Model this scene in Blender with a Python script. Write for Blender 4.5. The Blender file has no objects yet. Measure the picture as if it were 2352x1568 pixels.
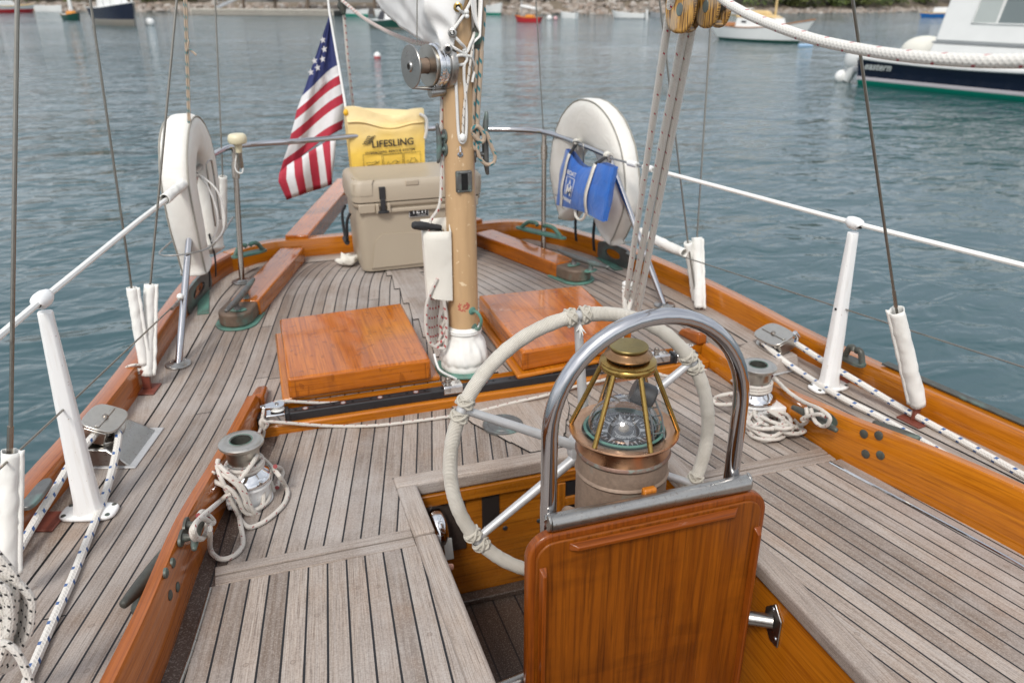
import bpy, bmesh, math, random
from mathutils import Vector, Matrix
from mathutils.noise import noise as pnoise
random.seed(7)
V = Vector
PI = math.pi
scene = bpy.context.scene
COL = scene.collection

# ------------------------------------------------------------------ camera
FPX = 1850.0                       # focal length for a 2352 px wide frame
TH, AL, HC = math.radians(23.4), math.radians(18.5), 1.2
CAM = V((0, 0, HC))
FW = V((math.sin(AL)*math.cos(TH), math.cos(AL)*math.cos(TH), -math.sin(TH)))
RT = V((math.cos(AL), -math.sin(AL), 0))
UP = RT.cross(FW)

def ray(x, y):
    return FW + RT*((x-1176)/FPX) - UP*((y-784)/FPX)
def at(x, y, z=0.0):               # measured spot -> point on the level z
    d = ray(x, y)
    return CAM + d*((z-HC)/d.z)
def atY(x, y, Y):
    d = ray(x, y)
    return CAM + d*(Y/d.y)
def atX(x, y, X):
    d = ray(x, y)
    return CAM + d*(X/d.x)

cam = bpy.data.cameras.new("camera")
co = bpy.data.objects.new("camera", cam)
COL.objects.link(co)
co.matrix_world = Matrix(((RT.x, UP.x, -FW.x, CAM.x), (RT.y, UP.y, -FW.y, CAM.y), (RT.z, UP.z, -FW.z, CAM.z), (0, 0, 0, 1)))
cam.sensor_width = 36.0
cam.lens = 36.0*FPX/2352
cam.clip_start, cam.clip_end = 0.05, 3000
cam.dof.use_dof = True
cam.dof.focus_distance = 1.75
cam.dof.aperture_fstop = 4.5
scene.camera = co

# ------------------------------------------------------------------ tagging
def tag(o, label, cat, group=None):
    o["label"] = label; o["category"] = cat
    if group: o["group"] = group
    return o
def empty(name, loc, label, cat, group=None):
    o = bpy.data.objects.new(name, None)
    o.empty_display_size = .05
    o.location = loc
    COL.objects.link(o)
    return tag(o, label, cat, group)

# ------------------------------------------------------------------ mesh builder
def frames(pts, closed=False):
    n = len(pts); T = []
    for i in range(n):
        a = pts[(i-1) % n] if (closed or i > 0) else pts[0]
        b = pts[(i+1) % n] if (closed or i < n-1) else pts[-1]
        t = b-a
        T.append(t.normalized() if t.length > 1e-9 else V((0, 0, 1)))
    ref = V((0, 0, 1)) if abs(T[0].z) < .9 else V((1, 0, 0))
    N = (ref-T[0]*ref.dot(T[0])).normalized()
    out = []
    for i in range(n):
        N = N-T[i]*N.dot(T[i])
        N = N.normalized() if N.length > 1e-6 else T[i].orthogonal().normalized()
        out.append((T[i], N, T[i].cross(N)))
    return out

def smooth(pts, k=6, closed=False):
    pts = [V(p) for p in pts]
    n = len(pts)
    if n < 3: return pts
    out = []
    seg = n if closed else n-1
    for i in range(seg):
        p1, p2 = pts[i], pts[(i+1) % n]
        p0 = pts[(i-1) % n] if (closed or i > 0) else p1*2-p2
        p3 = pts[(i+2) % n] if (closed or i < n-2) else p2*2-p1
        for j in range(k):
            t = j/k
            out.append(.5*((2*p1)+(p2-p0)*t+(2*p0-5*p1+4*p2-p3)*t*t+(3*p1-p0-3*p2+p3)*t**3))
    if not closed: out.append(pts[-1])
    return out

class MB:
    def __init__(s):
        s.v = []; s.f = []; s.uv = []; s.mi = []
    def vert(s, p):
        s.v.append(V(p)); return len(s.v)-1
    def face(s, idx, uv=None, m=0):
        s.f.append(tuple(idx)); s.mi.append(m)
        s.uv.append(uv if uv else [(0, 0)]*len(idx))
    def poly(s, pts, m=0, grain=None, off=None):
        """a flat face with planar UV; grain = direction of u"""
        pts = [V(p) for p in pts]
        n = V((0, 0, 0))
        for i in range(len(pts)):
            a, b = pts[i], pts[(i+1) % len(pts)]
            n += V(((a.y-b.y)*(a.z+b.z), (a.z-b.z)*(a.x+b.x), (a.x-b.x)*(a.y+b.y)))
        n = n.normalized() if n.length > 1e-12 else V((0, 0, 1))
        if grain is None:
            g = max(((pts[(i+1) % len(pts)]-pts[i]) for i in range(len(pts))), key=lambda e: e.length)
        else:
            g = V(grain)
        g = g-n*g.dot(n)
        if g.length < 1e-6: g = n.orthogonal()
        g.normalize(); w = n.cross(g)
        o = off if off is not None else V((0, 0, 0))
        ids = [s.vert(p) for p in pts]
        s.face(ids, [((p-o).dot(g), (p-o).dot(w)+n.x*1.7+n.y*.9) for p in pts], m)
    def hexa(s, lo, hi, m=0, grain=None):
        """lo, hi: matching polygons (counter-clockwise from above)"""
        n = len(lo)
        s.poly(hi, m, grain); s.poly(list(reversed(lo)), m, grain)
        for i in range(n):
            j = (i+1) % n
            s.poly([lo[i], lo[j], hi[j], hi[i]], m, None)
    def bx(s, x0, x1, y0, y1, z0, z1, m=0, M=None, grain=None):
        lo = [V((x0, y0, z0)), V((x1, y0, z0)), V((x1, y1, z0)), V((x0, y1, z0))]
        hi = [V((x0, y0, z1)), V((x1, y0, z1)), V((x1, y1, z1)), V((x0, y1, z1))]
        if M is not None:
            lo = [M @ p for p in lo]; hi = [M @ p for p in hi]
        s.hexa(lo, hi, m, grain)
    def grid(s, P, closeu=False, closev=False, m=0, uv=None, mf=None):
        """P[i][j] points; uv(i,j)"""
        nu, nv = len(P), len(P[0])
        ids = [[s.vert(p) for p in row] for row in P]
        for i in range(nu if closeu else nu-1):
            for j in range(nv if closev else nv-1):
                a, b = (i+1) % nu, (j+1) % nv
                u = uv or (lambda i, j: (i/max(1, nu-1), j/max(1, nv-1)))
                s.face((ids[i][j], ids[a][j], ids[a][b], ids[i][b]),
                       [u(i, j), u(i+1, j), u(i+1, j+1), u(i, j+1)], mf(i, j) if mf else m)
        return ids
    def tube(s, pts, r, n=10, m=0, caps=True, closed=False, vs=1.0):
        pts = [V(p) for p in pts]
        fr = frames(pts, closed)
        R = r if isinstance(r, (list, tuple)) else [r]*len(pts)
        L = [0]
        for i in range(1, len(pts)): L.append(L[-1]+(pts[i]-pts[i-1]).length)
        tot = L[-1]+((pts[0]-pts[-1]).length if closed else 0)
        P = [[p+(N*math.cos(2*PI*k/n)+B*math.sin(2*PI*k/n))*R[i] for k in range(n)] for i, (p, (T, N, B)) in enumerate(zip(pts, fr))]
        LL = L+[tot]
        ids = s.grid(P, closeu=closed, closev=True, m=m, uv=lambda i, j: (LL[i], j/n*vs))
        if caps and not closed:
            s.face(list(reversed(ids[0])), [(L[0], 0)]*n, m)
            s.face(ids[-1], [(tot, 0)]*n, m)
        return s
    def lathe(s, prof, M=None, n=32, m=0, arc=(0, 2*PI), caps=False):
        """prof [(r,z)] turned about the local z axis of M"""
        M = M or Matrix()
        full = abs(arc[1]-arc[0]-2*PI) < 1e-6
        k = n if full else n+1
        P = [[M @ V((max(r, 1e-5)*math.cos(arc[0]+(arc[1]-arc[0])*j/n), max(r, 1e-5)*math.sin(arc[0]+(arc[1]-arc[0])*j/n), z)) for j in range(k)] for r, z in prof]
        L = [0]
        for i in range(1, len(prof)): L.append(L[-1]+math.hypot(prof[i][0]-prof[i-1][0], prof[i][1]-prof[i-1][1]))
        rm = max(r for r, z in prof)
        P = [list(reversed(row)) for row in P]
        s.grid(P, closev=full, m=m, uv=lambda i, j: (j/n*2*PI*rm, L[min(i, len(L)-1)]))
        return s
    def sweep(s, prof, pts, m=0, caps=True, side=None):
        """prof [(a,z)]: a along the horizontal normal (left of travel), z up; closed profile"""
        pts = [V(p) for p in pts]
        n = len(pts); P = []; L = [0]
        for i in range(1, n): L.append(L[-1]+(pts[i]-pts[i-1]).length)
        Q = [0]
        k = len(prof)
        for j in range(k): Q.append(Q[-1]+math.hypot(prof[(j+1) % k][0]-prof[j][0], prof[(j+1) % k][1]-prof[j][1]))
        for i in range(n):
            t = pts[min(i+1, n-1)]-pts[max(i-1, 0)]
            t.z = 0; t.normalize()
            nn = V((-t.y, t.x, 0))
            P.append([pts[i]+nn*a+V((0, 0, z)) for a, z in prof])
        ids = s.grid(P, closev=True, m=m, uv=lambda i, j: (L[min(i, n-1)], Q[j]))
        if caps:
            s.face(list(reversed(ids[0])), None, m); s.face(ids[-1], None, m)
        return s
    def ball(s, c, r, n=12, m=0, M=None):
        c = V(c); R = V((r, r, r)) if not isinstance(r, (tuple, list, Vector)) else V(r)
        P = []
        for i in range(n+1):
            a = PI*i/n
            row = []
            for j in range(2*n):
                b = 2*PI*j/(2*n)
                q = V((R.x*max(math.sin(a), 1e-4)*math.cos(b), R.y*max(math.sin(a), 1e-4)*math.sin(b), R.z*math.cos(a)))
                row.append(c+(M @ q if M is not None else q))
            P.append(row)
        s.grid(P, closev=True, m=m)
        return s
    def disc(s, c, r, nrm, n=20, m=0, th=0.0):
        c = V(c); nrm = V(nrm).normalized()
        a = nrm.orthogonal().normalized(); b = nrm.cross(a)
        ring = [c+(a*math.cos(2*PI*k/n)+b*math.sin(2*PI*k/n))*r for k in range(n)]
        if th == 0:
            s.poly(ring, m)
        else:
            s.hexa([p-nrm*th for p in ring], ring, m)
        return s
    def text(s, body, M, size, m=0, sx=1.0, bold=0.0, align='CENTER', depth=0.0):
        cu = bpy.data.curves.new("t", 'FONT')
        cu.body = body; cu.size = size; cu.align_x = align; cu.align_y = 'CENTER'; cu.offset = bold; cu.resolution_u = 3
        ob = bpy.data.objects.new("t", cu)
        COL.objects.link(ob)
        dg = bpy.context.evaluated_depsgraph_get()
        me = bpy.data.meshes.new_from_object(ob.evaluated_get(dg))
        b0 = len(s.v)
        for v in me.vertices: s.v.append(M @ V((v.co.x*sx, v.co.y, v.co.z)))
        for p in me.polygons: s.face([b0+i for i in p.vertices], None, m)
        bpy.data.objects.remove(ob); bpy.data.curves.remove(cu); bpy.data.meshes.remove(me)
        return s
    def build(s, name, mats, parent=None, sharp=38, bevel=0, bseg=2, solid=0, subsurf=0, weld=True):
        me = bpy.data.meshes.new(name)
        org = V((0, 0, 0))
        if parent is not None:
            p = parent
            while p is not None:
                org = org+p.location; p = p.parent
        elif s.v:
            mn = V((min(v.x for v in s.v), min(v.y for v in s.v), min(v.z for v in s.v)))
            mx = V((max(v.x for v in s.v), max(v.y for v in s.v), max(v.z for v in s.v)))
            org = V(((mn.x+mx.x)/2, (mn.y+mx.y)/2, mn.z))
        me.from_pydata([tuple(v-org) for v in s.v], [], s.f)
        ul = me.uv_layers.new(name="UVMap")
        k = 0
        data = []
        for uv in s.uv:
            for a in uv: data += [a[0], a[1]]
        ul.data.foreach_set("uv", data)
        if not isinstance(mats, (list, tuple)): mats = [mats]
        for m in mats: me.materials.append(m)
        me.polygons.foreach_set("material_index", s.mi)
        me.polygons.foreach_set("use_smooth", [True]*len(s.f))
        if weld:
            bm = bmesh.new(); bm.from_mesh(me)
            bmesh.ops.remove_doubles(bm, verts=bm.verts, dist=2e-5)
            bmesh.ops.recalc_face_normals(bm, faces=bm.faces)
            bm.to_mesh(me); bm.free()
        me.update()
        if sharp < 180: me.set_sharp_from_angle(angle=math.radians(sharp))
        o = bpy.data.objects.new(name, me)
        if parent is None: o.location = org
        else: o.parent = parent
        COL.objects.link(o)
        if solid:
            md = o.modifiers.new("solid", 'SOLIDIFY'); md.thickness = solid; md.offset = 0
        if bevel:
            md = o.modifiers.new("bevel", 'BEVEL'); md.width = bevel; md.segments = bseg
            md.limit_method = 'ANGLE'; md.angle_limit = math.radians(38); md.use_clamp_overlap = True
        if subsurf:
            md = o.modifiers.new("sub", 'SUBSURF'); md.levels = subsurf; md.render_levels = subsurf
        return o

def axis_matrix(origin, z, x=None):
    z = V(z).normalized()
    x = V(x) if x is not None else (V((1, 0, 0)) if abs(z.x) < .9 else V((0, 1, 0)))
    x = (x-z*x.dot(z)).normalized(); y = z.cross(x); o = V(origin)
    return Matrix(((x.x, y.x, z.x, o.x), (x.y, y.y, z.y, o.y), (x.z, y.z, z.z, o.z), (0, 0, 0, 1)))

def interp(tab):
    xs = [a for a, b in tab]; ys = [b for a, b in tab]
    n = len(xs)
    d = [(ys[i+1]-ys[i])/(xs[i+1]-xs[i]) for i in range(n-1)]
    mm = [d[0]]+[(d[i-1]+d[i])/2 for i in range(1, n-1)]+[d[-1]]
    def f(x):
        if x <= xs[0]: return ys[0]+(x-xs[0])*mm[0]
        if x >= xs[-1]: return ys[-1]+(x-xs[-1])*mm[-1]
        i = max(k for k in range(n-1) if xs[k] <= x)
        h = xs[i+1]-xs[i]; t = (x-xs[i])/h
        return ((2*t**3-3*t*t+1)*ys[i]+(t**3-2*t*t+t)*h*mm[i]+(-2*t**3+3*t*t)*ys[i+1]+(t**3-t*t)*h*mm[i+1])
    return f

def copy_tree(o, parent=None):
    c = o.copy(); COL.objects.link(c)
    if parent is not None:
        c.parent = parent
    for ch in list(o.children): copy_tree(ch, c)
    return c

# ------------------------------------------------------------------ materials
class NT:
    def __init__(s, name):
        s.mat = bpy.data.materials.new(name); s.mat.use_nodes = True
        s.t = s.mat.node_tree; s.t.nodes.clear()
        s.out = s.t.nodes.new('ShaderNodeOutputMaterial')
    def n(s, kind, ins=None, **props):
        nd = s.t.nodes.new('ShaderNode'+kind)
        for k, v in props.items(): setattr(nd, k, v)
        for k, v in (ins or {}).items(): s.set(nd.inputs[k], v)
        return nd
    def set(s, sock, v):
        if isinstance(v, bpy.types.NodeSocket): s.t.links.new(v, sock)
        elif isinstance(v, (tuple, list)) and len(v) == 3 and sock.type == 'RGBA': sock.default_value = (*v, 1)
        else: sock.default_value = v
    def m(s, op, a, b=0.0, c=0.0, clamp=False):
        nd = s.n('Math', {0: a, 1: b, 2: c}, operation=op); nd.use_clamp = clamp
        return nd.outputs[0]
    def mix(s, f, a, b):
        nd = s.n('Mix', {'Factor': f}, data_type='RGBA')
        s.set(nd.inputs[6], a); s.set(nd.inputs[7], b)
        return nd.outputs[2]
    def mul(s, a, b):
        nd = s.n('Mix', {'Factor': 1.0}, data_type='RGBA', blend_type='MULTIPLY')
        s.set(nd.inputs[6], a); s.set(nd.inputs[7], b)
        return nd.outputs[2]
    def noise(s, vec, scale=5.0, detail=3.0, rough=.55, dist=0.0):
        ins = {'Scale': scale, 'Detail': detail, 'Roughness': rough, 'Distortion': dist}
        if vec is not None: ins['Vector'] = vec
        return s.n('TexNoise', ins).outputs[0]
    def ramp(s, f, stops):
        nd = s.n('ValToRGB', {'Fac': f})
        cr = nd.color_ramp
        while len(cr.elements) > 1: cr.elements.remove(cr.elements[-1])
        for i, (p, c) in enumerate(stops):
            e = cr.elements[0] if i == 0 else cr.elements.new(p)
            e.position = p
            c = (c, c, c) if isinstance(c, (int, float)) else c
            e.color = (*c, 1)
        return nd.outputs[0]
    def uv(s):
        u = s.n('TexCoord').outputs['UV']
        sp = s.n('SeparateXYZ', {0: u})
        return sp.outputs[0], sp.outputs[1]
    def obj(s): return s.n('TexCoord').outputs['Object']
    def pos(s): return s.n('NewGeometry').outputs['Position']
    def xyz(s, x, y, z=0.0): return s.n('CombineXYZ', {0: x, 1: y, 2: z}).outputs[0]
    def bump(s, h, strength=.3, dist=.002, nrm=None):
        ins = {'Height': h, 'Strength': strength, 'Distance': dist}
        if nrm is not None: ins['Normal'] = nrm
        return s.n('Bump', ins).outputs[0]
    def bsdf(s, base, rough=.5, metal=0.0, nrm=None, **kw):
        ins = {'Base Color': base, 'Roughness': rough, 'Metallic': metal}
        if nrm is not None: ins['Normal'] = nrm
        for k, v in kw.items(): ins[k.replace('_', ' ')] = v
        b = s.n('BsdfPrincipled', ins)
        s.t.links.new(b.outputs[0], s.out.inputs[0])
        return s.mat

def simple(name, col, rough=.5, metal=0.0, var=.12, scale=30.0, bump=.0, bscale=200.0, bdist=.001, **kw):
    t = NT(name); o = t.obj()
    f = t.noise(o, scale, 4)
    c = t.mix(f, tuple(x*(1-var) for x in col), tuple(min(1, x*(1+var)) for x in col))
    r = t.m('ADD', t.m('MULTIPLY', t.noise(o, scale*2.3, 3), rough*.4), rough*.8)
    nr = t.bump(t.noise(o, bscale, 3), bump, bdist) if bump else None
    return t.bsdf(c, r, metal, nr, **kw)

def teak_planks(name, pw=.046, seam=.0047, tint=(1, 1, 1), joint=4.2, plain=False, wet=False):
    t = NT(name)
    u, v = t.uv()
    if plain:
        idx = t.m('FLOOR', t.m('DIVIDE', v, .3)); fr = None; vm = v
    else:
        idx = t.m('FLOOR', v); fr = t.m('SUBTRACT', v, idx); vm = t.m('MULTIPLY', v, pw)
    rnd = t.n('TexWhiteNoise', {'W': t.m('ADD', idx, 3.37)}, noise_dimensions='1D').outputs[0]
    uo = t.m('ADD', u, t.m('MULTIPLY', rnd, 7.3))
    # butt joints along the plank
    jl = t.m('DIVIDE', uo, joint); ji = t.m('FLOOR', jl)
    jd = t.m('MULTIPLY', t.m('SUBTRACT', jl, ji), joint)
    rnd2 = t.n('TexWhiteNoise', {0: t.xyz(idx, ji, 1.7)}, noise_dimensions='3D').outputs[0]
    g1 = t.noise(t.xyz(t.m('MULTIPLY', uo, 9.0), t.m('MULTIPLY', vm, 420.0), idx), 1.0, 4, .6, .3)
    g2 = t.noise(t.xyz(t.m('MULTIPLY', uo, 2.2), t.m('MULTIPLY', vm, 60.0), t.m('MULTIPLY', idx, 3.1)), 1.0, 3, .55, .8)
    bl = t.noise(t.n('TexCoord').outputs['Object'], 5.5, 4, .6)
    base = t.mix(rnd2, (.205, .158, .125), (.435, .362, .305))
    c = t.mix(t.m('MULTIPLY', t.m('SUBTRACT', g1, .40, clamp=True), 3.0, clamp=True), base, (.115, .080, .060))
    c = t.mix(t.m('MULTIPLY', t.ramp(g2, [(.42, 0), (.68, 1)]), .45), c, (.40, .36, .33))
    c = t.mix(t.m('MULTIPLY', t.ramp(bl, [(.50, 0), (.72, 1)]), .45), c, (.28, .185, .125))
    fb = t.noise(t.n('TexCoord').outputs['Object'], 1.7, 5, .65)
    c = t.mix(t.m('MULTIPLY', t.ramp(fb, [(.46, 0), (.62, 1)]), .5), c, (.42, .39, .37))
    wp_ = t.noise(t.n('TexCoord').outputs['Object'], 2.6, 6, .62, .4)
    c = t.mix(t.m('MULTIPLY', t.ramp(wp_, [(.56, 0), (.72, 1)]), .38), c, (.14, .105, .085))
    c = t.mul(c, tuple(x for x in tint))
    sk = t.noise(t.n('TexCoord').outputs['Object'], 260, 2, .6)
    c = t.mix(t.m('MULTIPLY', t.ramp(sk, [(.52, 0), (.66, 1)]), .30), c, (.48, .43, .385))
    c = t.mix(t.m('MULTIPLY', t.ramp(sk, [(.36, 1), (.46, 0)]), .25), c, (.11, .085, .07))
    h = t.m('MULTIPLY', g1, .6)
    if not plain:
        sw = seam/pw
        ed = t.m('MINIMUM', fr, t.m('SUBTRACT', 1.0, fr))
        sm = t.m('LESS_THAN', ed, sw*.5)
        sj = t.m('LESS_THAN', jd, seam*.8)
        # plugs over the fastenings
        pu = t.m('DIVIDE', uo, .31); pi_ = t.m('FLOOR', pu)
        r3 = t.n('TexWhiteNoise', {0: t.xyz(idx, pi_, .3)}, noise_dimensions='3D').outputs[0]
        du = t.m('MULTIPLY', t.m('SUBTRACT', t.m('SUBTRACT', pu, pi_), t.m('ADD', .25, t.m('MULTIPLY', r3, .5))), .31)
        dv = t.m('MULTIPLY', t.m('SUBTRACT', fr, .5), pw)
        dd = t.m('SQRT', t.m('ADD', t.m('MULTIPLY', du, du), t.m('MULTIPLY', dv, dv)))
        plug = t.m('LESS_THAN', dd, .0052)
        rim = t.m('LESS_THAN', t.m('ABSOLUTE', t.m('SUBTRACT', dd, .0052)), .0007)
        pk_ = t.m('GREATER_THAN', r3, .55)
        c = t.mix(t.m('MULTIPLY', t.m('MULTIPLY', plug, pk_), .35), c, (.20, .145, .11))
        c = t.mix(t.m('MULTIPLY', t.m('MULTIPLY', rim, pk_), .45), c, (.10, .075, .06))
        s_all = t.m('MAXIMUM', sm, sj)
        c = t.mix(s_all, c, (.010, .010, .012))
        h = t.m('SUBTRACT', h, t.m('MULTIPLY', s_all, 1.2))
    r = .72
    if wet: r = .38
    nr = t.bump(h, .45, .0012)
    return t.bsdf(c, r, 0, nr)

def varnish(name, dark, mid, light, rough=.16, gs=1.0, flame=.5, coat=.8, drops=False):
    t = NT(name)
    u, v = t.uv()
    oi = t.n('ObjectInfo').outputs['Random']
    vo = t.m('ADD', v, t.m('MULTIPLY', oi, 3.0))
    g1 = t.noise(t.xyz(t.m('MULTIPLY', u, 5.0*gs), t.m('MULTIPLY', vo, 170.0*gs), oi), 1.0, 4, .62, .4)
    g2 = t.noise(t.xyz(t.m('MULTIPLY', u, 1.6*gs), t.m('MULTIPLY', vo, 22.0*gs), oi), 1.0, 4, .6, 1.6)
    c = t.mix(t.ramp(g2, [(.30, 0), (.70, 1)]), mid, light)
    c = t.mix(t.m('MULTIPLY', t.ramp(g1, [(.46, 0), (.72, 1)]), .75), c, dark)
    if flame:
        w = t.noise(t.xyz(t.m('MULTIPLY', u, 26.0), t.m('MULTIPLY', vo, 5.0), oi), 1.0, 3, .5, .6)
        w2 = t.noise(t.xyz(t.m('MULTIPLY', u, 3.0), t.m('MULTIPLY', vo, 4.0), 7.0), 1.0, 2)
        k = t.m('MULTIPLY', t.m('MULTIPLY', t.ramp(w, [(.45, 0), (.65, 1)]), t.ramp(w2, [(.45, 0), (.7, 1)])), flame*.45)
        c = t.mix(k, c, tuple(x*.55 for x in dark))
    o = t.obj()
    nr = t.bump(t.noise(o, 14.0, 3), .06, .004)
    nr = t.bump(g1, .05, .0006, nr)
    rr = t.m('ADD', t.m('MULTIPLY', t.noise(o, 22, 4), .14), rough-.05)
    if drops:
        vo_ = t.n('TexVoronoi', {'Vector': o, 'Scale': 34.0, 'Randomness': 1.0})
        sz = t.m('MULTIPLY', t.m('POWER', t.n('SeparateXYZ', {0: vo_.outputs['Color']}).outputs[0], 3.0), .30)
        d = t.m('SUBTRACT', sz, vo_.outputs['Distance'], clamp=True)
        nr = t.bump(t.m('MULTIPLY', d, 4.0, clamp=True), .5, .003, nr)
        st = t.noise(t.n('VectorMath', {0: o, 1: (24.0, 24.0, 8.0)}, operation='MULTIPLY').outputs[0], 1.0, 2, .4, 1.2)
        mask = t.m('MULTIPLY', t.m('GREATER_THAN', st, .655), .55)
        c = t.mix(mask, c, tuple(x*.6 for x in mid))
        nr = t.bump(t.ramp(st, [(.63, 0), (.68, 1)]), .3, .002, nr)
    return t.bsdf(c, rr, 0, nr, Coat_Weight=coat, Coat_Roughness=.07, Specular_IOR_Level=.25)

def metal(name, col, rough=.2, var=.25, scale=18.0, pit=0.0, pitcol=(.2, .15, .1)):
    t = NT(name); o = t.obj()
    f = t.noise(o, scale, 5, .65)
    c = t.mix(f, tuple(x*(1-var) for x in col), col)
    if pit:
        p = t.ramp(t.noise(o, scale*5, 4, .7), [(.58, 0), (.66, 1)])
        c = t.mix(t.m('MULTIPLY', p, pit), c, pitcol)
    r = t.m('ADD', t.m('MULTIPLY', f, rough*.8), rough*.6)
    return t.bsdf(c, r, 1.0, t.bump(t.noise(o, scale*4, 3), .03, .002))

def patina(name, brown=(.13, .085, .055), green=(.13, .30, .245), amt=.5, rough=.55, met=.35, scale=9.0):
    t = NT(name); o = t.obj()
    f = t.noise(o, scale, 5, .65)
    g = t.ramp(f, [(.62-amt*.35, 0), (.78-amt*.35, 1)])
    b2 = t.mix(t.noise(o, scale*7, 4), tuple(x*.65 for x in brown), tuple(x*1.35 for x in brown))
    g2 = t.mix(t.noise(o, scale*5, 4), tuple(x*.6 for x in green), tuple(x*1.25 for x in green))
    c = t.mix(g, b2, g2)
    mt = t.m('MULTIPLY', t.m('SUBTRACT', 1.0, g), met)
    return t.bsdf(c, t.m('ADD', rough-.1, t.m('MULTIPLY', f, .25)), mt, t.bump(t.noise(o, scale*9, 4), .25, .0015))

def rope_mat(name, base=(.56, .53, .48), fleck=None, period=.06, width=.16, lanes=3, skew=1.0, twist=False, dirty=.3, dia=.012, win=.55):
    t = NT(name)
    u, v = t.uv()
    # braid: two crossing helices of strands
    k = 1.0/(dia*.62)
    a = t.m('FRACT', t.m('ADD', t.m('MULTIPLY', u, k), t.m('MULTIPLY', v, 6.0 if not twist else 3.0)))
    b = t.m('FRACT', t.m('SUBTRACT', t.m('MULTIPLY', u, k), t.m('MULTIPLY', v, 6.0)))
    sa = t.m('SINE', t.m('MULTIPLY', a, 2*PI)); sb = t.m('SINE', t.m('MULTIPLY', b, 2*PI))
    h = sa if twist else t.m('MAXIMUM', sa, sb)
    d = t.noise(t.xyz(t.m('MULTIPLY', u, 40.0), t.m('MULTIPLY', v, 4.0), 0.0), 1.0, 3)
    c = t.mix(t.m('MULTIPLY', d, dirty), base, tuple(x*.55 for x in base))
    c = t.mix(t.m('MULTIPLY', t.m('LESS_THAN', h, -.1 if twist else .15), .18), c, tuple(x*.6 for x in base))
    if fleck:
        fa = t.m('FRACT', t.m('ADD', t.m('DIVIDE', u, period), t.m('MULTIPLY', v, skew)))
        fm = t.m('MULTIPLY', t.m('LESS_THAN', fa, width), t.m('LESS_THAN', t.m('FRACT', t.m('MULTIPLY', v, float(lanes))), win))
        c = t.mix(fm, c, fleck)
    return t.bsdf(c, .85, 0, t.bump(h, .32, dia*.10), Sheen_Weight=.15)

def cloth(name, col, rough=.85, wr=.5, wscale=7.0, weave=True, stain=(.46, .41, .33), st=.26):
    t = NT(name); o = t.obj()
    f = t.noise(o, wscale, 4, .5, .6)
    c = t.mix(t.m('MULTIPLY', t.ramp(t.noise(o, 6.0, 5, .6), [(.5, 0), (.75, 1)]), st*2), col, stain)
    nr = t.bump(f, wr, .012)
    if weave: nr = t.bump(t.noise(o, 700, 2), .12, .0006, nr)
    return t.bsdf(c, rough, 0, nr, Sheen_Weight=.1)

M = {}
M['teak'] = teak_planks('weathered_teak_planks')
M['teak_seat'] = teak_planks('weathered_seat_planks', joint=11.0)
M['teak_plain'] = teak_planks('weathered_teak_board', plain=True, tint=(1.02, 1.02, 1.02))
M['teak_cover'] = teak_planks('weathered_covering_board', plain=True, tint=(1.12, 1.14, 1.15))
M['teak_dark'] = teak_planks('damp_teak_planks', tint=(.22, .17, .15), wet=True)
M['teak_sole'] = teak_planks('oiled_sole_planks', pw=.07, tint=(.17, .13, .11), wet=True)
M['varnish'] = varnish('varnished_pine_rail', (.20, .052, .004), (.40, .118, .006), (.52, .175, .010), flame=.2, coat=.5)
M['varnish_red'] = varnish('red_rail_and_shaded_coaming', (.15, .036, .006), (.32, .082, .010), (.40, .115, .016), rough=.22, coat=.6)  # red varnish of the left rail; also the shaded tone of the left coaming
M['hatch'] = varnish('varnished_teak_hatch', (.17, .036, .002), (.37, .092, .004), (.52, .150, .007), drops=True, rough=.14, coat=.55, flame=.5)
M['mahogany'] = varnish('varnished_mahogany', (.050, .011, .001), (.150, .036, .002), (.27, .074, .004), rough=.42, flame=.8, coat=.06, gs=.7)
M['mahogany_edge'] = varnish('varnished_mahogany_trim', (.075, .015, .002), (.175, .038, .003), (.25, .062, .006), rough=.32, coat=.2)
M['oak_panel'] = varnish('varnished_oak_panel', (.10, .026, .003), (.32, .100, .007), (.42, .150, .013), rough=.25, gs=.7, flame=0)
M['steel'] = metal('polished_stainless', (.54, .54, .56), .11, .18)
M['steel_worn'] = metal('worn_stainless', (.46, .445, .42), .30, .35, 30, .5, (.16, .11, .08))
M['steel_brown'] = metal('tea_stained_stainless', (.40, .35, .30), .26, .3, 25, .5, (.16, .10, .06))
M['chrome'] = metal('chrome', (.78, .78, .79), .07, .12, 14, .25, (.35, .33, .30))
M['chrome_worn'] = metal('worn_chrome_bronze', (.60, .57, .52), .32, .3, 26, .35, (.30, .28, .23))
M['galv'] = simple('painted_alloy', (.50, .50, .50), .42, .35, .14, 60, .1)
M['brass'] = metal('brass', (.50, .33, .10), .26, .45, 22, .6, (.14, .10, .04))
M['copper'] = metal('copper', (.74, .43, .26), .30, .3, 20, .4, (.30, .17, .10))
M['bronze_tube'] = patina('weathered_bronze', (.27, .195, .145), (.20, .27, .24), .08, .55, .30, 14)
M['patina'] = patina('bronze_block', (.15, .105, .075), (.10, .20, .17), .22, .6, .2, 7)
M['verdigris'] = patina('verdigris', (.10, .13, .105), (.10, .235, .185), .75, .6, .15, 8)
M['bronze_dark'] = patina('dark_bronze', (.085, .085, .072), (.11, .17, .145), .30, .45, .4, 10)
M['bronze_grey'] = patina('grey_bronze', (.15, .15, .145), (.12, .20, .18), .30, .38, .6, 10)
M['red_iron'] = simple('red_lead_plate', (.17, .045, .028), .5, 0, .3, 60, .2)
M['mast'] = None
t = NT('white_enamel'); o_ = t.obj()
st_ = t.noise(t.n('VectorMath', {0: o_, 1: (60, 60, 5)}, operation='MULTIPLY').outputs[0], 1.0, 5, .65)
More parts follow.
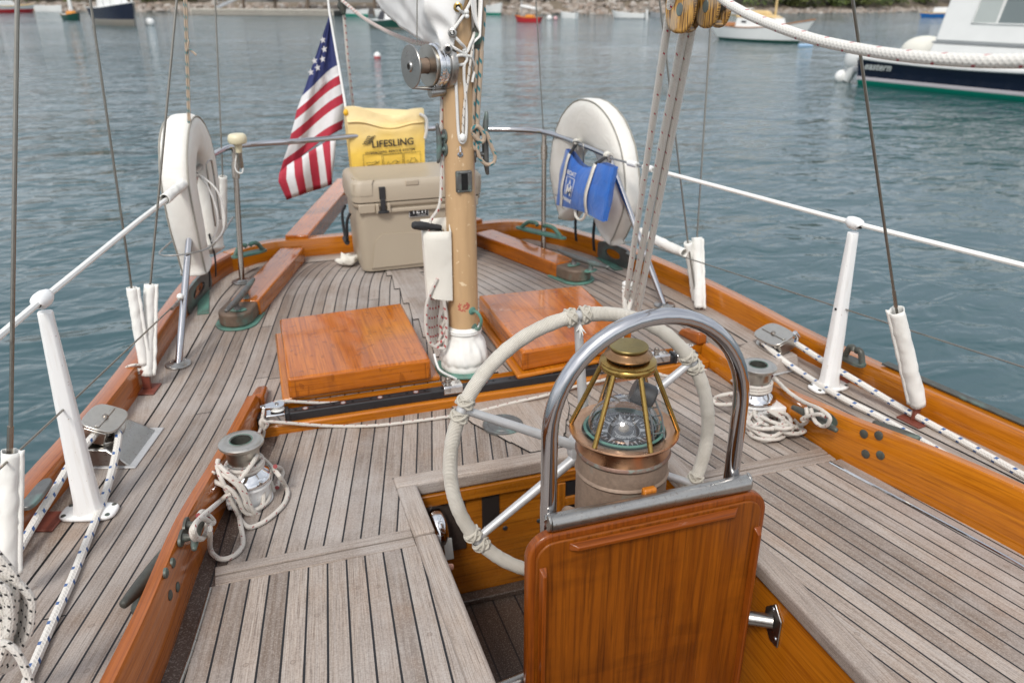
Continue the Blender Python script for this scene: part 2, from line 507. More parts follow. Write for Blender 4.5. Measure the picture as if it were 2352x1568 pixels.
c = t.mix(t.m('MULTIPLY', t.ramp(st_, [(.52, 0), (.78, 1)]), .35), (.81, .81, .80), (.50, .43, .34))
sp_ = t.noise(o_, 130, 3, .6)
c = t.mix(t.ramp(sp_, [(.70, 0), (.72, 1)]), c, (.30, .20, .13))
M['white_paint'] = t.bsdf(c, .28, 0, t.bump(t.noise(o_, 26, 3), .05, .003), Coat_Weight=.25)
M['white_vinyl'] = simple('white_vinyl_tube', (.78, .78, .75), .35, 0, .06, 30)
M['cloth'] = cloth('white_canvas', (.76, .75, .71))
M['cloth_dirty'] = cloth('off_white_canvas', (.70, .67, .60), st=.3)
M['buoy_cloth'] = cloth('buoy_cover_vinyl', (.74, .72, .67), .6, .55, 9, st=.22, stain=(.55, .50, .42))
M['sail'] = cloth('sail_cloth', (.80, .79, .77), .7, .3, 3.0, st=.06)
M['black_plastic'] = simple('black_alloy', (.018, .018, .020), .38, 0, .3, 60, .1)
M['black_rubber'] = simple('black_rubber', (.022, .022, .024), .6, 0, .3, 80, .2)
M['black_hole'] = simple('dark_bore', (.004, .004, .004), .9, 0, .1)
M['strap_black'] = simple('black_webbing', (.015, .015, .017), .85, 0, .2, 200, .3)
M['wire'] = metal('wire_rope', (.36, .34, .30), .34, .4, 120)
M['rope_plain'] = rope_mat('worn_line', (.62, .575, .515), (.28, .06, .06), .036, .12, 3, 1.0, dia=.012, dirty=.4, win=.32)
M['rope_red'] = rope_mat('braid_red_fleck', (.77, .745, .69), (.38, .02, .04), .062, .085, 3, .7, dia=.015, win=.26)
M['rope_blue'] = rope_mat('braid_blue_fleck', (.72, .69, .64), (.045, .11, .28), .058, .17, 4, .35, dia=.016)
M['rope_black'] = rope_mat('braid_black_fleck', (.70, .66, .60), (.02, .02, .02), .024, .20, 5, 1.0, dia=.014)
M['rope_tan'] = rope_mat('braid_tan_blue', (.44, .34, .25), (.02, .16, .19), .04, .28, 2, 1.0, dia=.01)
M['rope_redmark'] = rope_mat('line_red_mark', (.58, .54, .49), (.36, .05, .05), .034, .22, 2, .5, dia=.01)
M['rope_white'] = rope_mat('laid_white_line', (.74, .73, .70), None, twist=True, dia=.009, dirty=.15)
M['twine'] = rope_mat('wrapped_twine', (.50, .465, .395), None, dia=.004, dirty=.5)
M['glass'] = None
# ------------------------------------------------------------------ light and sky
SUN_EL, SUN_AZ = math.radians(48), math.radians(215)     # azimuth clockwise from +Y
w = bpy.data.worlds.new("World"); scene.world = w; w.use_nodes = True
wt = w.node_tree
bg = wt.nodes['Background']
sky = wt.nodes.new('ShaderNodeTexSky'); sky.sky_type = 'NISHITA'; sky.sun_disc = False
sky.sun_elevation = SUN_EL; sky.sun_rotation = SUN_AZ
sky.air_density = 1.0; sky.dust_density = 4.0; sky.ozone_density = 1.0
hs = wt.nodes.new('ShaderNodeHueSaturation'); hs.inputs['Saturation'].default_value = .42
wt.links.new(sky.outputs[0], hs.inputs['Color'])
# broken cloud sheet: real sky structure for the water and the steel to mirror
tc = wt.nodes.new('ShaderNodeTexCoord')
nz = wt.nodes.new('ShaderNodeTexNoise'); nz.inputs['Scale'].default_value = 2.6; nz.inputs['Detail'].default_value = 5
mp = wt.nodes.new('ShaderNodeMapping'); mp.inputs['Scale'].default_value = (1, 1, 2.6)
wt.links.new(tc.outputs['Generated'], mp.inputs[0]); wt.links.new(mp.outputs[0], nz.inputs['Vector'])
cr = wt.nodes.new('ShaderNodeValToRGB'); cr.color_ramp.elements[0].position = .36; cr.color_ramp.elements[1].position = .68
cr.color_ramp.elements[0].color = (.72, .74, .78, 1); cr.color_ramp.elements[1].color = (1.2, 1.18, 1.15, 1)
wt.links.new(nz.outputs[0], cr.inputs[0])
mx = wt.nodes.new('ShaderNodeMix'); mx.data_type = 'RGBA'; mx.blend_type = 'MULTIPLY'; mx.inputs['Factor'].default_value = 1
wt.links.new(hs.outputs[0], mx.inputs[6]); wt.links.new(cr.outputs[0], mx.inputs[7])
wt.links.new(mx.outputs[2], bg.inputs['Color'])
bg.inputs['Strength'].default_value = .135
ov = wt.nodes.new('ShaderNodeMix'); ov.data_type = 'RGBA'; ov.inputs['Factor'].default_value = .55
wt.links.new(hs.outputs[0], ov.inputs[6]); ov.inputs[7].default_value = (6.9, 7.25, 7.7, 1)
wt.links.new(ov.outputs[2], mx.inputs[6])
sd = bpy.data.lights.new("sun", 'SUN'); sd.energy = 1.7; sd.angle = math.radians(13); sd.color = (1, .96, .90)
so = bpy.data.objects.new("sun", sd); COL.objects.link(so)
sdir = V((math.sin(SUN_AZ)*math.cos(SUN_EL), math.cos(SUN_AZ)*math.cos(SUN_EL), math.sin(SUN_EL)))
so.rotation_euler = (-sdir).to_track_quat('-Z', 'Y').to_euler()
so.location = (0, -3, 8)
scene.view_settings.view_transform = 'Standard'
scene.view_settings.look = 'None'
scene.view_settings.exposure = 0.36
scene.view_settings.gamma = 1.0
scene.cycles.max_bounces = 8
scene.cycles.transparent_max_bounces = 12
scene.cycles.caustics_reflective = False
scene.cycles.caustics_refractive = False

# ------------------------------------------------------------------ water
ZW = -0.9
t = NT('harbour_water'); p = t.pos()
a = t.n('VectorMath', {0: p, 1: (.62, 1.0, 1.0)}, operation='MULTIPLY').outputs[0]
rot = t.n('VectorRotate', {'Vector': a, 'Angle': math.radians(-28)}, rotation_type='Z_AXIS').outputs[0]
n1 = t.noise(rot, 1.05, 2, .5, .7)
n2 = t.noise(rot, 3.8, 2, .5, .8)
n3 = t.noise(p, 11.0, 2, .5, .3)
n0 = t.noise(p, .055, 4, .55, .4)
h = t.m('ADD', t.m('ADD', t.m('MULTIPLY', n1, .225), t.m('MULTIPLY', n2, .088)), t.m('MULTIPLY', n3, .008))
h = t.m('MULTIPLY', h, t.m('ADD', .30, t.m('MULTIPLY', t.ramp(n0, [(.35, 0), (.65, 1)]), 1.05)))
nr = t.bump(h, 1.0, .85)
t.bsdf((.037, .082, .093), .07, 0, nr, IOR=1.33)
M['water'] = t.mat
mb = MB()
mb.poly([(-1500, -400, ZW), (1500, -400, ZW), (1500, 2200, ZW), (-1500, 2200, ZW)])
o = mb.build("water", M['water'], weld=False); o["kind"] = "structure"; o["label"] = "rippled grey blue harbour water"
mb = MB()
mb.poly([(-1500, -400, ZW-6), (1500, -400, ZW-6), (1500, 2200, ZW-6), (-1500, 2200, ZW-6)])
o = mb.build("seabed", simple('mud', (.05, .06, .05), .9), weld=False); o["kind"] = "structure"

# ------------------------------------------------------------------ the yacht's deck
ZS = -0.06                       # cockpit seats and bridge deck
RLf = interp([(-1.0, -1.30), (.3, -1.06), (.9, -.875), (1.3, -.765), (1.788, -.622), (1.969, -.572), (2.3, -.48), (2.635, -.402), (3.0, -.335), (3.226, -.292), (3.45, -.246), (3.605, -.20), (3.75, -.14), (3.85, -.07), (3.92, .02)])
RRf = interp([(-1.0, 2.16), (.5, 2.06), (1.0, 2.00), (1.37, 1.945), (1.70, 1.885), (2.0, 1.832), (2.2, 1.806), (2.5, 1.788), (2.796, 1.758), (3.1, 1.71), (3.411, 1.632), (3.6, 1.563), (3.775, 1.478), (3.86, 1.41), (3.92, 1.33)])
CLf = interp([(-1.0, -.78), (.4, -.50), (.9, -.395), (1.2, -.325), (1.40, -.275), (1.76, -.205), (2.0, -.14), (2.2, -.085), (2.38, -.035)])
CRf = interp([(-1.0, 1.92), (.4, 1.775), (.8, 1.735), (1.119, 1.692), (1.40, 1.625), (1.64, 1.565), (1.9, 1.545), (2.38, 1.53)])
CT = .037                        # coaming thickness
YB = 2.385                       # front edge of the raised aft deck
YST = 3.95                       # inside of the stern rail
Y0 = -1.0
PW = .046
XC = .66

yacht = empty("sailing_yacht", (XC, 2, ZW), "wooden yacht deck underfoot, varnished rails round weathered teak planks", "yacht")

def deck_rows(y0, y1, step=.05):
    n = max(1, round((y1-y0)/step))
    return [y0+(y1-y0)*i/n for i in range(n+1)]

def strip(mb, ys, fa, fb, za, va, nx=6, m=0):
    """deck between two edge curves; va(x,y) -> plank coordinate"""
    P = [[V((fa(y)+(fb(y)-fa(y))*j/nx, y, za)) for j in range(nx+1)] for y in ys]
    mb.grid(P, m=m, uv=lambda i, j: (P[min(i, len(ys)-1)][j].y, va(P[min(i, len(ys)-1)][j].x, P[min(i, len(ys)-1)][j].y)))

COV = .085                       # covering board width
mb = MB()
ysF = deck_rows(Y0, YB); ysA = deck_rows(YB, YST-.002)
lx = lambda x, y: (x-RLf(y)-COV)/PW
rx = lambda x, y: (RRf(y)-COV-x)/PW+40
strip(mb, ysF, lambda y: RLf(y)+COV, lambda y: max(CLf(y)-CT, RLf(y)+COV+.01), 0, lx, 4)
strip(mb, ysF, lambda y: min(CRf(y)+CT, RRf(y)-COV-.01), lambda y: RRf(y)-COV, 0, rx, 4)
KP = .052
strip(mb, ysA, lambda y: min(RLf(y)+COV, XC-KP), lambda y: XC-KP, 0, lx, 10)
strip(mb, ysA, lambda y: XC+KP, lambda y: max(RRf(y)-COV, XC+KP), 0, rx, 10)
mb.build("deck_planking", M['teak'], yacht, sharp=180)
mb = MB()
ys = deck_rows(Y0, 3.90)
strip(mb, ys, lambda y: RLf(y)-.03, lambda y: RLf(y)+COV, 0.0015, lambda x, y: x+5, 2)
strip(mb, ys, lambda y: RRf(y)-COV, lambda y: RRf(y)+.03, 0.0015, lambda x, y: x+9, 2)
mb.bx(.0, 1.34, YST-.10, YST+.04, -.03, .0025, grain=(1, 0, 0))
mb.build("covering_board", M['teak_cover'], yacht, sharp=180)
mb = MB()                       # dark seam along the covering boards
for f, s in ((RLf, 1), (RRf, -1)):
    mb.grid([[V((f(y)+s*(COV-.002), y, .0022)), V((f(y)+s*(COV+.0025), y, .0022))] for y in ys])
mb.grid([[V((x, YST-.104, .0030)), V((x, YST-.100, .0030))] for x in (.12, .5, 1.0, 1.30)])
mb.build("seam_compound", M['black_hole'], yacht, sharp=180)
# king plank with stepped nibs
def king(mb, z, grow, m):
    L = []; R = []
    y = YB
    i = 0
    while y < 3.90:
        d = .014 if i % 2 else 0
        L += [(XC-KP-.012-.024-grow, y), (XC-KP-.012+grow*0-grow, min(y+.19, YST-.105))]
        R += [(XC+KP+.012+.024+grow, y), (XC+KP+.012+grow, min(y+.19, YST-.105))]
        y += .19; i += 1
    for k in range(0, len(L), 2):
        mb.poly([(L[k][0], L[k][1], z), (R[k][0], R[k][1], z), (R[k+1][0], R[k+1][1], z), (L[k+1][0], L[k+1][1], z)], m, (0, 1, 0))
mb = MB(); king(mb, .003, .0024, 0); mb.build("king_plank_seam", M['black_hole'], yacht, weld=False)
mb = MB(); king(mb, .0055, 0, 0); mb.build("king_plank", M['teak_plain'], yacht, weld=False)

# bulwark: one swept rail round the stern, split where the photo shows a scarph
prof = [(0, -.03), (0, .078), (-.006, .088), (-.05, .092), (-.060, .084), (-.060, -.06)]   # a>0 is inboard (left of travel)
def rail_path(f, y0, y1, n, rev=False):
    p = [V((f(y), y, 0)) for y in [y0+(y1-y0)*i/n for i in range(n+1)]]
    return list(reversed(p)) if rev else p
right = rail_path(RRf, Y0, 3.82, 60)
corner_r = smooth([V((RRf(3.82), 3.82, 0)), V((1.40, 3.885, 0)), V((1.30, 3.945, 0)), V((1.16, YST, 0))], 6)
stern = [V((1.16, YST, 0)), V((.8, YST, 0)), V((.4, YST, 0)), V((.22, YST, 0))]
corner_l = smooth([V((.22, YST, 0)), V((.10, 3.945, 0)), V((.0, 3.90, 0)), V((RLf(3.82), 3.82, 0))], 6)
left = rail_path(RLf, Y0, 3.82, 60, True)
for nm, pth, mt in (("toe_rail", right, 'varnish'), ("quarter_knee", corner_r, 'varnish'), ("stern_rail_cap", stern, 'varnish'), ("quarter_knee", corner_l, 'varnish'), ("toe_rail", left, 'varnish_red')):
    mb = MB(); mb.sweep(prof, pth)
    mb.build(nm, M[mt], yacht, sharp=50)
# dark metal rubbing strip on the forward part of the right rail
mb = MB()
mb.sweep([(-.034, .0935), (-.034, .098), (-.064, .098), (-.069, .06), (-.0615, .06), (-.0605, .0935)], rail_path(RRf, Y0, 1.86, 30))
mb.build("rubbing_strip", M['bronze_dark'], yacht, sharp=50)
# topsides
def hull_ring(z, inset):
    pts = [V((RRf(y)+.055-inset*(0.4+.6*max(0, (y-2)/2)), y, z)) for y in deck_rows(Y0, 3.82, .2)]
    pts += [V((1.40-inset*.8, 3.94-inset, z)), V((1.16-inset*.4, 4.005-inset*1.6, z)), V((XC, 4.008-inset*1.8, z)), V((.2+inset*.4, 4.005-inset*1.6, z)), V((-.05+inset*.8, 3.94-inset, z))]
    pts += [V((RLf(y)-.055+inset*(0.4+.6*max(0, (y-2)/2)), y, z)) for y in reversed(deck_rows(Y0, 3.82, .2))]
    return pts
mb = MB()
mb.grid([hull_ring(-.01, 0), hull_ring(-.25, .03), hull_ring(-.55, .10), hull_ring(-.95, .30), hull_ring(-1.5, .75)])
mb.build("topsides", simple('dark_green_topsides', (.012, .022, .020), .25, 0, .1, 20, Coat_Weight=.4), yacht, sharp=60)

# quarter timbers (the beams of the boomkin)
def timber(name, a, b, c, wd, z0, z1):
    a, b, c = V(a), V(b), V(c)
    d = (b-a).normalized(); nn = V((-d.y, d.x, 0))*wd/2
    mb = MB()
    mb.hexa([a-nn+V((0, 0, z0)), b-nn+V((0, 0, z0)), b+nn+V((0, 0, z0)), a+nn+V((0, 0, z0))][::1],
            [a-nn+V((0, 0, z1)), b-nn+V((0, 0, z1)), b+nn+V((0, 0, z1)), a+nn+V((0, 0, z1))], 0, d)
    mb.build(name, M['hatch'], yacht, bevel=.006)
    mb = MB()
    p0 = b+d*.085; p1 = c
    z0, z1 = .015, .105
    d2 = (p1-p0).normalized(); n2 = V((-d2.y, d2.x, 0))*wd/2
    mb.hexa([p0-n2+V((0, 0, z0)), p1-n2+V((0, 0, z0)), p1+n2+V((0, 0, z0)), p0+n2+V((0, 0, z0))],
            [p0-n2+V((0, 0, z1)), p1-n2+V((0, 0, z1)), p1+n2+V((0, 0, z1)), p0+n2+V((0, 0, z1))], 0, d2)
    mb.build(name, M['hatch'], yacht, bevel=.006)
timber("boomkin_beam", (-.055, 3.21, 0), (.185, 3.90, 0), (.62, 5.15, .02), .115, .0, .070)
timber("boomkin_beam", (1.355, 3.27, 0), (1.145, 3.89, 0), (.73, 5.15, .02), .115, .0, .070)

# ------------------------------------------------------------------ cockpit
WX0, WX1 = .352, 1.056           # well, inner edges
WY1 = 1.888
YG = 1.662                       # gap between seat lid and bridge deck
TW = .058
ZT = ZS+.006
lv = lambda x, y: ((x-.125*(y-1.5))/(1-.2*(y-1.5))+.26)/PW+80
rv = lambda x, y: (1.6-x-.215*(y-1.5))/PW+120
lvb = lambda x, y: (x-.235*(y-1.9)+.2)/PW+160
mb = MB()
ysS = deck_rows(Y0, YG-.034); ysB = deck_rows(YG+.034, 2.31)
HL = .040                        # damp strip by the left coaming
strip(mb, ysS, lambda y: CLf(y)+HL, lambda y: WX0-TW, ZS, lv, 8)
strip(mb, ysS, lambda y: WX1+TW, lambda y: CRf(y)-.05, ZS, rv, 8)
ysB1 = deck_rows(YG+.034, WY1+TW); ysB2 = deck_rows(WY1+TW, 2.31)
strip(mb, ysB1, lambda y: CLf(y)+HL*1.6, lambda y: WX0-TW, ZS, lvb, 8)
strip(mb, ysB1, lambda y: WX1+TW, lambda y: CRf(y)-.004, ZS, rv, 8)
BK = .03
strip(mb, ysB2, lambda y: CLf(y)+HL*1.6, lambda y: XC+.04, ZS, lvb, 10)
strip(mb, ysB2, lambda y: XC+.04, lambda y: CRf(y)-.004, ZS, rv, 10)
mb.build("cockpit_seat_planking", M['teak_seat'], yacht, sharp=180)
mb = MB()
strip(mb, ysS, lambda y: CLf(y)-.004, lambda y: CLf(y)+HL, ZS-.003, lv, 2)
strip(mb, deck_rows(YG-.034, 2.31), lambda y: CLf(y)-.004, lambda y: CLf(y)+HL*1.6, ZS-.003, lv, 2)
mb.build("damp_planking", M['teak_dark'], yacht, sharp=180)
mb = MB()
strip(mb, ysS, lambda y: CRf(y)-.05, lambda y: CRf(y)+.004, ZS-.001, rv, 2)
mb.build("seat_edge_planking", M['teak'], yacht, sharp=180)
# stepped bridge deck king plank behind the wheel
for z, g, mt, nm in ((ZS+.003, .0022, 'black_hole', "nib_seam"), (ZS+.0055, 0, 'teak_plain', "nibbed_plank")):
    mb = MB()
    for k, (hw, ya, yb) in enumerate(((.085, WY1+TW, 2.02), (.125, 2.02, 2.10), (.165, 2.10, 2.17), (.20, 2.17, 2.30))):
        c = XC+.10
        mb.poly([(c-hw+.035-g, ya-g, z), (c+hw-.035+g, ya-g, z), (c+hw+g, yb+g*.2, z), (c-hw-g, yb+g*.2, z)], 0, (0, 1, 0))
    mb.build(nm, M[mt], yacht, weld=False)
# edge boards round the well, with a rounded nose and a real thickness
def trimboard(mb, x0, x1, y0, y1, th=.045, g=(0, 1, 0)):
    mb.bx(x0, x1, y0, y1, ZT-th, ZT, 0, None, g)
for args, g in (((WX0-TW, WX0, Y0, YG-.003), (0, 1, 0)), ((WX0-TW, WX0, YG+.003, WY1), (0, 1, 0)), ((WX1, WX1+TW, Y0, YG-.003), (0, 1, 0)), ((WX1, WX1+TW, YG+.003, WY1), (0, 1, 0)), ((WX0-TW, WX1+TW, WY1+.001, WY1+TW), (1, 0, 0))):
    mb = MB(); trimboard(mb, *args, g=g)
    mb.build("well_edge_board", M['teak_plain'], yacht, bevel=.009, bseg=3)
# paired battens either side of the seat gap
for x0, x1 in ((CLf(YG)+.045, WX0-TW-.001), (WX1+TW+.001, CRf(YG)-.012)):
    for y0, y1 in ((YG-.034, YG-.003), (YG+.003, YG+.034)):
        mb = MB(); mb.bx(x0, x1, y0, y1, ZS-.04, ZS+.003, 0, None, (1, 0, 0))
        mb.build("seat_batten", M['teak_plain'], yacht, bevel=.002)
mb = MB(); mb.bx(CLf(YG)+.01, WX0-.004, YG-.0028, YG+.0028, ZS-.04, ZS-.012)
mb.bx(WX1+.004, CRf(YG)-.01, YG-.0028, YG+.0028, ZS-.04, ZS-.012)
mb.build("seat_gap", M['black_hole'], yacht)
# piano hinges of the seat lids
for f, s, mt, d in ((CLf, 1, 'steel_worn', HL+.003), (CRf, -1, 'chrome', .045)):
    pts = [V((f(y)+s*d, y, ZS+.001)) for y in deck_rows(Y0, YG-.04, .1)]
    mb = MB(); mb.tube(pts, .0042, 8)
    for q in deck_rows(.7, YG-.05, .03):
        mb.tube([V((f(q)+s*d, q, ZS+.001)), V((f(q+.002)+s*d, q+.002, ZS+.001))], .0049, 8)
    mb.build("piano_hinge", M[mt], yacht)
# well walls and sole
ZF = -.50
mb = MB()
mb.bx(WX0-.03, WX1+.03, WY1+.012, WY1+.032, ZF, ZT-.046, 0, None, (1, 0, 0))
mb.build("well_bulkhead", M['oak_panel'], yacht)
mb = MB()
mb.bx(WX0-.01, WX1+.01, WY1-.004, WY1+.012, ZT-.085, ZT-.047, 0, None, (1, 0, 0))
mb.bx(.80, WX1+.01, WY1-.006, WY1+.012, -.225, -.195, 0, None, (1, 0, 0))
mb.bx(.80, WX1+.01, WY1-.006, WY1+.012, -.34, -.31, 0, None, (1, 0, 0))
mb.bx(.775, .80, WY1-.006, WY1+.012, -.36, ZT-.087, 0, None, (0, 0, 1))
mb.build("bulkhead_rail", M['oak_panel'], yacht, bevel=.003)
mb = MB(); mb.bx(.80, WX1, WY1+.002, WY1+.0115, -.31, -.225); mb.bx(.80, WX1, WY1+.002, WY1+.0115, -.195, ZT-.087)
mb.build("bulkhead_recess", M['black_plastic'], yacht)
for x0, x1 in ((WX0-.05, WX0-.03), (WX1+.012, WX1+.032)):
    mb = MB(); mb.bx(x0, x1, Y0, WY1+.03, ZF, ZT-.046, 0, None, (0, 1, 0))
    mb.build("well_side", M['varnish'] if x0 > .5 else M['oak_panel'], yacht)
mb = MB()
strip(mb, [Y0, 0, 1, WY1+.03], lambda y: WX0-.05, lambda y: WX1+.05, ZF, lambda x, y: x/.07+200, 2)
mb.build("cockpit_sole", M['teak_sole'], yacht)
mb = MB(); mb.bx(WX0-.03, WX1+.03, WY1-.03, WY1+.010, ZF+.001, ZF+.02, 0, None, (1, 0, 0))
mb.build("sole_fillet", M['teak_sole'], yacht, bevel=.003)
# front face of the aft deck and inner under-deck skirt
mb = MB(); mb.bx(CLf(YB)-.05, CRf(YB)+.05, YB-.004, YB+.02, ZS-.02, -.001, 0, None, (1, 0, 0))
mb.build("deck_step", M['varnish'], yacht)

# coamings
def coaming(f, s, y1, y_end, mt, name):
    ys = deck_rows(Y0, y1)
    ht = interp([(-1.0, .096), (1.0, .096), (1.25, .096), (1.48, .096), (1.65, .090), (1.86, .072), (2.1, .06), (2.36, .058)]) if s > 0 else interp([(-1.0, .11), (.9, .108), (1.16, .102), (1.43, .091), (1.68, .068), (1.95, .031), (2.12, .012), (2.28, .006), (2.36, .010)])
    mb = MB(); P = []; L = 0
    rows = []
    for i, y in enumerate(ys):
        x = f(y); h = ht(y)
        prof = [(0, ZS-.02), (0, max(h, .012)-.010), (.006, max(h, .012)), (CT-.006, max(h, .012)), (CT, max(h, .012)-.010), (CT, -.02)]
        rows.append([V((x-s*a, y, z)) for a, z in prof])
    q = [0, .13, .145, .18, .195, .28, .3]
    ids = mb.grid(rows, closev=True, uv=lambda i, j: (ys[min(i, len(ys)-1)], q[j]))
    mb.face(ids[-1], [(0, 0)]*6)
    o = mb.build(name, M[mt], yacht, sharp=50)
    return o, ht
cl, htL = coaming(CLf, 1, 2.36, 2.36, 'varnish_red', "coaming")  # darker varnish paints in the shade on this inner face
crr, htR = coaming(CRf, -1, 2.36, 2.36, 'varnish', "coaming")
def on_curve(px, py, f, d=0.0, lo=.6, hi=2.4):
    """where the sight line meets the upright wall x = f(y) + d"""
    g = lambda y: atY(px, py, y).x-f(y)-d
    n = 200; best = None
    for i in range(n):
        a, b = lo+(hi-lo)*i/n, lo+(hi-lo)*(i+1)/n
        if g(a)*g(b) <= 0:
            for _ in range(30):
                c = (a+b)/2
                if g(a)*g(c) <= 0: b = c
                else: a = c
            best = atY(px, py, a)
            break
    return best if best is not None else atY(px, py, min((lo+(hi-lo)*i/n for i in range(n)), key=lambda y: abs(g(y))))
# bronze bolt heads in the coamings
def bolts(parent, pts, nrm, r=.011):
    for p in pts:
        mb = MB(); mb.lathe([(0, .004), (r*.6, .0035), (r, .0012), (r, -.004)], axis_matrix(p, nrm), 16)
        mb.build("bolt_head", M['bronze_dark'], parent)
bl = [(398, 1292), (382, 1315), (408, 1347), (391, 1366)]
for p in bl:
    q = on_curve(*p, CLf, .001)
    bolts(cl, [q], (1, -.17, 0))
for p in [(1984, 996), (2018, 1000), (1988, 1042), (2022, 1045)]:
    q = on_curve(*p, CRf, -.001)
    bolts(crr, [q], (-1, -.2, 0), .013)

# traveller beam (varnished) across the aft end of the cockpit
TBY0, TBY1 = 2.30, 2.384
mb = MB(); mb.bx(CLf(2.34)+.0, CRf(2.34)-.0, TBY0, TBY1, ZS-.01, -.029, 0, None, (1, 0, 0))
mb.build("traveller_beam", M['varnish'], yacht, bevel=.006)
for x, s in ((CLf(2.38), 1), (CRf(2.38), -1)):
    mb = MB()
    pr = [(0, 0), (.0, .062), (.02, .072), (.06, .05), (.10, .022), (.14, .0)]
    mb.hexa([V((x-s*.03, 2.372, 0)), V((x+s*.012, 2.372, 0)), V((x+s*.030, 2.50, 0)), V((x-s*.01, 2.50, 0))][::s],
            [V((x-s*.03, 2.376, .050)), V((x+s*.010, 2.376, .050)), V((x+s*.026, 2.48, .030)), V((x-s*.01, 2.48, .030))][::s], 0, (0, 1, 0))
    mb.build("corner_block", M['varnish_red'], yacht, bevel=.010, bseg=3)
# ------------------------------------------------------------------ mizzen mast
MX, MY = .652, 2.47
t = NT('tan_mast_paint'); o_ = t.obj()
sp = t.n('SeparateXYZ', {0: o_})
ch = t.noise(o_, 48, 4, .6, .4)
pm = t.noise(o_, 6.0, 3)
chips = t.m('MULTIPLY', t.ramp(ch, [(.650, 0), (.660, 1)]), t.ramp(pm, [(.44, 0), (.52, 1)]))
zz = sp.outputs[2]
d = t.n('VectorMath', {0: o_, 1: (-.010, -.047, .245)}, operation='DISTANCE').outputs[1]
near = t.m('LESS_THAN', t.m('ADD', d, t.m('MULTIPLY', t.noise(o_, 60, 3), .03)), .034)
chips2 = t.ramp(t.noise(o_, 75, 4, .6, .6), [(.46, 0), (.48, 1)])
c = t.mix(t.noise(o_, 4, 4), (.47, .305, .160), (.55, .365, .200))
dk_ = t.noise(t.n('VectorMath', {0: o_, 1: (30, 30, 3)}, operation='MULTIPLY').outputs[0], 1.0, 4, .6)
c = t.mix(t.m('MULTIPLY', t.ramp(dk_, [(.5, 0), (.75, 1)]), .45), c, (.30, .19, .10))
c = t.mix(chips, c, (.70, .55, .36))
c = t.mix(t.m('MULTIPLY', near, chips2), c, (.42, .10, .07))
M['mast'] = t.bsdf(c, .38, 0, t.bump(chips, -.2, .001), Coat_Weight=.15)
mast = empty("mizzen_mast", (MX, MY, 0), "tan painted mizzen mast with flaking paint, standing on the aft deck", "mast")
mb = MB()
mb.lathe([(.0505, .0), (.0505, .15), (.0500, .5), (.0475, .9), (.0465, 1.1), (.045, 1.6), (.040, 3.2), (0, 3.2)], Matrix.Translation((MX, MY, 0)), 40)
mb.build("mast_tube", M['mast'], mast)
# canvas boot at the mast step
mb = MB()
rows = []
for i, (r, z) in enumerate([(.052, .162), (.0545, .160), (.0565, .150), (.055, .139), (.0575, .132), (.058, .120), (.064, .108), (.072, .090), (.079, .068), (.083, .050), (.082, .036), (.079, .031), (.0825, .025), (.0815, .012), (.078, .004)]):
    row = []
    for j in range(72):
        a = 2*PI*j/72
        k = 0 if i < 4 else (.0025 if i < 6 else .005)
        q = k*(.35*math.sin(a*9+i*.35)+.4*math.sin(a*17+.9*i)*(1 if i > 5 else .4)+1.5*pnoise(V((math.cos(a)*3.2, math.sin(a)*3.2, i*.4))))
        if i > 10: q *= .25
        row.append(V((MX+(r+q)*math.cos(-a), MY+(r+q)*math.sin(-a), z)))
    rows.append(row)
mb.grid(rows, closev=True)
boot = mb.build("mast_boot", M['cloth'], mast, sharp=180)
mb = MB()
for z, r in ((.150, .0585), (.143, .0582)):
    mb.tube([V((MX+r*math.cos(a), MY+r*math.sin(a), z)) for a in [2*PI*k/40 for k in range(40)]], .0042, 6, closed=True)
mb.tube(smooth([atY(997, 812, 2.40), atY(1003, 835, 2.385), atY(1013, 852, 2.375), V((MX-.055, 2.375, .005))], 5), [.004]*16, 6)
mb.build("boot_lashing", M['white_vinyl'], boot)
mb = MB(); mb.lathe([(.0, .0095), (.098, .0095), (.103, .004), (.103, 0)], Matrix.Translation((MX, MY, 0.001)), 40)
mb.build("mast_collar", M['verdigris'], mast)
# exit box, pad eye, eye strap, cleats on the tube
def on_mast(px, py, off=.0):     # the spot of the mast's surface that shows at a measured point
    q = atY(px, py, MY-.05)
    for _ in range(8):
        r = .0505-.003*min(1, max(0, q.z-.5)/.4)+off
        dx = max(-r*.999, min(r*.999, q.x-MX))
        q = atY(px, py, MY-math.sqrt(r*r-dx*dx))
    return q
def mast_n(q):
    n = V((q.x-MX, q.y-MY, 0)); return n.normalized()
q = on_mast(1066, 417); n = mast_n(q); A = axis_matrix(q, n, (n.y*-1, n.x, 0))
A = axis_matrix(q, n, V((0, 0, 1)).cross(n))
mb = MB(); mb.bx(-.026, .026, -.034, .034, -.012, .006, 0, A)
o = mb.build("sheave_box", M['bronze_grey'], mast, bevel=.005)
mb = MB(); mb.bx(-.010, .010, -.026, .026, .0062, .0066, 0, A)
mb.build("sheave_slot", M['black_hole'], o)
mb = MB()
for s in (-1, 1):
    mb.bx(s*.017-.006, s*.017+.006, -.024, .024, .006, .0085, 0, A)
    for e in (-1, 1): mb.lathe([(0, .0012), (.004, .001), (.005, -.002)], A @ Matrix.Translation((s*.019, e*.029, .0072)), 10)
mb.build("box_cheek", M['bronze_grey'], o, bevel=.001)
a, b = on_mast(1085, 714), on_mast(1090, 752)
na = (mast_n(a)+V((.25, 0, 0))).normalized()
mb = MB()
mb.tube(smooth([a, a+na*.02, (a+b)/2+na*.034+V((0, 0, .006)), b+na*.02, b], 5), .0052, 8)
for p in (a, b):
    mb.lathe([(0, .004), (.010, .003), (.014, .0), (.014, -.006)], axis_matrix(p, mast_n(p)), 14)
mb.build("pad_eye", M['verdigris'], mast)
q = on_mast(1057, 347); n = mast_n(q)
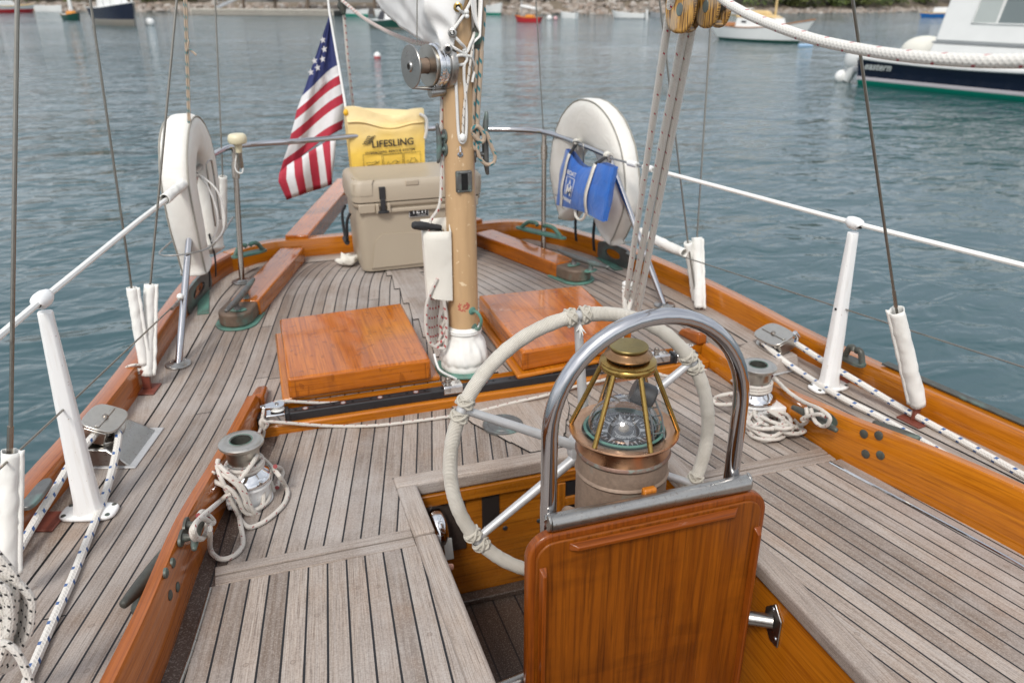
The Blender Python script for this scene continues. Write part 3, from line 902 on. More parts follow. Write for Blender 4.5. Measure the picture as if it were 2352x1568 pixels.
mb = MB(); mb.lathe([(0, .003), (.006, .003), (.009, 0)], axis_matrix(q-V((0, 0, .012)), n), 14)
mb.tube([q-V((0, 0, .01)), q+n*.012, q+V((0, 0, .014))+n*.004], .0035, 8)
mb.build("eye_strap", M['steel'], mast)
def horn_cleat(name, parent, c, axis, nrm, L=.12, r=.009, h=.028, mat='bronze_dark', base=True):
    """a two-legged horn cleat centred on c: axis along its horns, nrm away from what it is bolted to"""
    c = V(c); ax = V(axis).normalized(); n = V(nrm).normalized(); ax = (ax-n*ax.dot(n)).normalized()
    mb = MB()
    pts = []; rad = []
    for i in range(17):
        s = -1+2*i/16
        pts.append(c+ax*(s*L/2)+n*(h+.006*s*s)); rad.append(r*(.55+.45*(1-abs(s)**2.2)))
    pts.insert(0, pts[0]-ax*.003); rad.insert(0, r*.25); pts.append(pts[-1]+ax*.003); rad.append(r*.25)
    mb.tube(pts, rad, 12)
    for s in (-1, 1):
        f = c+ax*(s*L*.17)
        mb.tube([f-n*.002, f+n*.004, f+n*h*.6, f+n*h], [r*1.25, r*1.0, r*.72, r*.8], 12)
    if base:
        w_ = n.cross(ax)
        for s in (-1, 1):
            f = c+ax*(s*L*.17)
            ring = [f+ax*(math.cos(k*2*PI/16)*r*2.4)+w_*(math.sin(k*2*PI/16)*r*1.5) for k in range(16)]
            mb.hexa([p-n*.002 for p in ring], [p+n*.004 for p in ring])
    if parent is None:
        return mb.build(name, M[mat], sharp=60)
    return mb.build(name, M[mat], parent, sharp=60)
q = V((MX-.048, MY-.014, atY(1011, 328, 2.46).z))
horn_cleat("mast_cleat", mast, q, (0, 0, 1), (-.97, -.25, 0), .115, .009, .02, 'bronze_grey')
q = V((MX+.047, MY-.005, atY(1118, 330, 2.46).z))
horn_cleat("mast_cleat", mast, q, (.12, 0, 1), (1, -.1, 0), .19, .011, .036, 'bronze_grey')

def rope(name, pts, r, mat, label, cat, group=None, k=6, n=8, parent=None, smooth_it=True, r_ends=None):
    pts = smooth(pts, k) if smooth_it else [V(p) for p in pts]
    mb = MB(); mb.tube(pts, r, n)
    o = mb.build(name, M[mat], parent)
    if parent is None: tag(o, label, cat, group)
    return o

# reel halyard winch on the mast
dd = V((-.965, -.262, 0)).normalized()
b0 = V((MX, MY, 0))+dd*.046+V((0, 0, 1.003))
A = axis_matrix(b0, dd)
wn = empty("halyard_winch", b0, "chrome reel winch with wire on its drum, bolted to the mast", "winch")
mb = MB(); mb.lathe([(0, .006), (.066, .006), (.070, .0), (.070, -.012)], A, 36)
mb.bx(-.022, .022, -.10, -.06, -.012, .005, 0, axis_matrix(b0, dd, (0, 0, 1)) @ Matrix.Rotation(PI/2, 4, 'Z'))
mb.build("mounting_plate", M['steel_worn'], wn)
mb = MB(); mb.lathe([(.060, .006), (.062, .010), (.062, .022), (.059, .024), (.059, .027), (.062, .029), (.062, .036), (.057, .040)], A, 36)
mb.build("brake_drum", M['chrome'], wn)
mb = MB(); mb.lathe([(.057, .040), (.050, .041), (.050, .050), (.060, .052), (.060, .055), (.024, .056)], A, 36)
mb.build("inner_flange", M['chrome_worn'], wn)
mb = MB(); mb.lathe([(.022, .056), (.022, .104)], A, 28)
mb.build("drum_core", M['bronze_tube'], wn)
mb = MB()
hel = [A @ V((.0245*math.cos(k*.5), .0245*math.sin(k*.5), .084+.0029*k*.5/(2*PI))) for k in range(84)]
mb.tube(hel, .0018, 6)
mb.build("wire_turns", M['wire'], wn)
mb = MB(); mb.lathe([(.024, .104), (.060, .106), (.0615, .108), (.060, .110), (.016, .112), (.014, .116), (.009, .116), (.009, .104), (0, .104)], A, 40)
mb.build("outer_flange", M['steel_worn'], wn)
mb = MB()
p0 = A @ V((0, 0, .11)); dn = V((0, 0, -1))
mb.tube([A @ V((0, 0, .108))+dn*.059, b0+dd*.03+dn*.066, b0+dd*.004+dn*.066], [.0035, .0075, .0085], 10)
mb.tube([b0+dd*.0+dn*.075, b0+dd*.05+dn*.078], .014, 14)
mb.build("brake_arm", M['steel_worn'], wn)
top = atY(958, -60, 2.42)
rope("winch_wire", [atY(957.5, 105, 2.415), atY(958, 0, 2.42), atY(958.5, -160, 2.43)], .0019, 'wire', "thin wire rising from the reel winch drum past the sail", "wire", smooth_it=False)

# furled sail laced to the mast
cols = [(1033, 129, 2.412), (1030, 124, 2.414), (1018, 119, 2.43), (1000, 105, 2.53), (980, 93, 2.64), (958, 79, 2.78), (932, 62, 2.96), (905, 42, 3.16), (885, 20, 3.32), (872, -2, 3.46), (862, -30, 3.7), (850, -50, 4.2)]
luff = [(1033, 129), (1043, 103), (1046, 78), (1051, 50), (1064, 12), (1076, -30), (1084, -80)]
luffY = [2.412, 2.413, 2.413, 2.414, 2.418, 2.42, 2.42]
P = []
cp = smooth([atY(*c) for c in cols], 5)
lp = smooth([atY(px, py, yy) for (px, py), yy in zip(luff, luffY)], 6)
for i, b in enumerate(cp):
    row = []
    k = min(1.0, i/9.0)
    for j, l in enumerate(lp):
        tt = j/(len(lp)-1)
        free = b+V((-.015-.055*math.sin(tt*PI*.6)*min(1, k*1.2), -.0, .40*tt+.06*tt*tt))
        e = lp[0]
        lf = l+(b-e)
        p = lf.lerp(free, min(1, k*1.25)) if k < 1 else free
        amp = .012*min(1, i/4)*(1-.5*k)+.004*k
        wv = pnoise(V((p.y*9, p.z*16, 1.3)))+.6*pnoise(V((p.y*20+p.z*11, p.z*30, 4.1)))
        p = p+V((-1, -.6, 0))*amp*wv
        if i < 22:
            p = p+V((-.011*math.sin(tt*16+i*.35)*min(1, i/5)*(1-i/22), -.006*math.sin(tt*23)*min(1, i/5), 0))
        row.append(p)
    P.append(row)
sail = empty("furled_sail", (MX-.05, 2.5, 1.03), "white mizzen sail bunched up and laced to the mast", "sail")
mb = MB(); mb.grid(P)
mb.build("sail_cloth", M['sail'], sail, sharp=180, solid=.004)
# the other face of the sail on the far side of the mast
rt = [(1084, -20, 2.42), (1090, 45, 2.43), (1104, 79, 2.445), (1109, 60, 2.47), (1111, 20, 2.5)]
mb = MB(); P = []
for a, b in zip(smooth([atY(1078, -30, 2.418), atY(1087, 40, 2.424), atY(1104, 79, 2.44)], 6), smooth([atY(1108, -60, 2.6), atY(1110, 0, 2.58), atY(1105, 81, 2.46)], 6)):
    row = []
    for j in range(6):
        p = a.lerp(b, j/5)
        d = V((p.x-MX, p.y-MY, 0)); rr = max(d.length, .056+.004*math.sin(j*2)); d = d.normalized()*rr
        row.append(V((MX+d.x, MY+d.y, p.z)))
    P.append(row)
mb.grid(P); mb.build("sail_cloth", M['sail'], sail, sharp=180, solid=.003)
P = []
for i, b in enumerate(cp[10:]):
    P.append([b, b+V((.06, .0, -.006)), b+V((.115, 0, .04)), b+V((.13, 0, .25)), b+V((.12, 0, .45))])
mb = MB(); mb.grid(P); mb.build("sail_cloth", M['sail'], sail, sharp=180, solid=.003)
def grommet(px, py, yy):
    q = atY(px, py, yy-.006)
    A = axis_matrix(q, (-.35, -.9, .1))
    mb = MB(); mb.lathe([(.0065, .002), (.0085, .0045), (.0125, .003), (.0135, 0), (.0135, -.003)], A, 20)
    g = mb.build("grommet", M['brass'] if py < 30 else M['steel_worn'], sail)
    mb = MB(); mb.disc(A @ V((0, 0, .0012)), .0066, (-.35, -.9, .1), 14); mb.build("grommet_hole", M['black_hole'], g)
grommet(1052, 17, 2.413); grommet(1039, 76, 2.408); grommet(1029, 113, 2.402)

def mc(x, y):                    # measured on the enlarged detail of the mast head of the lacing
    return ((1000+x/3.92)/1.08844, (y/3.92)/1.08844)
def lace(pts, off=.006):
    out = []
    for x, y in pts:
        px, py = mc(x, y)
        q = on_mast(px, py, off) if px > 1030 else atY(px, py, 2.402)
        if q.y > 2.402 and py < 140 and px < 1060: q = atY(px, py, 2.404)
        out.append(q)
    return out
lacing = empty("lacing_line", on_mast(1050, 200), "white laid cord lacing the sail and looping down the mast front", "cord")
for pts in ([(560, 75), (590, 105), (625, 140), (600, 185), (565, 235), (530, 285), (502, 300)],
            [(502, 305), (525, 345), (590, 420), (635, 470), (650, 540), (690, 560), (722, 620), (733, 680), (718, 740), (706, 808)],
            [(462, 440), (485, 500), (515, 570), (530, 610), (540, 640), (545, 760), (556, 960), (566, 1190), (578, 1340), (600, 1395), (625, 1395), (645, 1340), (652, 1150), (640, 900), (628, 760), (630, 640), (655, 590), (640, 550), (575, 545), (530, 575), (520, 610), (560, 640), (630, 630)],
            [(515, 460), (560, 490), (620, 520), (660, 505), (690, 430), (715, 370), (735, 290)],
            [(625, 140), (655, 90), (690, 20), (705, -40)], [(615, 500), (640, 480), (620, 455)]):
    mb = MB(); mb.tube(smooth(lace(pts), 6), .0046, 8)
    mb.build("cord_strand", M['rope_white'], lacing)
q = on_mast(*mc(650, 118), .009)
mb = MB(); mb.ball(q, .008, 8); mb.ball(on_mast(*mc(655, 160), .009), .007, 8); mb.ball(on_mast(*mc(612, 1350), .010), (.010, .009, .013), 8)
mb.build("cord_stopper", M['white_vinyl'], lacing)
q = on_mast(*mc(612, 1440), .006)
rope("halyard_tail", lace([(782, 150), (765, 210), (735, 300), (712, 450), (690, 600), (668, 780), (640, 950), (622, 1150), (614, 1320)], .007), .0042, 'rope_black', "thin line with black flecks crossing the mast front beside white cord", "line")

# falls and coils on the right side of the mast
halyards = empty("halyard_coil", V((MX+.07, MY, .6)), "tan halyards with blue flecks cleated on the right of the mast", "rope coil")
def mr(pts, base=2.455, off=0):
    return [atY(*mc(x, y), base+off) for x, y in pts]
for k, pts in enumerate(([(812, -40), (822, 120), (815, 260), (800, 440), (780, 700), (762, 1000), (745, 1250), (738, 1450)],
            [(752, 480), (742, 700), (722, 950), (712, 1200), (716, 1400), (738, 1462), (762, 1400), (758, 1240), (770, 1000), (790, 700), (800, 500)],
            [(690, 1300), (700, 1270), (760, 1240), (815, 1300), (822, 1370), (790, 1390), (735, 1340), (700, 1310)])):
    mb = MB(); mb.tube(smooth(mr(pts, 2.452-.008*k), 6), .0068, 9); mb.build("rope_fall", M['rope_tan'], halyards)
lp_ = [(1112, 300), (1120, 312), (1130, 340), (1137, 358), (1133, 374), (1118, 378), (1104, 366), (1098, 348), (1100, 335)]
mb = MB(); mb.tube(smooth([atY(x, y, 2.44) for x, y in lp_], 6), .0060, 9); mb.build("rope_loop", M['rope_tan'], halyards)
gear = empty("running_block", V((MX+.07, MY, 1.0)), "dark shackle and small bronze block on the right of the mast", "block")
mb = MB()
mb.tube(smooth(mr([(758, -40), (752, 120), (748, 260), (752, 330)], 2.47), 4), .006, 8)
mb.tube(smooth(mr([(800, 200), (795, 330), (800, 440)], 2.48), 4), .007, 8)
mb.build("shackle_pin", M['bronze_dark'], gear)
mb = MB(); A = axis_matrix(atY(*mc(750, 380), 2.455), (-.3, -1, 0)); mb.lathe([(0, .012), (.008, .012), (.012, .008), (.017, .006), (.017, -.008), (0, -.008)], A, 20)
mb.build("block_sheave", M['verdigris'], gear)
mb = MB(); mb.bx(-.012, .012, -.03, .03, -.012, .006, 0, A); mb.build("block_cheek", M['bronze_dark'], gear, bevel=.004)
# red-marked tail down the left side of the mast and its coil behind the handle pocket
rope("mizzen_halyard", [atY(1020, 60, 2.47), atY(1013, 300, 2.47), atY(1014, 380, 2.46), atY(1013, 440, 2.45), atY(1007, 478, 2.44), atY(990, 505, 2.44), atY(983, 530, 2.43)], .0052, 'rope_redmark', "white line with red marks down the left edge of the mast", "line")
coil = empty("rope_coil", (.56, 2.47, .05), "hanging coil of red flecked line beside the mast foot", "rope coil")
for k in range(5):
    xl = 978+6*k; d = .02*k
    pts = [(1004-3*k, 640), (xl+4, 690), (xl, 735), (xl+3, 770), (xl+12+k, 790+4*k-(12 if k > 2 else 0)), (1012, 800-14*k), (1024, 792-20*k), (1026, 740-10*k), (1020, 690)]
    mb = MB(); mb.tube(smooth([atY(x, y, 2.425+d) for x, y in pts], 6), .0058, 8); mb.build("coil_turn", M['rope_redmark'], coil)

# winch handle in its canvas pocket
pk = empty("handle_pocket", V((.58, 2.46, .2)), "cream canvas pocket hung on the left of the mast", "pocket")
c0, c1 = atY(1014, 482, 2.47), atY(984, 650, 2.44)
xl0, xl1 = atY(980, 530, 2.435).x, atY(1034, 530, 2.435).x
zt, zb = atY(1034, 530, 2.43).z, atY(1032, 688, 2.43).z
mb = MB()
rows = []
for i in range(9):
    s = i/8
    z = zb+(zt-zb)*s
    xa = atY(985+(980-985)*s, 660, 2.435).x-.002; xb = xl1-.002*(1-s)
    ztilt = (.0 if i < 7 else .0)
    w1 = .004*math.sin(s*6)
    rows.append([V((xa, 2.470, z+.034*s)), V((xa-.001, 2.437+w1, z+.020*(1-s)+.006*s)), V((xa+.018, 2.425+w1, z+.010*(1-s)+.004*s)), V((xb-.012, 2.424, z)), V((xb, 2.427, z-.002)), V((xb+.002, 2.47, z+.034*s))])
mb.grid(rows, closev=True)
mb.face([mb.vert(p) for p in rows[0]])
mb.build("pocket_cloth", M['cloth_dirty'], pk, sharp=50, solid=.003)
hd = empty("winch_crank", atY(978, 520, 2.44), "black rubber grip of a winch handle poking from the pocket", "handle")
a, b = atY(947, 517, 2.42), atY(1012, 523, 2.45)
pts = [a.lerp(b, s) for s in (0, .02, .08, .3, .6, .8, .84, .9, 1)]
mb = MB(); mb.tube(pts, [.006, .010, .0125, .0145, .0125, .0095, .0105, .0095, .0085], 16); mb.build("grip", M['black_rubber'], hd)
mb = MB(); mb.tube([b-(b-a)*.06, b+V((.006, .008, -.01)), b+V((.006, .01, -.20))], .007, 10); mb.build("handle_arm", M['chrome'], hd)

# ------------------------------------------------------------------ hatches
def hatch(lid, zl0, zl1, frame, zf, label):
    h = empty("deck_hatch", sum((V((p.x, p.y, 0)) for p in lid), V((0, 0, 0)))/4, label, "hatch", "varnished deck hatches")
    mb = MB(); mb.hexa([V((p.x, p.y, zl0)) for p in lid], [V((p.x, p.y, zl1)) for p in lid], 0, (0, 1, 0))
    l = mb.build("hatch_lid", M['hatch'], h, bevel=.009, bseg=3)
    mb = MB(); mb.hexa([V((p.x, p.y, .001)) for p in frame], [V((p.x, p.y, zf)) for p in frame], 0, (0, 1, 0))
    mb.build("hatch_coaming", M['varnish'], h, bevel=.006)
    cx, cy = sum(p.x for p in lid)/4, sum(p.y for p in lid)/4
    mb = MB(); mb.hexa([V((p.x, p.y, zf-.001)).lerp(V((cx, cy, zf-.001)), .05) for p in lid], [V((p.x, p.y, zl0+.002)).lerp(V((cx, cy, zl0+.002)), .05) for p in lid])
    mb.build("hatch_rebate", M['black_hole'], h)
    # corner post seam and brass peg on the near face
    a, b = V((lid[0].x, lid[0].y, 0)), V((lid[1].x, lid[1].y, 0)); u = (b-a).normalized(); n = V((u.y, -u.x, 0))
    for s in (.045, .955):
        mb = MB(); q = a.lerp(b, s)+n*.0012
        mb.poly([q+V((0, 0, zl0+.004)), q+u*.0016+V((0, 0, zl0+.004)), q+u*.0016+V((0, 0, zl1-.009)), q+V((0, 0, zl1-.009))])
        mb.build("corner_joint", M['mahogany'], l)
    return h
Z1 = .092
hatch([V((.0524, 2.371, 0)), V((.5116, 2.372, 0)), V((.5246, 2.925, 0)), V((.0614, 2.902, 0))], .019, Z1,
      [V((.030, 2.386, 0)), V((.545, 2.386, 0)), V((.548, 2.97, 0)), V((.040, 2.95, 0))], .0175, "varnished square hatch left of the mast, spotted with rain")
nl, nr_ = at(1200, 808, Z1), at(1335, 784, Z1)
u_ = (nr_-nl).normalized(); nr2 = nl+u_*.47
fl, fr_ = at(1099, 678, Z1), at(1337, 655, Z1)
er = at(1392, 706, Z1); ed = (er-fr_).normalized(); nr2 = fr_+ed*((nr2-fr_).dot(ed))
hatch([nl, nr2, fr_, fl], .019, Z1, [nl+V((-.025, -.022, 0)), nr2+V((.025, -.022, 0)), fr_+V((.022, .02, 0)), fl+V((-.022, .02, 0))], .0175, "varnished square hatch right of the mast, behind the wheel")
# ------------------------------------------------------------------ traveller track
TZ = 0.0
trk = empty("traveller_track", (.75, 2.34, 0), "long black mainsheet track with chrome ends, across the boat before the hatches", "track")
ya, yb = 2.315, 2.352
xa, xb = .035, 1.40
mb = MB()
prof = [(-.0175, -.028), (-.0175, -.003), (-.0155, 0), (-.003, 0), (-.002, -.001), (.002, -.001), (.003, 0), (.0155, 0), (.0175, -.003), (.0175, -.028)]
mb.sweep(prof, [V((xa, 2.334, 0)), V((xb, 2.334, 0))])
beam = mb.build("track_beam", M['black_plastic'], trk, sharp=30)
mbh = MB(); n_ = 0
x = xa+.06
while x < xb-.03:
    for q in (-.03, .03):
        mb = MB(); mb.disc((x+q, 2.334, .0005), .0050, (0, 0, 1), 14); mb.build("bolt_hole", M['black_hole'], beam, weld=False)
    mb = MB(); mb.lathe([(0, .0012), (.0068, .001), (.0090, 0)], Matrix.Translation((x, 2.334, .0002)), 16, 0)
    mb.tube([V((x+.0085*math.cos(a), 2.334+.0085*math.sin(a), .0008)) for a in [2*PI*k/16 for k in range(16)]], .0014, 5, 1, closed=True)
    mb.build("track_screw", [M['galv'], M['red_iron']], beam)
    x += .118
def end_fitting(x, s, parent):
    mb = MB(); mb.bx(min(x, x+s*.072), max(x, x+s*.072), 2.313, 2.355, -.0285, .004)
    mb.build("end_bracket", M['chrome'], parent, bevel=.004)
    mb = MB(); mb.bx(min(x, x-s*.012), max(x, x-s*.012), 2.311, 2.357, -.0285, .006); mb.build("end_stop", M['black_plastic'], parent, bevel=.003)
    mb = MB(); mb.bx(min(x+s*.073, x+s*.086), max(x+s*.073, x+s*.086), 2.312, 2.356, -.040, .002); mb.build("end_cap", M['black_plastic'], parent, bevel=.003)
    # sheave with its cheek plate
    c = V((x+s*.022, 2.338, .016)); e = V((x+s*.062, 2.334, .016))
    mb = MB(); mb.lathe([(0, -.008), (.021, -.008), (.022, -.006), (.019, 0), (.022, .006), (.021, .008), (0, .008)], Matrix.Translation(c), 24)
    mb.build("sheave", M['white_vinyl'], parent)
    ring = [c+V((math.cos(a), math.sin(a), 0))*.024 for a in [PI/2*s*-1+s*-1*PI*k/12 for k in range(13)]] if False else None
    pts = []
    d = (e-c).normalized(); w_ = V((-d.y, d.x, 0))
    for k in range(13): a = PI/2+PI*k/12; pts.append(c+(d*math.cos(a)+w_*math.sin(a))*.024)
    for k in range(9): a = -PI/2+PI*k/8; pts.append(e+(d*math.cos(a)+w_*math.sin(a))*.011)
    mb = MB(); mb.hexa([p+V((0, 0, .009)) for p in pts], [p+V((0, 0, .012)) for p in pts])
    ck = mb.build("cheek_plate", M['chrome'], parent, bevel=.001)
    mb = MB(); mb.lathe([(0, .004), (.005, .0035), (.006, 0)], Matrix.Translation(c+V((0, 0, .012))), 12); mb.build("pivot_bolt", M['steel_worn'], ck)
    mb = MB(); mb.lathe([(0, .004), (.005, .0035), (.006, 0)], Matrix.Translation(e+V((0, 0, .012))), 12); mb.build("pivot_bolt", M['steel_worn'], ck)
end_fitting(xa-.002, -1, trk)
end_fitting(xb+.002, 1, trk)
def car(x, name, label, extra=False):
    c = empty(name, (x, 2.334, .0), label, "traveller car")
    mb = MB(); mb.bx(x-.032, x+.032, 2.312, 2.356, .002, .0135); mb.bx(x-.032, x+.032, 2.3105, 2.3145, -.016, .010); mb.bx(x-.032, x+.032, 2.3535, 2.3575, -.016, .010)
    mb.build("car_body", M['chrome'], c, bevel=.002)
    mb = MB(); mb.lathe([(0, .022), (.006, .022), (.009, .019), (.009, .014), (.012, .012), (.013, .008), (.009, .006), (.009, 0)], Matrix.Translation((x-.012, 2.336, .0135)), 16)
    mb.build("plunger_stop", M['steel_brown'], c)
    mb = MB(); mb.lathe([(0, .003), (.005, .002), (.006, 0)], Matrix.Translation((x+.018, 2.334, .0135)), 12); mb.build("car_screw", M['steel_worn'], c)
    return c
x1 = atY(1038, 890, 2.334).x
car(x1, "track_stop", "chrome stop car on the black track below the mast")
x2 = atY(1392, 835, 2.334).x
c2 = car(x2, "mainsheet_car", "chrome traveller car under the mainsheet tackle, partly behind the binnacle")
x3 = atY(1515, 815, 2.334).x
car(x3, "track_stop", "chrome stop car at the right end of the black track")
# control lines of the traveller
rope("traveller_line", [atY(602, 972, 2.29), atY(622, 968, 2.288), atY(650, 970, 2.286), at(760, 978, ZS+.008), at(860, 977, ZS+.007), at(960, 966, ZS+.007), at(1080, 948, ZS+.007), at(1180, 924, ZS+.008), at(1250, 908, ZS+.02), atY(1330, 885, 2.29), atY(1440, 860, 2.285)], .0052, 'rope_plain',
     "grey control line sagging along the near side of the varnished beam", "line", "traveller control lines")
rope("traveller_line", [atY(628, 924, 2.355), atY(660, 921, 2.366), atY(760, 925, 2.371), atY(860, 914, 2.371), atY(1180, 868, 2.371), atY(1260, 857, 2.371), atY(1350, 840, 2.37)], .0052, 'rope_plain',
     "grey control line between the black track and the hatches", "line", "traveller control lines")
kn = empty("line_knot", atY(608, 975, 2.285), "small stopper knot of grey line at the left end of the beam", "knot")
mb = MB(); mb.tube(smooth([atY(604, 958, 2.288), atY(598, 972, 2.275), atY(606, 984, 2.278), atY(614, 974, 2.270), atY(604, 966, 2.272), atY(606, 990, 2.278), atY(604, 1003, 2.278)], 6), .0055, 8); mb.build("knot_turns", M['rope_plain'], kn)
rope("traveller_line", [atY(607, 932, 2.34), atY(603, 955, 2.30), atY(598, 985, 2.27), at(592, 1000, .03)], .005, 'rope_plain', "grey control line dropping from the left end sheave towards the winch", "line", "traveller control lines")
rope("traveller_line", [atY(1578, 840, 2.33), atY(1620, 850, 2.29), atY(1668, 868, 2.25), at(1705, 885, .05)], .005, 'rope_plain', "grey control line leading from the right end sheave towards the winch", "line", "traveller control lines")
rope("traveller_line", [atY(1500, 855, 2.30), atY(1540, 866, 2.285), atY(1560, 868, 2.28), atY(1570, 878, 2.275), atY(1580, 885, 2.275)], .006, 'rope_plain', "short knotted end of line below the chrome right end of the track", "line", "traveller control lines")

# ------------------------------------------------------------------ cockpit winches
def winch(cx, cy, zt, label, side, coam_f):
    w_ = empty("sheet_winch", (cx, cy, ZS), label, "winch", "cockpit sheet winches")
    A = Matrix.Translation((cx, cy, zt))
    mb = MB(); mb.lathe([(.027, -.03), (.027, -.002), (.030, 0), (.052, -.001), (.058, -.006), (.058, -.012), (.054, -.017), (.047, -.019), (.045, -.022), (.042, -.040), (.041, -.060)], A, 40)
    mb.build("winch_crown", M['chrome_worn'], w_)
    mb = MB(); mb.lathe([(.0272, -.0005), (.0285, .0008), (.0300, .0006), (.0305, -.0010)], A, 30); mb.build("socket_ring", M['verdigris'], w_)
    mb = MB(); mb.lathe([(0, -.030), (.0268, -.030), (.0268, -.004)], A, 24); mb.build("handle_socket", M['bronze_dark'], w_)
    mb = MB(); mb.lathe([(.041, -.060), (.041, -.082), (.046, -.089), (.058, -.098), (.066, -.108), (.068, -.114), (.068, -.118), (.064, -.120)], A, 44)
    mb.build("winch_drum", M['chrome'], w_)
    mb = MB(); mb.lathe([(.064, -.120), (.066, -.122), (.066, -.129), (.060, -.130), (.057, -.132), (.055, zt*-1+ZS+.004), (.062, zt*-1+ZS+.0)], A, 36)
    mb.build("winch_pedestal", M['white_paint'], w_)
    # white bracket that carries it off the coaming
    xe = coam_f(cy)
    zt2 = zt-.128
    xin = cx
    lo = []; hi = []
    mb = MB()
    for sgn in (1,):
        pts = [(xe+side*.001, cy-.075), (xe+side*.001, cy+.075), (xin, cy+.060), (xin+side*.02, cy+.03), (xin+side*.02, cy-.03), (xin, cy-.060)]
        if side > 0: pts = list(reversed(pts))
    mb.hexa([V((a, b, zt2-.022)) for a, b in pts], [V((a, b, zt2)) for a, b in pts])
    mb.build("winch_bracket", M['white_paint'], w_, bevel=.004)
    mb = MB()
    a = xe+side*.002
    mb.bx(min(a, a+side*.012), max(a, a+side*.012), cy-.07, cy-.030, ZS+.02, zt2-.02)
    f = mb.build("bracket_foot", M['white_paint'], w_, bevel=.004)
    mb = MB(); mb.disc((a+side*.0135, cy-.05, ZS+.035), .006, (side, 0, 0), 12); mb.build("foot_bolt", M['black_hole'], f)
    return w_
WLx, WLy, WZ = -.092, 1.968, .125
winch(WLx, WLy, WZ, "chrome winch on white pedestal wrapped in rope, by the left coaming", 1, CLf)
pr_ = at(1742, 836, WZ)
WRx, WRy = pr_.x+.0, pr_.y
winch(WRx, WRy, WZ, "chrome winch on white pedestal by the right coaming, beyond the steel arch", -1, CRf)
def turns(cx, cy, zt, nt, label, mat='rope_plain'):
    h = [V((cx+.0465*math.cos(k*.25), cy+.0465*math.sin(k*.25), zt-.088+.0098*k*.25/(2*PI))) for k in range(int(nt*2*PI/.25))]
    return h
# left winch: turns, drapes and loops of one long line
ll = empty("sheet_rope", (WLx, WLy, ZS), "worn line with red flecks looped round the left winch, trailing over the seat", "rope", "ropes on the cockpit winches")
def w1(x, y): return ((440+x/3.409)/1.08844, (960+y/3.409)/1.08844)
def W1(x, y, Y): return atY(*w1(x, y), Y)
def S1(x, y, z=ZS+.008): return at(*w1(x, y), z)
def K1(x, y, d=.042): return on_curve(*w1(x, y), CLf, d)
RR = .0062
mb = MB(); mb.tube(turns(WLx, WLy, WZ, 2.2, ''), RR, 9); mb.build("winch_turns", M['rope_plain'], ll)
strands = [
    [W1(690, 610, 1.95), W1(745, 640, 1.985), W1(800, 690, 2.0), S1(880, 780, .01), S1(935, 870), S1(952, 930), S1(925, 1010), S1(860, 1085), S1(760, 1165), S1(650, 1215), S1(590, 1200, ZS+.012), W1(545, 1140, 1.885), W1(505, 1060, 1.885), W1(465, 980, 1.885), W1(420, 880, 1.885), W1(380, 790, 1.895), W1(352, 700, 1.925), W1(360, 640, 1.94)],
    [W1(370, 690, 1.92), W1(440, 760, 1.892), W1(520, 820, 1.885), W1(580, 900, 1.882), W1(620, 1000, 1.882), W1(660, 1080, 1.885), W1(715, 1110, 1.895), W1(780, 1080, 1.92), W1(830, 1010, 1.95), W1(835, 920, 1.985), W1(800, 820, 2.0), W1(750, 740, 2.005), W1(700, 650, 2.0)],
    [W1(390, 760, 1.905), W1(450, 800, 1.888), W1(530, 870, 1.88), W1(580, 960, 1.878), W1(600, 1030, 1.878), W1(640, 1070, 1.885), W1(700, 1060, 1.895), W1(760, 1020, 1.915), W1(795, 960, 1.94), W1(790, 880, 1.975), W1(760, 800, 1.99), W1(720, 720, 2.0)],
    [W1(330, 740, 1.925), W1(305, 790, 1.92), W1(330, 830, 1.905), W1(400, 860, 1.888), W1(480, 910, 1.88), W1(540, 1000, 1.878), W1(580, 1080, 1.882), W1(640, 1110, 1.888), W1(690, 1090, 1.90), W1(740, 1010, 1.915), W1(745, 930, 1.93), W1(735, 840, 1.96)],
    [W1(690, 600, 1.945), W1(660, 660, 1.925), W1(610, 730, 1.905), W1(560, 790, 1.895), W1(510, 850, 1.886)],
    [W1(470, 930, 1.882), W1(430, 950, 1.882), W1(370, 1000, 1.88), K1(300, 1060), K1(240, 1110), K1(180, 1170), K1(140, 1230), K1(140, 1290), K1(165, 1320)],
    [S1(845, 700, .03), S1(895, 720, ZS+.02), S1(908, 760), S1(890, 810), S1(868, 850), S1(862, 880)],
]
for p in strands:
    mb = MB(); mb.tube(smooth(p, 6), RR, 9); mb.build("rope_strand", M['rope_plain'], ll)
def bare(name, parent, pts, r, mat, k=6):
    mb = MB(); mb.tube(smooth(pts, k), r, 9); return mb.build(name, M[mat], parent)
bare("rope_strand", ll, [K1(190, 1120, .03), K1(230, 1085, .03), K1(290, 1130), K1(320, 1170), K1(300, 1185, .05), K1(230, 1140, .055), K1(170, 1180, .055), K1(150, 1250, .055), K1(180, 1310, .05), K1(230, 1310, .04), K1(260, 1240, .03), K1(255, 1180, .03)], RR, 'rope_plain')
bare("rope_strand", ll, [K1(285, 1180, .05), K1(290, 1260, .06), S1(290, 1380, ZS+.02), S1(310, 1440), S1(370, 1485), S1(450, 1480), S1(530, 1430), S1(570, 1360), S1(568, 1290), S1(550, 1200, ZS+.02), W1(540, 1110, 1.90), W1(540, 1040, 1.90)], RR, 'rope_plain')
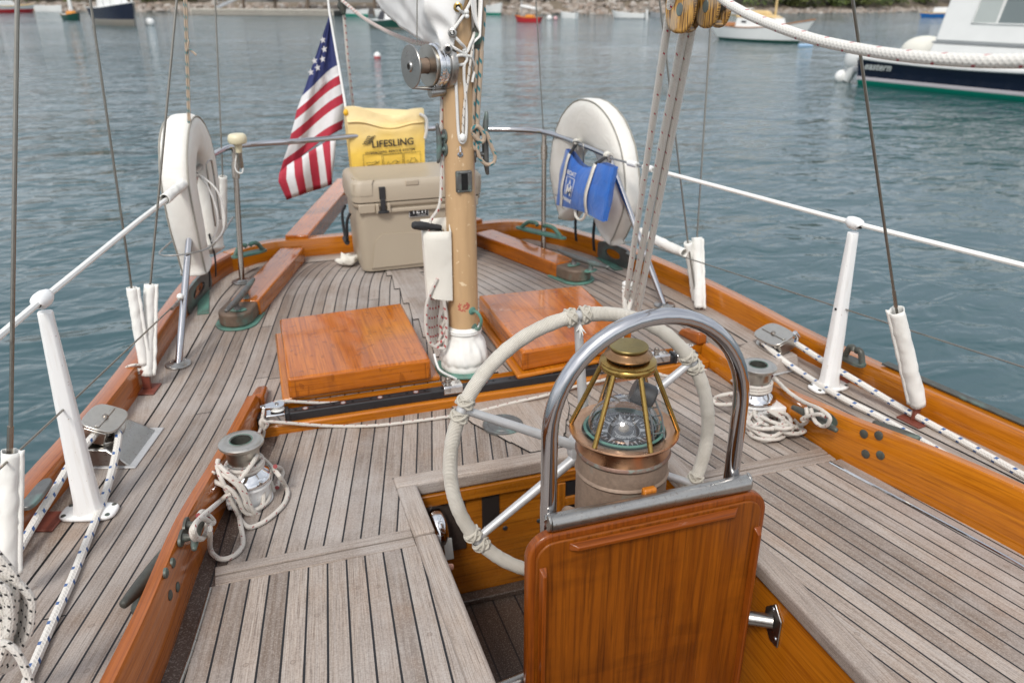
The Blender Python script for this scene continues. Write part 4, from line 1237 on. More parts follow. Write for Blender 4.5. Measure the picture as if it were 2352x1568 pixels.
# cleats bolted to the inside of the coamings
q = W1(190, 1230, 1.85); yy = q.y
qa = on_curve(*w1(180, 1235), CLf, .03)
cy_ = qa.y
tag(horn_cleat("horn_cleat", None, V((CLf(cy_)+.001, cy_, qa.z)), (.17, 1, 0), (1, -.17, 0), .135, .0105, .030, 'bronze_dark'),
    "green bronze cleat with a rope hitch on the left coaming, below the winch", "cleat", "bronze horn cleats")
qa = on_curve(1871, 957, CRf, -.03)
cy2 = qa.y
tag(horn_cleat("horn_cleat", None, V((CRf(cy2)-.001, cy2, qa.z)), (-.2, 1, .0), (-1, -.2, 0), .165, .0125, .032, 'bronze_dark'),
    "green bronze cleat with a rope hitch on the right coaming", "cleat", "bronze horn cleats")
# right winch: coil on the seat and the hitch on the cleat
rl = empty("sheet_rope", (WRx, WRy, ZS), "worn line on the right winch with its coil heaped on the seat", "rope", "ropes on the cockpit winches")
mb = MB(); mb.tube(turns(WRx, WRy, WZ, 3.2, ''), RR, 9); mb.build("winch_turns", M['rope_plain'], rl)
def w2(x, y): return ((1780+x/4.612)/1.08844, (780+y/4.612)/1.08844)
def W2(x, y, Y): return atY(*w2(x, y), Y)
def S2(x, y, z=ZS+.008): return at(*w2(x, y), z)
cc = S2(650, 1310)
rnd = random.Random(5)
for k in range(9):
    cx_ = cc.x+rnd.uniform(-.03, .025); cy_2 = cc.y+rnd.uniform(-.03, .03)
    ra, rb, ph = rnd.uniform(.05, .085), rnd.uniform(.035, .06), rnd.uniform(0, PI)
    pts = []
    n_ = 22
    st = rnd.uniform(0, 6)
    for i in range(n_):
        a = st+i*(2*PI*rnd.uniform(.95, 1.0))/n_*1.02
        x = ra*math.cos(a); y = rb*math.sin(a)
        pts.append(V((cx_+x*math.cos(ph)-y*math.sin(ph), cy_2+x*math.sin(ph)+y*math.cos(ph), ZS+.008+.0065*k*.75+.006*math.sin(a*2+k))))
    bare("coil_turn", rl, pts, RR, 'rope_plain', 3)
bare("coil_turn", rl, [S2(560, 1200, ZS+.05), S2(640, 1240, ZS+.05), S2(760, 1290, ZS+.045), S2(880, 1300, ZS+.04), S2(905, 1240, ZS+.04), S2(840, 1170, ZS+.04), S2(720, 1150, ZS+.04)], RR, 'rope_plain')
bare("coil_turn", rl, [S2(870, 1330, ZS+.03), S2(800, 1390, ZS+.02), S2(720, 1450), S2(620, 1485), S2(510, 1450), S2(445, 1370, ZS+.02), S2(470, 1320, ZS+.04), S2(560, 1270, ZS+.05)], RR, 'rope_plain')
def C2(x, y, d=.045):
    return on_curve(*w2(x, y), CRf, -d)
bare("rope_strand", rl, [W2(690, 740, WRy-.01), W2(760, 800, 1.92), C2(860, 900, .02), C2(980, 990, .02), C2(1100, 1055, .03), C2(1220, 1105, .045), C2(1320, 1170, .05), C2(1360, 1230, .05), C2(1330, 1300, .045), C2(1270, 1310, .04), C2(1200, 1270, .05), C2(1160, 1190, .05), C2(1140, 1110, .045)], RR, 'rope_plain')
bare("rope_strand", rl, [C2(1310, 1200, .052), C2(1230, 1175, .055), C2(1120, 1195, .055), C2(1040, 1230, .055), C2(1060, 1250, .05), C2(1100, 1240, .04), C2(1070, 1280, .03), S2(1000, 1310, ZS+.02), S2(920, 1315, ZS+.02), S2(860, 1310, ZS+.03)], RR, 'rope_plain')
bare("rope_strand", rl, [C2(1085, 1100, .05), C2(1095, 1160, .055), C2(1090, 1230, .05), C2(1060, 1260, .04)], RR, 'rope_plain')
bare("coil_turn", rl, [S2(240, 935, ZS+.09), S2(100, 960, ZS+.08), S2(30, 1000, ZS+.06), S2(60, 1060, ZS+.05), S2(240, 1060, ZS+.05)], RR, 'rope_plain')
# large horn cleats outboard of the coamings
def outcleat(p0, p1, z, label, L=.21):
    a, b = at(*p0, z), at(*p1, z)
    d = (b-a).normalized(); c = a+d*L*.5
    o = horn_cleat("horn_cleat", None, V((c.x, c.y, .002)), d, (0, 0, 1), L, .0165, z-.004, 'bronze_dark')
    tag(o, label, "cleat", "bronze horn cleats")
outcleat((284, 1392), (350, 1308), .052, "dark bronze horn cleat on the left side deck, reaching out behind the coaming")
outcleat((2110, 1010), (2040, 985), .03, "green bronze cleat tip showing over the top of the right coaming", .13)

# ------------------------------------------------------------------ mooring cleats on bronze blocks
def stadium(c, d, L, Wd, n=10):
    d = V(d).normalized(); w_ = V((-d.y, d.x, 0)); c = V(c); r = Wd/2
    pts = []
    for k in range(n+1):
        a = PI/2+PI*k/n; pts.append(c-d*(L/2-r)+(d*math.cos(a)+w_*math.sin(a))*r)
    pts += [c+d*L/2-w_*r*.96, c+d*L/2+w_*r*.96]
    return pts
def mooring(c, d, h0, h1, label):
    c = V(c)
    m_ = empty("mooring_cleat", c, label, "cleat", "mooring cleats on bronze blocks")
    fl = stadium(c, d, .195, .165); bl_ = stadium(c+V(d).normalized()*.004, d, .170, .130)
    mb = MB(); mb.hexa([p+V((0, 0, .001)) for p in fl], [p+V((0, 0, .008)) for p in fl]); mb.build("base_flange", M['verdigris'], m_, bevel=.003)
    mb = MB(); mb.hexa([p+V((0, 0, .006)) for p in bl_], [p+V((0, 0, .064)) for p in bl_]); mb.build("cleat_block", M['patina'], m_, bevel=.010, bseg=3)
    a, b = at(*h0, .105), at(*h1, .105)
    ax = (b-a).normalized(); cc_ = (a+b)/2; L = (b-a).length
    horn_cleat("horn", m_, V((cc_.x, cc_.y, .066)), ax, (0, 0, 1), L, .0135, .037, 'bronze_grey', base=False)
    w_ = V((-ax.y, ax.x, 0))
    for s in (-1, 1):
        f = V((cc_.x, cc_.y, .0648))+ax*(s*L*.17)
        ring = [f+ax*(math.cos(k*2*PI/18)*.020)+w_*(math.sin(k*2*PI/18)*.036) for k in range(18)]
        mb = MB(); mb.hexa(ring, [p+V((0, 0, .005)) for p in ring]); mb.build("foot_pad", M['verdigris'], m_, bevel=.002)
mooring((-.088, 3.155, 0), (.33, .94, 0), (520, 716), (583, 643), "bronze mooring cleat on a green edged block, end of the left timber")
mooring((1.378, 3.225, 0), (-.32, .95, 0), (1282, 577), (1397, 616), "bronze mooring cleat on a green edged block, end of the right timber")

# ------------------------------------------------------------------ chocks and fairleads on the rails
def chock(px0, px1, z, label, mat, gate=True, wd=.05, f=None, side=1):
    a, b = at(*px0, z), at(*px1, z)
    c = empty("rail_chock", (a+b)/2, label, "fairlead", "rail chocks and fairleads")
    d = (b-a).normalized(); w_ = V((-d.y, d.x, 0)); L = (b-a).length
    pts = []
    for k in range(24):
        t_ = 2*PI*k/24
        pts.append((a+b)/2+d*(L/2*math.copysign(abs(math.cos(t_))**.7, math.cos(t_)))+w_*(wd/2*math.copysign(abs(math.sin(t_))**.7, math.sin(t_))))
    mb = MB(); mb.hexa([p-V((0, 0, .004)) for p in pts], [p+V((0, 0, .007)) for p in pts]); mb.build("chock_plate", M[mat], c, bevel=.002)
    if gate:
        m_ = (a+b)/2
        for s in (-1, 1):
            p = [m_+d*(s*L*.40)+V((0, 0, .004)), m_+d*(s*L*.34)+V((0, 0, .022)), m_+d*(s*L*.24)+V((0, 0, .042)), m_+d*(s*L*.10)+V((0, 0, .045)), m_+d*(s*L*.055)+w_*(.004*s)+V((0, 0, .036))]
            mb = MB(); mb.tube(smooth(p, 5), [.011]*15+[.009]*6 if False else .010, 10); mb.build("chock_horn", M[mat], c)
    return c
chock((532, 592), (612, 574), .095, "green bronze chock on the left quarter of the rail", 'verdigris')
chock((1186, 522), (1300, 549), .095, "green bronze chock on the right quarter of the rail", 'verdigris')
chock((1935, 818), (1985, 842), .10, "dark bronze open chock on the right rail beside the white stanchion", 'bronze_dark', True, .045)
chock((58, 1170), (112, 1102), .098, "worn bronze strip on top of the left rail outside the stanchion", 'bronze_grey', False, .035)
chock((1440, 582), (1480, 600), .10, "small dark pad on the right rail under the life buoy", 'bronze_dark', False, .04)
# hawse pipes set through the bulwark
def hawse(px0, px1, f, s, label):
    h_ = empty("hawse_fairlead", at(*px0, 0), label, "fairlead", "rail chocks and fairleads")
    a = at(*px0, .0); b = at(*px1, .0)
    ya_, yb_ = sorted((a.y, b.y))
    ys_ = [ya_+(yb_-ya_)*i/8 for i in range(9)]
    ring_o, ring_i = [], []
    mb = MB()
    n_ = 28
    ym = (ya_+yb_)/2; hl = (yb_-ya_)/2
    for k in range(n_):
        t_ = 2*PI*k/n_
        cu, su = math.cos(t_), math.sin(t_)
        yo = ym+hl*math.copysign(abs(cu)**.4, cu); zo = .047+.050*math.copysign(abs(su)**.4, su)
        yi = ym+hl*.5*cu; zi = .05+.023*su
        ring_o.append(V((f(yo)+s*.007, yo, zo))); ring_i.append(V((f(yi)+s*.010, yi, zi)))
    back = [V((p.x-s*.012, p.y, p.z)) for p in ring_o]
    mb.grid([back, ring_o, ring_i, [V((p.x-s*.014, p.y, p.z)) for p in ring_i]], closev=True)
    mb.build("fairlead_ring", M['bronze_grey'], h_, sharp=40)
    mb = MB(); mb.poly([V((p.x-s*.0102, p.y, p.z)) for p in ring_i]); mb.build("hawse_hole", M['black_hole'], h_)
    mb = MB(); mb.bx(0, 1, 0, 1, 0, 1, 0, Matrix.Translation((f(ym)+(0 if s > 0 else -.045), ya_, .0025)) @ Matrix.Diagonal((.045, yb_-ya_, .004, 1))); mb.build("fairlead_tongue", M['verdigris'], h_, bevel=.001)
hawse((452, 725), (492, 660), RLf, 1, "grey bronze hawse plate let into the left bulwark by the mooring cleat")
hawse((1345, 596), (1420, 622), RRf, -1, "grey bronze hawse plate let into the right bulwark by the mooring cleat")

# round deck plate behind the wheel
q = at(1155, 973, ZS+.009)
dp = empty("deck_plate", (q.x, q.y, ZS), "round bronze deck plate in the planking behind the wheel", "deck plate")
mb = MB(); mb.lathe([(0, .006), (.048, .006), (.0495, .0045), (.052, .0045), (.060, .0055), (.064, .003), (.065, -.004)], Matrix.Translation((q.x, q.y, ZS+.006)), 40); mb.build("plate_lid", M['bronze_grey'], dp)

# ------------------------------------------------------------------ lead blocks for the sheets
def lead_block(c, d, side, label):
    """d: direction of the base along the deck, side: +1 opens to the right of d"""
    c = V(c); d = V((d[0], d[1], 0)).normalized(); w_ = V((d.y, -d.x, 0))*side
    B = Matrix(((d.x, w_.x, 0, c.x), (d.y, w_.y, 0, c.y), (0, 0, 1, c.z), (0, 0, 0, 1)))
    b_ = empty("lead_block", c, label, "block", "chrome lead blocks on the side decks")
    mb = MB()
    lo = [B @ V(p) for p in ((-.10, -.055, .002), (.10, -.055, .002), (.10, .085, .002), (-.10, .085, .002))]
    hi = [B @ V(p) for p in ((-.085, -.050, .050), (.085, -.050, .050), (.085, .020, .050), (-.085, .020, .050))]
    mb.hexa(lo, hi) if side < 0 else mb.hexa(lo[::-1], hi[::-1])
    mb.build("wedge_base", M['teak_plain'] if side < 0 else M['steel_worn'], b_, bevel=.004)
    mb = MB()
    f = [B @ V(p) for p in ((-.108, -.06, .001), (.115, -.06, .001), (.115, .100, .001), (-.108, .100, .001))]
    f2 = [p+V((0, 0, .004)) for p in f]
    mb.hexa(f, f2) if side < 0 else mb.hexa(f[::-1], f2[::-1])
    mb.build("base_plate", M['galv'], b_, bevel=.003)
    # sheave lying almost flat between two cheeks
    T = B @ Matrix.Translation((-.005, -.012, .084)) @ Matrix.Rotation(math.radians(-20), 4, 'X')
    mb = MB(); mb.lathe([(0, -.013), (.040, -.013), (.042, -.011), (.035, 0), (.042, .011), (.040, .013), (0, .013)], T, 28)
    mb.build("sheave", M['steel_brown'], b_)
    mb = MB()
    for z in (.0150, -.0240):
        pts = [T @ V((.066*math.copysign(abs(math.cos(2*PI*k/24))**.6, math.cos(2*PI*k/24)), .050*math.copysign(abs(math.sin(2*PI*k/24))**.55, math.sin(2*PI*k/24)), z)) for k in range(24)]
        mb.hexa(pts, [p+T.to_3x3() @ V((0, 0, .009)) for p in pts])
    mb.bx(-.066, -.046, -.030, .030, -.0235, .0165, 0, T)
    mb.bx(-.056, .056, -.006, .006, .0235, .0275, 0, T)
    mb.build("block_cheek", M['chrome_worn'], b_, bevel=.004)
    mb = MB(); mb.lathe([(0, .006), (.006, .005), (.009, 0)], T @ Matrix.Translation((0, 0, .0275)), 12); mb.build("sheave_pin", M['steel_brown'], b_)
    mb = MB(); p = [T @ V((math.cos(a)*.052, -.051, .002+.022*math.sin(a))) for a in [PI*k/8 for k in range(9)]]
    mb.tube([T @ V((-.048, -.050, .020)), T @ V((-.050, -.058, .0)), T @ V((-.048, -.050, -.022))], .010, 10); mb.build("cheek_strap", M['chrome'], b_)
    return b_
qL = at(255, 1000, .05)
lead_block((qL.x-.0, qL.y+.01, .0), (.28, .96), 1, "chrome lead block on its base by the left rail, near the white stanchion")
qR = at(1762, 800, .05)
lead_block((qR.x+.01, qR.y+.0, .0), (-.10, 1.0), -1, "chrome lead block on its base by the right rail, near the white stanchion")
# sheets with blue flecks
sh = 'rope_blue'
rope("jib_sheet", [at(262, 975, .075), at(272, 1000, .065), at(262, 1060, .03), at(240, 1140, .018), at(205, 1230, .010), at(165, 1330, .010), at(120, 1430, .010), at(72, 1540, .010), at(25, 1650, .010), at(-30, 1780, .01)], .0102, sh,
     "blue flecked sheet running from the left lead block over the side deck", "rope", "blue flecked sheets")
rope("jib_sheet", [at(225, 990, .085), at(180, 1040, .075), at(158, 1070, .07), at(120, 1135, .06), at(85, 1190, .05), at(50, 1250, .035), at(10, 1320, .02), at(-40, 1410, .015)], .0102, sh,
     "blue flecked sheet lying along the left rail behind the stanchion", "rope", "blue flecked sheets")
rope("jib_sheet", [at(1745, 775, .075), at(1762, 795, .070), at(1800, 828, .04), at(1850, 862, .016), at(1930, 912, .022), at(2010, 952, .012), at(2100, 1002, .010), at(2200, 1060, .010), at(2320, 1130, .010), at(2450, 1205, .01)], .0102, sh,
     "blue flecked sheet from the right lead block along the side deck", "rope", "blue flecked sheets")
rope("jib_sheet", [at(1795, 772, .085), at(1830, 790, .08), at(1880, 822, .07), at(1960, 870, .06), at(2060, 930, .03), at(2150, 980, .014), at(2250, 1035, .012), at(2352, 1092, .012), at(2480, 1165, .012)], .0102, sh,
     "blue flecked sheet hugging the right rail under the chafe sleeve", "rope", "blue flecked sheets")
# ------------------------------------------------------------------ stern rail (pushpit)
ZR = .57
def foot(parent, c, mat='steel_worn'):
    mb = MB(); mb.lathe([(.014, .012), (.020, .008), (.026, .006), (.042, .005), (.044, .003), (.044, 0)], Matrix.Translation((c.x, c.y, .002)), 28); f = mb.build("foot_flange", M[mat], parent)
    for k in range(4):
        a = PI/4+k*PI/2
        mb = MB(); mb.lathe([(0, .002), (.004, .0018), (.0055, 0)], Matrix.Translation((c.x+.034*math.cos(a), c.y+.034*math.sin(a), .0068)), 10); mb.build("flange_screw", M['steel_brown'], f)
rl_ = empty("stern_rail", (.65, 3.6, 0), "curved stainless stern rail on four legs", "rail")
legs = [((410, 838), (447, 402)), ((556, 648), (538, 342)), ((1248, 578), (1250, 306)), ((1526, 702), (1400, 362))]
tops = []
rp = [at(*p, ZR) for p in ((447, 400), (455, 388), (480, 362), (515, 343), (548, 335), (600, 330), (690, 324), (820, 312), (910, 301), (1000, 295), (1110, 297), (1180, 298), (1240, 302), (1290, 315), (1345, 336), (1392, 356), (1402, 363))]
mb = MB(); pth = smooth(rp, 6)
mb.tube(pth, .0125, 14); mb.build("top_rail", M['steel'], rl_)
for i, (b, t_) in enumerate(legs):
    f = at(*b, 0.0); tp = at(*t_, ZR-.006)
    mb = MB(); mb.tube([f, f.lerp(tp, .5), tp], .0125 if i in (0, 3) else .012, 14); mb.build("leg", M['steel'] if i in (0, 3) else M['steel_brown'], rl_)
    foot(rl_, f)
    if i in (1, 2):
        mb = MB(); k = f.lerp(tp, .90); mb.tube([k, f.lerp(tp, .78)], .0165, 14)
        mb.tube([f.lerp(tp, .86)+V((.0, -.018, 0)), f.lerp(tp, .86)+V((0, .02, 0))], .006, 8)
        mb.build("pipe_clamp", M['steel_brown'], rl_)
# stays and bits of line on the rail ends
f0 = at(410, 838, 0); t0 = at(447, 402, ZR)
lugL = f0.lerp(t0, .34)
# ------------------------------------------------------------------ stanchions
def stanchion(base, top, label, lean, s):
    b = at(*base, .012)
    t_ = atY(*top, b.y)
    st = empty("stanchion", (b.x, b.y, 0), label, "stanchion", "white lifeline stanchions")
    d = (t_-b); L = d.length
    u = d.normalized(); x = V((1, 0, 0)); x = (x-u*x.dot(u)).normalized(); y = u.cross(x)
    rows = []
    for k in (0, .02, .06, .3, .6, .9, .95):
        w0 = .030*(1-k)+.0145*k; w1 = .024*(1-k)+.0125*k
        if k < .03: w0 *= 1.12; w1 *= 1.12
        p = b+u*(L*k)
        rows.append([p+x*a*w0+y*c*w1 for a, c in ((-1, -.55), (-.6, -1), (.6, -1), (1, -.55), (1, .55), (.6, 1), (-.6, 1), (-1, .55))])
    mb = MB(); mb.grid(rows, closev=True); mb.face([mb.vert(p) for p in rows[-1]])
    mb.build("post", M['white_paint'], st, sharp=50, bevel=.002)
    mb = MB()
    dirv = V((.28*s, .96, 0)) if s < 0 else V((.10, 1, 0)); dirv = V((0.26, .96, 0)) if s < 0 else V((-.02, 1, 0))
    dirv.normalize()
    mb.tube([t_-dirv*.026-u*.004, t_-dirv*.022, t_-dirv*.01, t_+dirv*.01, t_+dirv*.022, t_+dirv*.026-u*.004], [.012, .0165, .0195, .0195, .0165, .012], 16)
    mb.build("post_head", M['white_paint'], st)
    mb = MB(); mb.tube([t_-dirv*.0275, t_-dirv*.0235], .0105, 14); mb.build("head_bore", M['black_hole'], st)
    # base plate
    w_ = V((-dirv.y, dirv.x, 0)); pts = []
    for k in range(28):
        a = 2*PI*k/28
        pts.append(V((b.x, b.y, 0))+w_*(.068*math.copysign(abs(math.cos(a))**.55, math.cos(a)))+dirv*(.036*math.copysign(abs(math.sin(a))**.55, math.sin(a))))
    mb = MB(); mb.hexa([p+V((0, 0, .002)) for p in pts], [p+V((0, 0, .014)) for p in pts]); bp = mb.build("base_plate", M['white_paint'], st, bevel=.005, bseg=3)
    for sx, sy in ((-1, -1), (1, -1), (1, 1), (-1, 1)):
        q = V((b.x, b.y, .0145))+w_*(.053*sx)+dirv*(.022*sy)
        mb = MB(); mb.lathe([(0, .001), (.0055, .0008), (.0065, -.001)], Matrix.Translation(q), 12); mb.build("base_screw", M['bronze_dark'], bp)
    mb = MB(); q = b+u*(L*.5); mb.disc(q+V((-.024 if s < 0 else -.0235, -.004, 0)), .0045, (-1, -.3, 0), 10); mb.build("wire_hole", M['black_hole'], st)
    return b, t_, u, L
bL, tL, uL, LL_ = stanchion((205, 1172), (97, 688), "white tapered stanchion with a wide foot on the left side deck", -1, -1)
bR, tR, uR, LR_ = stanchion((1903, 885), (1963, 513), "white tapered stanchion with a wide foot on the right side deck", 1, 1)
# lifelines
rLe, rRe = at(447, 402, ZR), at(1402, 363, ZR)
dL = (tL-rLe).normalized()
rope("lifeline", [rLe+V((.0, -.03, -.005)), rLe.lerp(tL, .5), tL, tL+(tL-rLe).normalized()*.02, at(0, 770, tL.z), at(0, 770, tL.z)+V((-.26, -1.4, -.01)), V((-.92, -.9, .57))], .0078, 'white_vinyl', "white coated upper lifeline through the head of the left stanchion", "lifeline", smooth_it=False)
rope("lifeline", [rRe.lerp(tR, .24), rRe.lerp(tR, .6), tR, at(2352, 610, tR.z), at(2352, 610, tR.z)+V((.21, -1.1, -.01)), V((2.12, -.9, .57))], .0078, 'white_vinyl', "white coated upper lifeline through the head of the right stanchion", "lifeline", smooth_it=False)
def sleeve(name, a, b, r0, label, r1=None, seed=1, flap=True, mat='cloth', cat="chafe sleeve", group="white chafe sleeves"):
    """a stitched canvas tube with an overlapping seam, from a to b"""
    a, b = V(a), V(b); n = 26; pts = [a.lerp(b, i/n) for i in range(n+1)]
    fr = frames(pts); r1 = r1 or r0
    mb = MB(); rows = []
    for i, (p, (T, N, B)) in enumerate(zip(pts, fr)):
        r = r0+(r1-r0)*i/n
        row = []
        for k in range(20):
            t_ = 2*PI*k/20
            q = r*(1+.16*pnoise(V((i*.35, math.cos(t_)*1.2, seed*3.7+math.sin(t_)*1.2)))+.10*pnoise(V((i*1.1, math.cos(t_)*2, math.sin(t_)*2+seed))))
            row.append(p+N*(math.cos(t_)*q)+B*(math.sin(t_)*q))
        rows.append(row)
    mb.grid(rows, closev=True)
    o = mb.build(name, M[mat], sharp=180, solid=.0022)
    tag(o, label, cat, group)
    if flap:
        mb = MB(); P = []
        toc = V((-a.x, -a.y, 0)).normalized()
        side = toc.cross(V((0, 0, 1)))
        for i, p in enumerate(pts):
            r = r0+(r1-r0)*i/n
            wv = .0022*pnoise(V((i*.45, seed, 2)))
            e = p+toc*(r*.55)+side*(r*.82*(-1 if seed % 2 else 1))
            P.append([e, e+side*((.006+wv)*(-1 if seed % 2 else 1))+toc*.002, e+side*((.011+wv)*(-1 if seed % 2 else 1))+toc*(.001+wv)])
        mb.grid(P)
        f = mb.build("seam_flap", M[mat], None, sharp=180, solid=.0026)
        f.parent = o; f.location = f.location-o.location
    return o
sleeve("lifeline_sleeve", rLe+dL*.06, rLe+dL*.40, .0165, "white sleeve round the upper lifeline by the left end of the stern rail", flap=False, seed=2)
lw = empty("rail_lashing", rLe, "twine lashing and loose cord at the left end of the stern rail", "lashing")
mb = MB()
for k in range(4):
    q = rLe+V((.0, -.012-.006*k, -.004)); A = axis_matrix(q, dL)
    mb = MB(); mb.tube([A @ V((.012*math.cos(t_), .012*math.sin(t_), .002*t_)) for t_ in [2*PI*i/12 for i in range(13)]], .0035, 6); mb.build("lashing_turn", M['rope_plain'], lw)
bare("loose_cord", lw, [at(452, 402, ZR), atY(470, 410, 3.2), atY(500, 440, 3.18), atY(515, 490, 3.18), atY(512, 530, 3.18), atY(490, 560, 3.18), atY(478, 565, 3.18)], .0035, 'rope_white')
bare("loose_cord", lw, [at(455, 402, ZR), atY(478, 430, 3.2), atY(497, 480, 3.18), atY(500, 520, 3.18), atY(486, 555, 3.18)], .0035, 'rope_white')
# shackles and short terminal on the right upper lifeline
tm = empty("lifeline_terminal", rRe.lerp(tR, .1), "white and steel lifeline terminal at the right end of the stern rail", "terminal")
mb = MB(); mb.tube([rRe, rRe.lerp(tR, .24)], .0045, 8); mb.build("terminal_wire", M['steel_worn'], tm)
for s0, s1 in ((.10, .145), (.18, .225)):
    mb = MB(); mb.tube([rRe.lerp(tR, s0), rRe.lerp(tR, s1)], .0125, 12); mb.build("taped_end", M['white_vinyl'], tm)
# lower wires
lowL = bL+uL*(LL_*.52); lowR = bR+uR*(LR_*.50)
rope("lower_wire", [lugL+V((-.01, -.01, 0)), lowL, lowL+(lowL-lugL)*.9], .0026, 'wire', "thin bare lower lifeline wire through the left stanchion", "wire", "lower lifeline wires", smooth_it=False)
tb = empty("turnbuckle", lugL, "small steel turnbuckle joining the left lower wire to the rail leg", "turnbuckle")
d_ = (lowL-lugL).normalized()
mb = MB(); mb.tube([lugL+V((-.012, -.008, 0)), lugL+d_*.16], .0055, 10); mb.build("turnbuckle_body", M['steel_brown'], tb)
mb = MB(); mb.tube([lugL+d_*.09, lugL+d_*.10], .0075, 8); mb.build("lock_nut", M['steel_worn'], tb)
mb = MB(); mb.ball(lugL+V((-.012, -.01, .008)), .012, 8); mb.build("turnbuckle_lug", M['white_vinyl'], tb)
lugR = at(1527, 700, 0).lerp(rRe, .42)
rope("lower_wire", [lugR, lowR, lowR+(lowR-lugR)*.9], .0026, 'wire', "thin bare lower lifeline wire through the right stanchion", "wire", "lower lifeline wires", smooth_it=False)
sleeve("lifeline_sleeve", atY(1470, 535, 3.02), atY(1572, 582, 2.72), .021, "white canvas sleeve on the lower wire beside the right leg of the stern rail", r1=.017, flap=False, seed=4)

# ------------------------------------------------------------------ shrouds and their chafe sleeves
def shroud(pts, r, label, group="standing rigging wires"):
    return rope("shroud", pts, r, 'wire', label, "wire", group, smooth_it=False)
def line3(p_lo, Ylo, p_hi, Yhi, ext=1.6):
    a, b = atY(*p_lo, Ylo), atY(*p_hi, Yhi)
    return [a, b, a+(b-a)*ext]
# left aft pair: one chain plate, two wires
cpL = at(338, 884, .02)
a1, b1 = cpL+V((0, 0, .02)), atY(345, 655, 2.69); a2, b2 = cpL+V((-.004, .0, .02)), atY(302, 660, 2.66)
shroud([cpL, b1, b1+(atY(406, 0, 2.72)-b1)*1.6], .0036, "slender wire on the left rising from the straighter of the paired sleeves")
shroud([cpL, b2, b2+(atY(207, 0, 2.66)-b2)*1.6], .0036, "slender wire on the left slanting out from the leaning sleeve of the pair")
sleeve("shroud_sleeve", b1+V((0, 0, .004)), cpL.lerp(b1, .10), .0165, "white canvas sleeve, upright one of the pair at the left chainplate", r1=.018, seed=5)
sleeve("shroud_sleeve", b2, cpL.lerp(b2, .22), .0155, "white canvas sleeve, leaning one of the pair at the left chainplate", r1=.014, seed=7)
hl_ = empty("halyard_line", atY(437, 395, 3.2), "twin tan flag halyards running down to the left end of the stern rail", "line")
for dx in (0, 5):
    a, b = atY(437+dx*.6, 420, 3.22), atY(423+dx, 0, 3.3)
    mb = MB(); mb.tube([a, b, a+(b-a)*1.4], .0033, 6); mb.build("halyard_part", M['rope_tan'], hl_)
bare("halyard_tail", hl_, [atY(429, 118, 3.27), atY(434, 92, 3.27), atY(431, 110, 3.265), atY(440, 117, 3.265), atY(451, 127, 3.26)], .0035, 'rope_tan', 4)
shroud(line3((512, 420), 3.75, (494, 0), 3.8), .0034, "slender wire on the left ending in a short sleeve behind the life buoy")
sleeve("shroud_sleeve", atY(512, 405, 3.75), atY(512, 520, 3.78), .017, "short white sleeve hiding behind the left life buoy", seed=8)
# left forward shroud close to the camera
cf = atY(18, 1330, 1.62)
sf = [atY(20, 1350, 1.63), atY(24, 1040, 1.66), atY(40, -20, 1.74), atY(43, -500, 1.80)]
shroud(sf, .0042, "thick bare wire at the far left above the near quilted sleeve")
mb = MB(); q0, q1 = atY(22, 1045, 1.66), atY(24, 978, 1.665)
tag(rope("wire_terminal", [q0-V((0, 0, .02)), q0, q0.lerp(q1, .2), q1], .0062, 'steel_brown', "", "", smooth_it=False), "swaged brown terminal of the wire above the near left sleeve", "terminal")
sleeve("shroud_sleeve", atY(24, 1036, 1.66), atY(18, 1320, 1.63), .0165, "quilted white sleeve at the left edge beside the black flecked coil", r1=.018, seed=9)
# right aft pair
cpR = at(1606, 712, .0)
b1, b2 = atY(1601, 545, 2.78), atY(1580, 556, 2.78)
shroud([cpR, b1, b1+(atY(1636, 0, 2.84)-b1)*1.6], .0036, "slender wire on the right, more upright of two meeting at a sleeve")
shroud([cpR+V((-.01, 0, .02)), b2, b2+(atY(1515, 0, 2.76)-b2)*1.6], .0036, "slender wire on the right, slanting one of two meeting at a sleeve")
sleeve("shroud_sleeve", b1, cpR+V((0, 0, .012)), .0205, "white canvas sleeve outside the right rail by the stern rail leg", r1=.019, seed=11)
sleeve("shroud_sleeve", b2, atY(1597, 690, 2.78), .016, "narrow white canvas sleeve tucked against a wider one by the right rail", r1=.013, seed=12, flap=False)
# right forward shroud
cfR = at(2100, 965, .005)
b1 = atY(2059, 712, 1.66)
shroud([cfR+V((0, 0, .03)), b1, b1+(atY(1957, -10, 1.64)-b1)*1.6], .0040, "thick bare wire on the right above the sleeve beside the white stanchion")
tag(rope("wire_terminal", [atY(2058, 705, 1.66), atY(2053, 668, 1.66)], .0055, 'steel_brown', "", "", smooth_it=False), "swaged brown terminal of the wire above the right forward sleeve", "terminal")
sleeve("shroud_sleeve", b1, cfR+V((0, 0, .055)), .0205, "white canvas sleeve standing on the red chainplate by the right rail", r1=.022, seed=14)
# slender stay at the stern rail on the right
shroud(line3((1249, 318), 3.86, (1231, 0), 3.9), .003, "slender wire rising from the right aft leg of the stern rail")
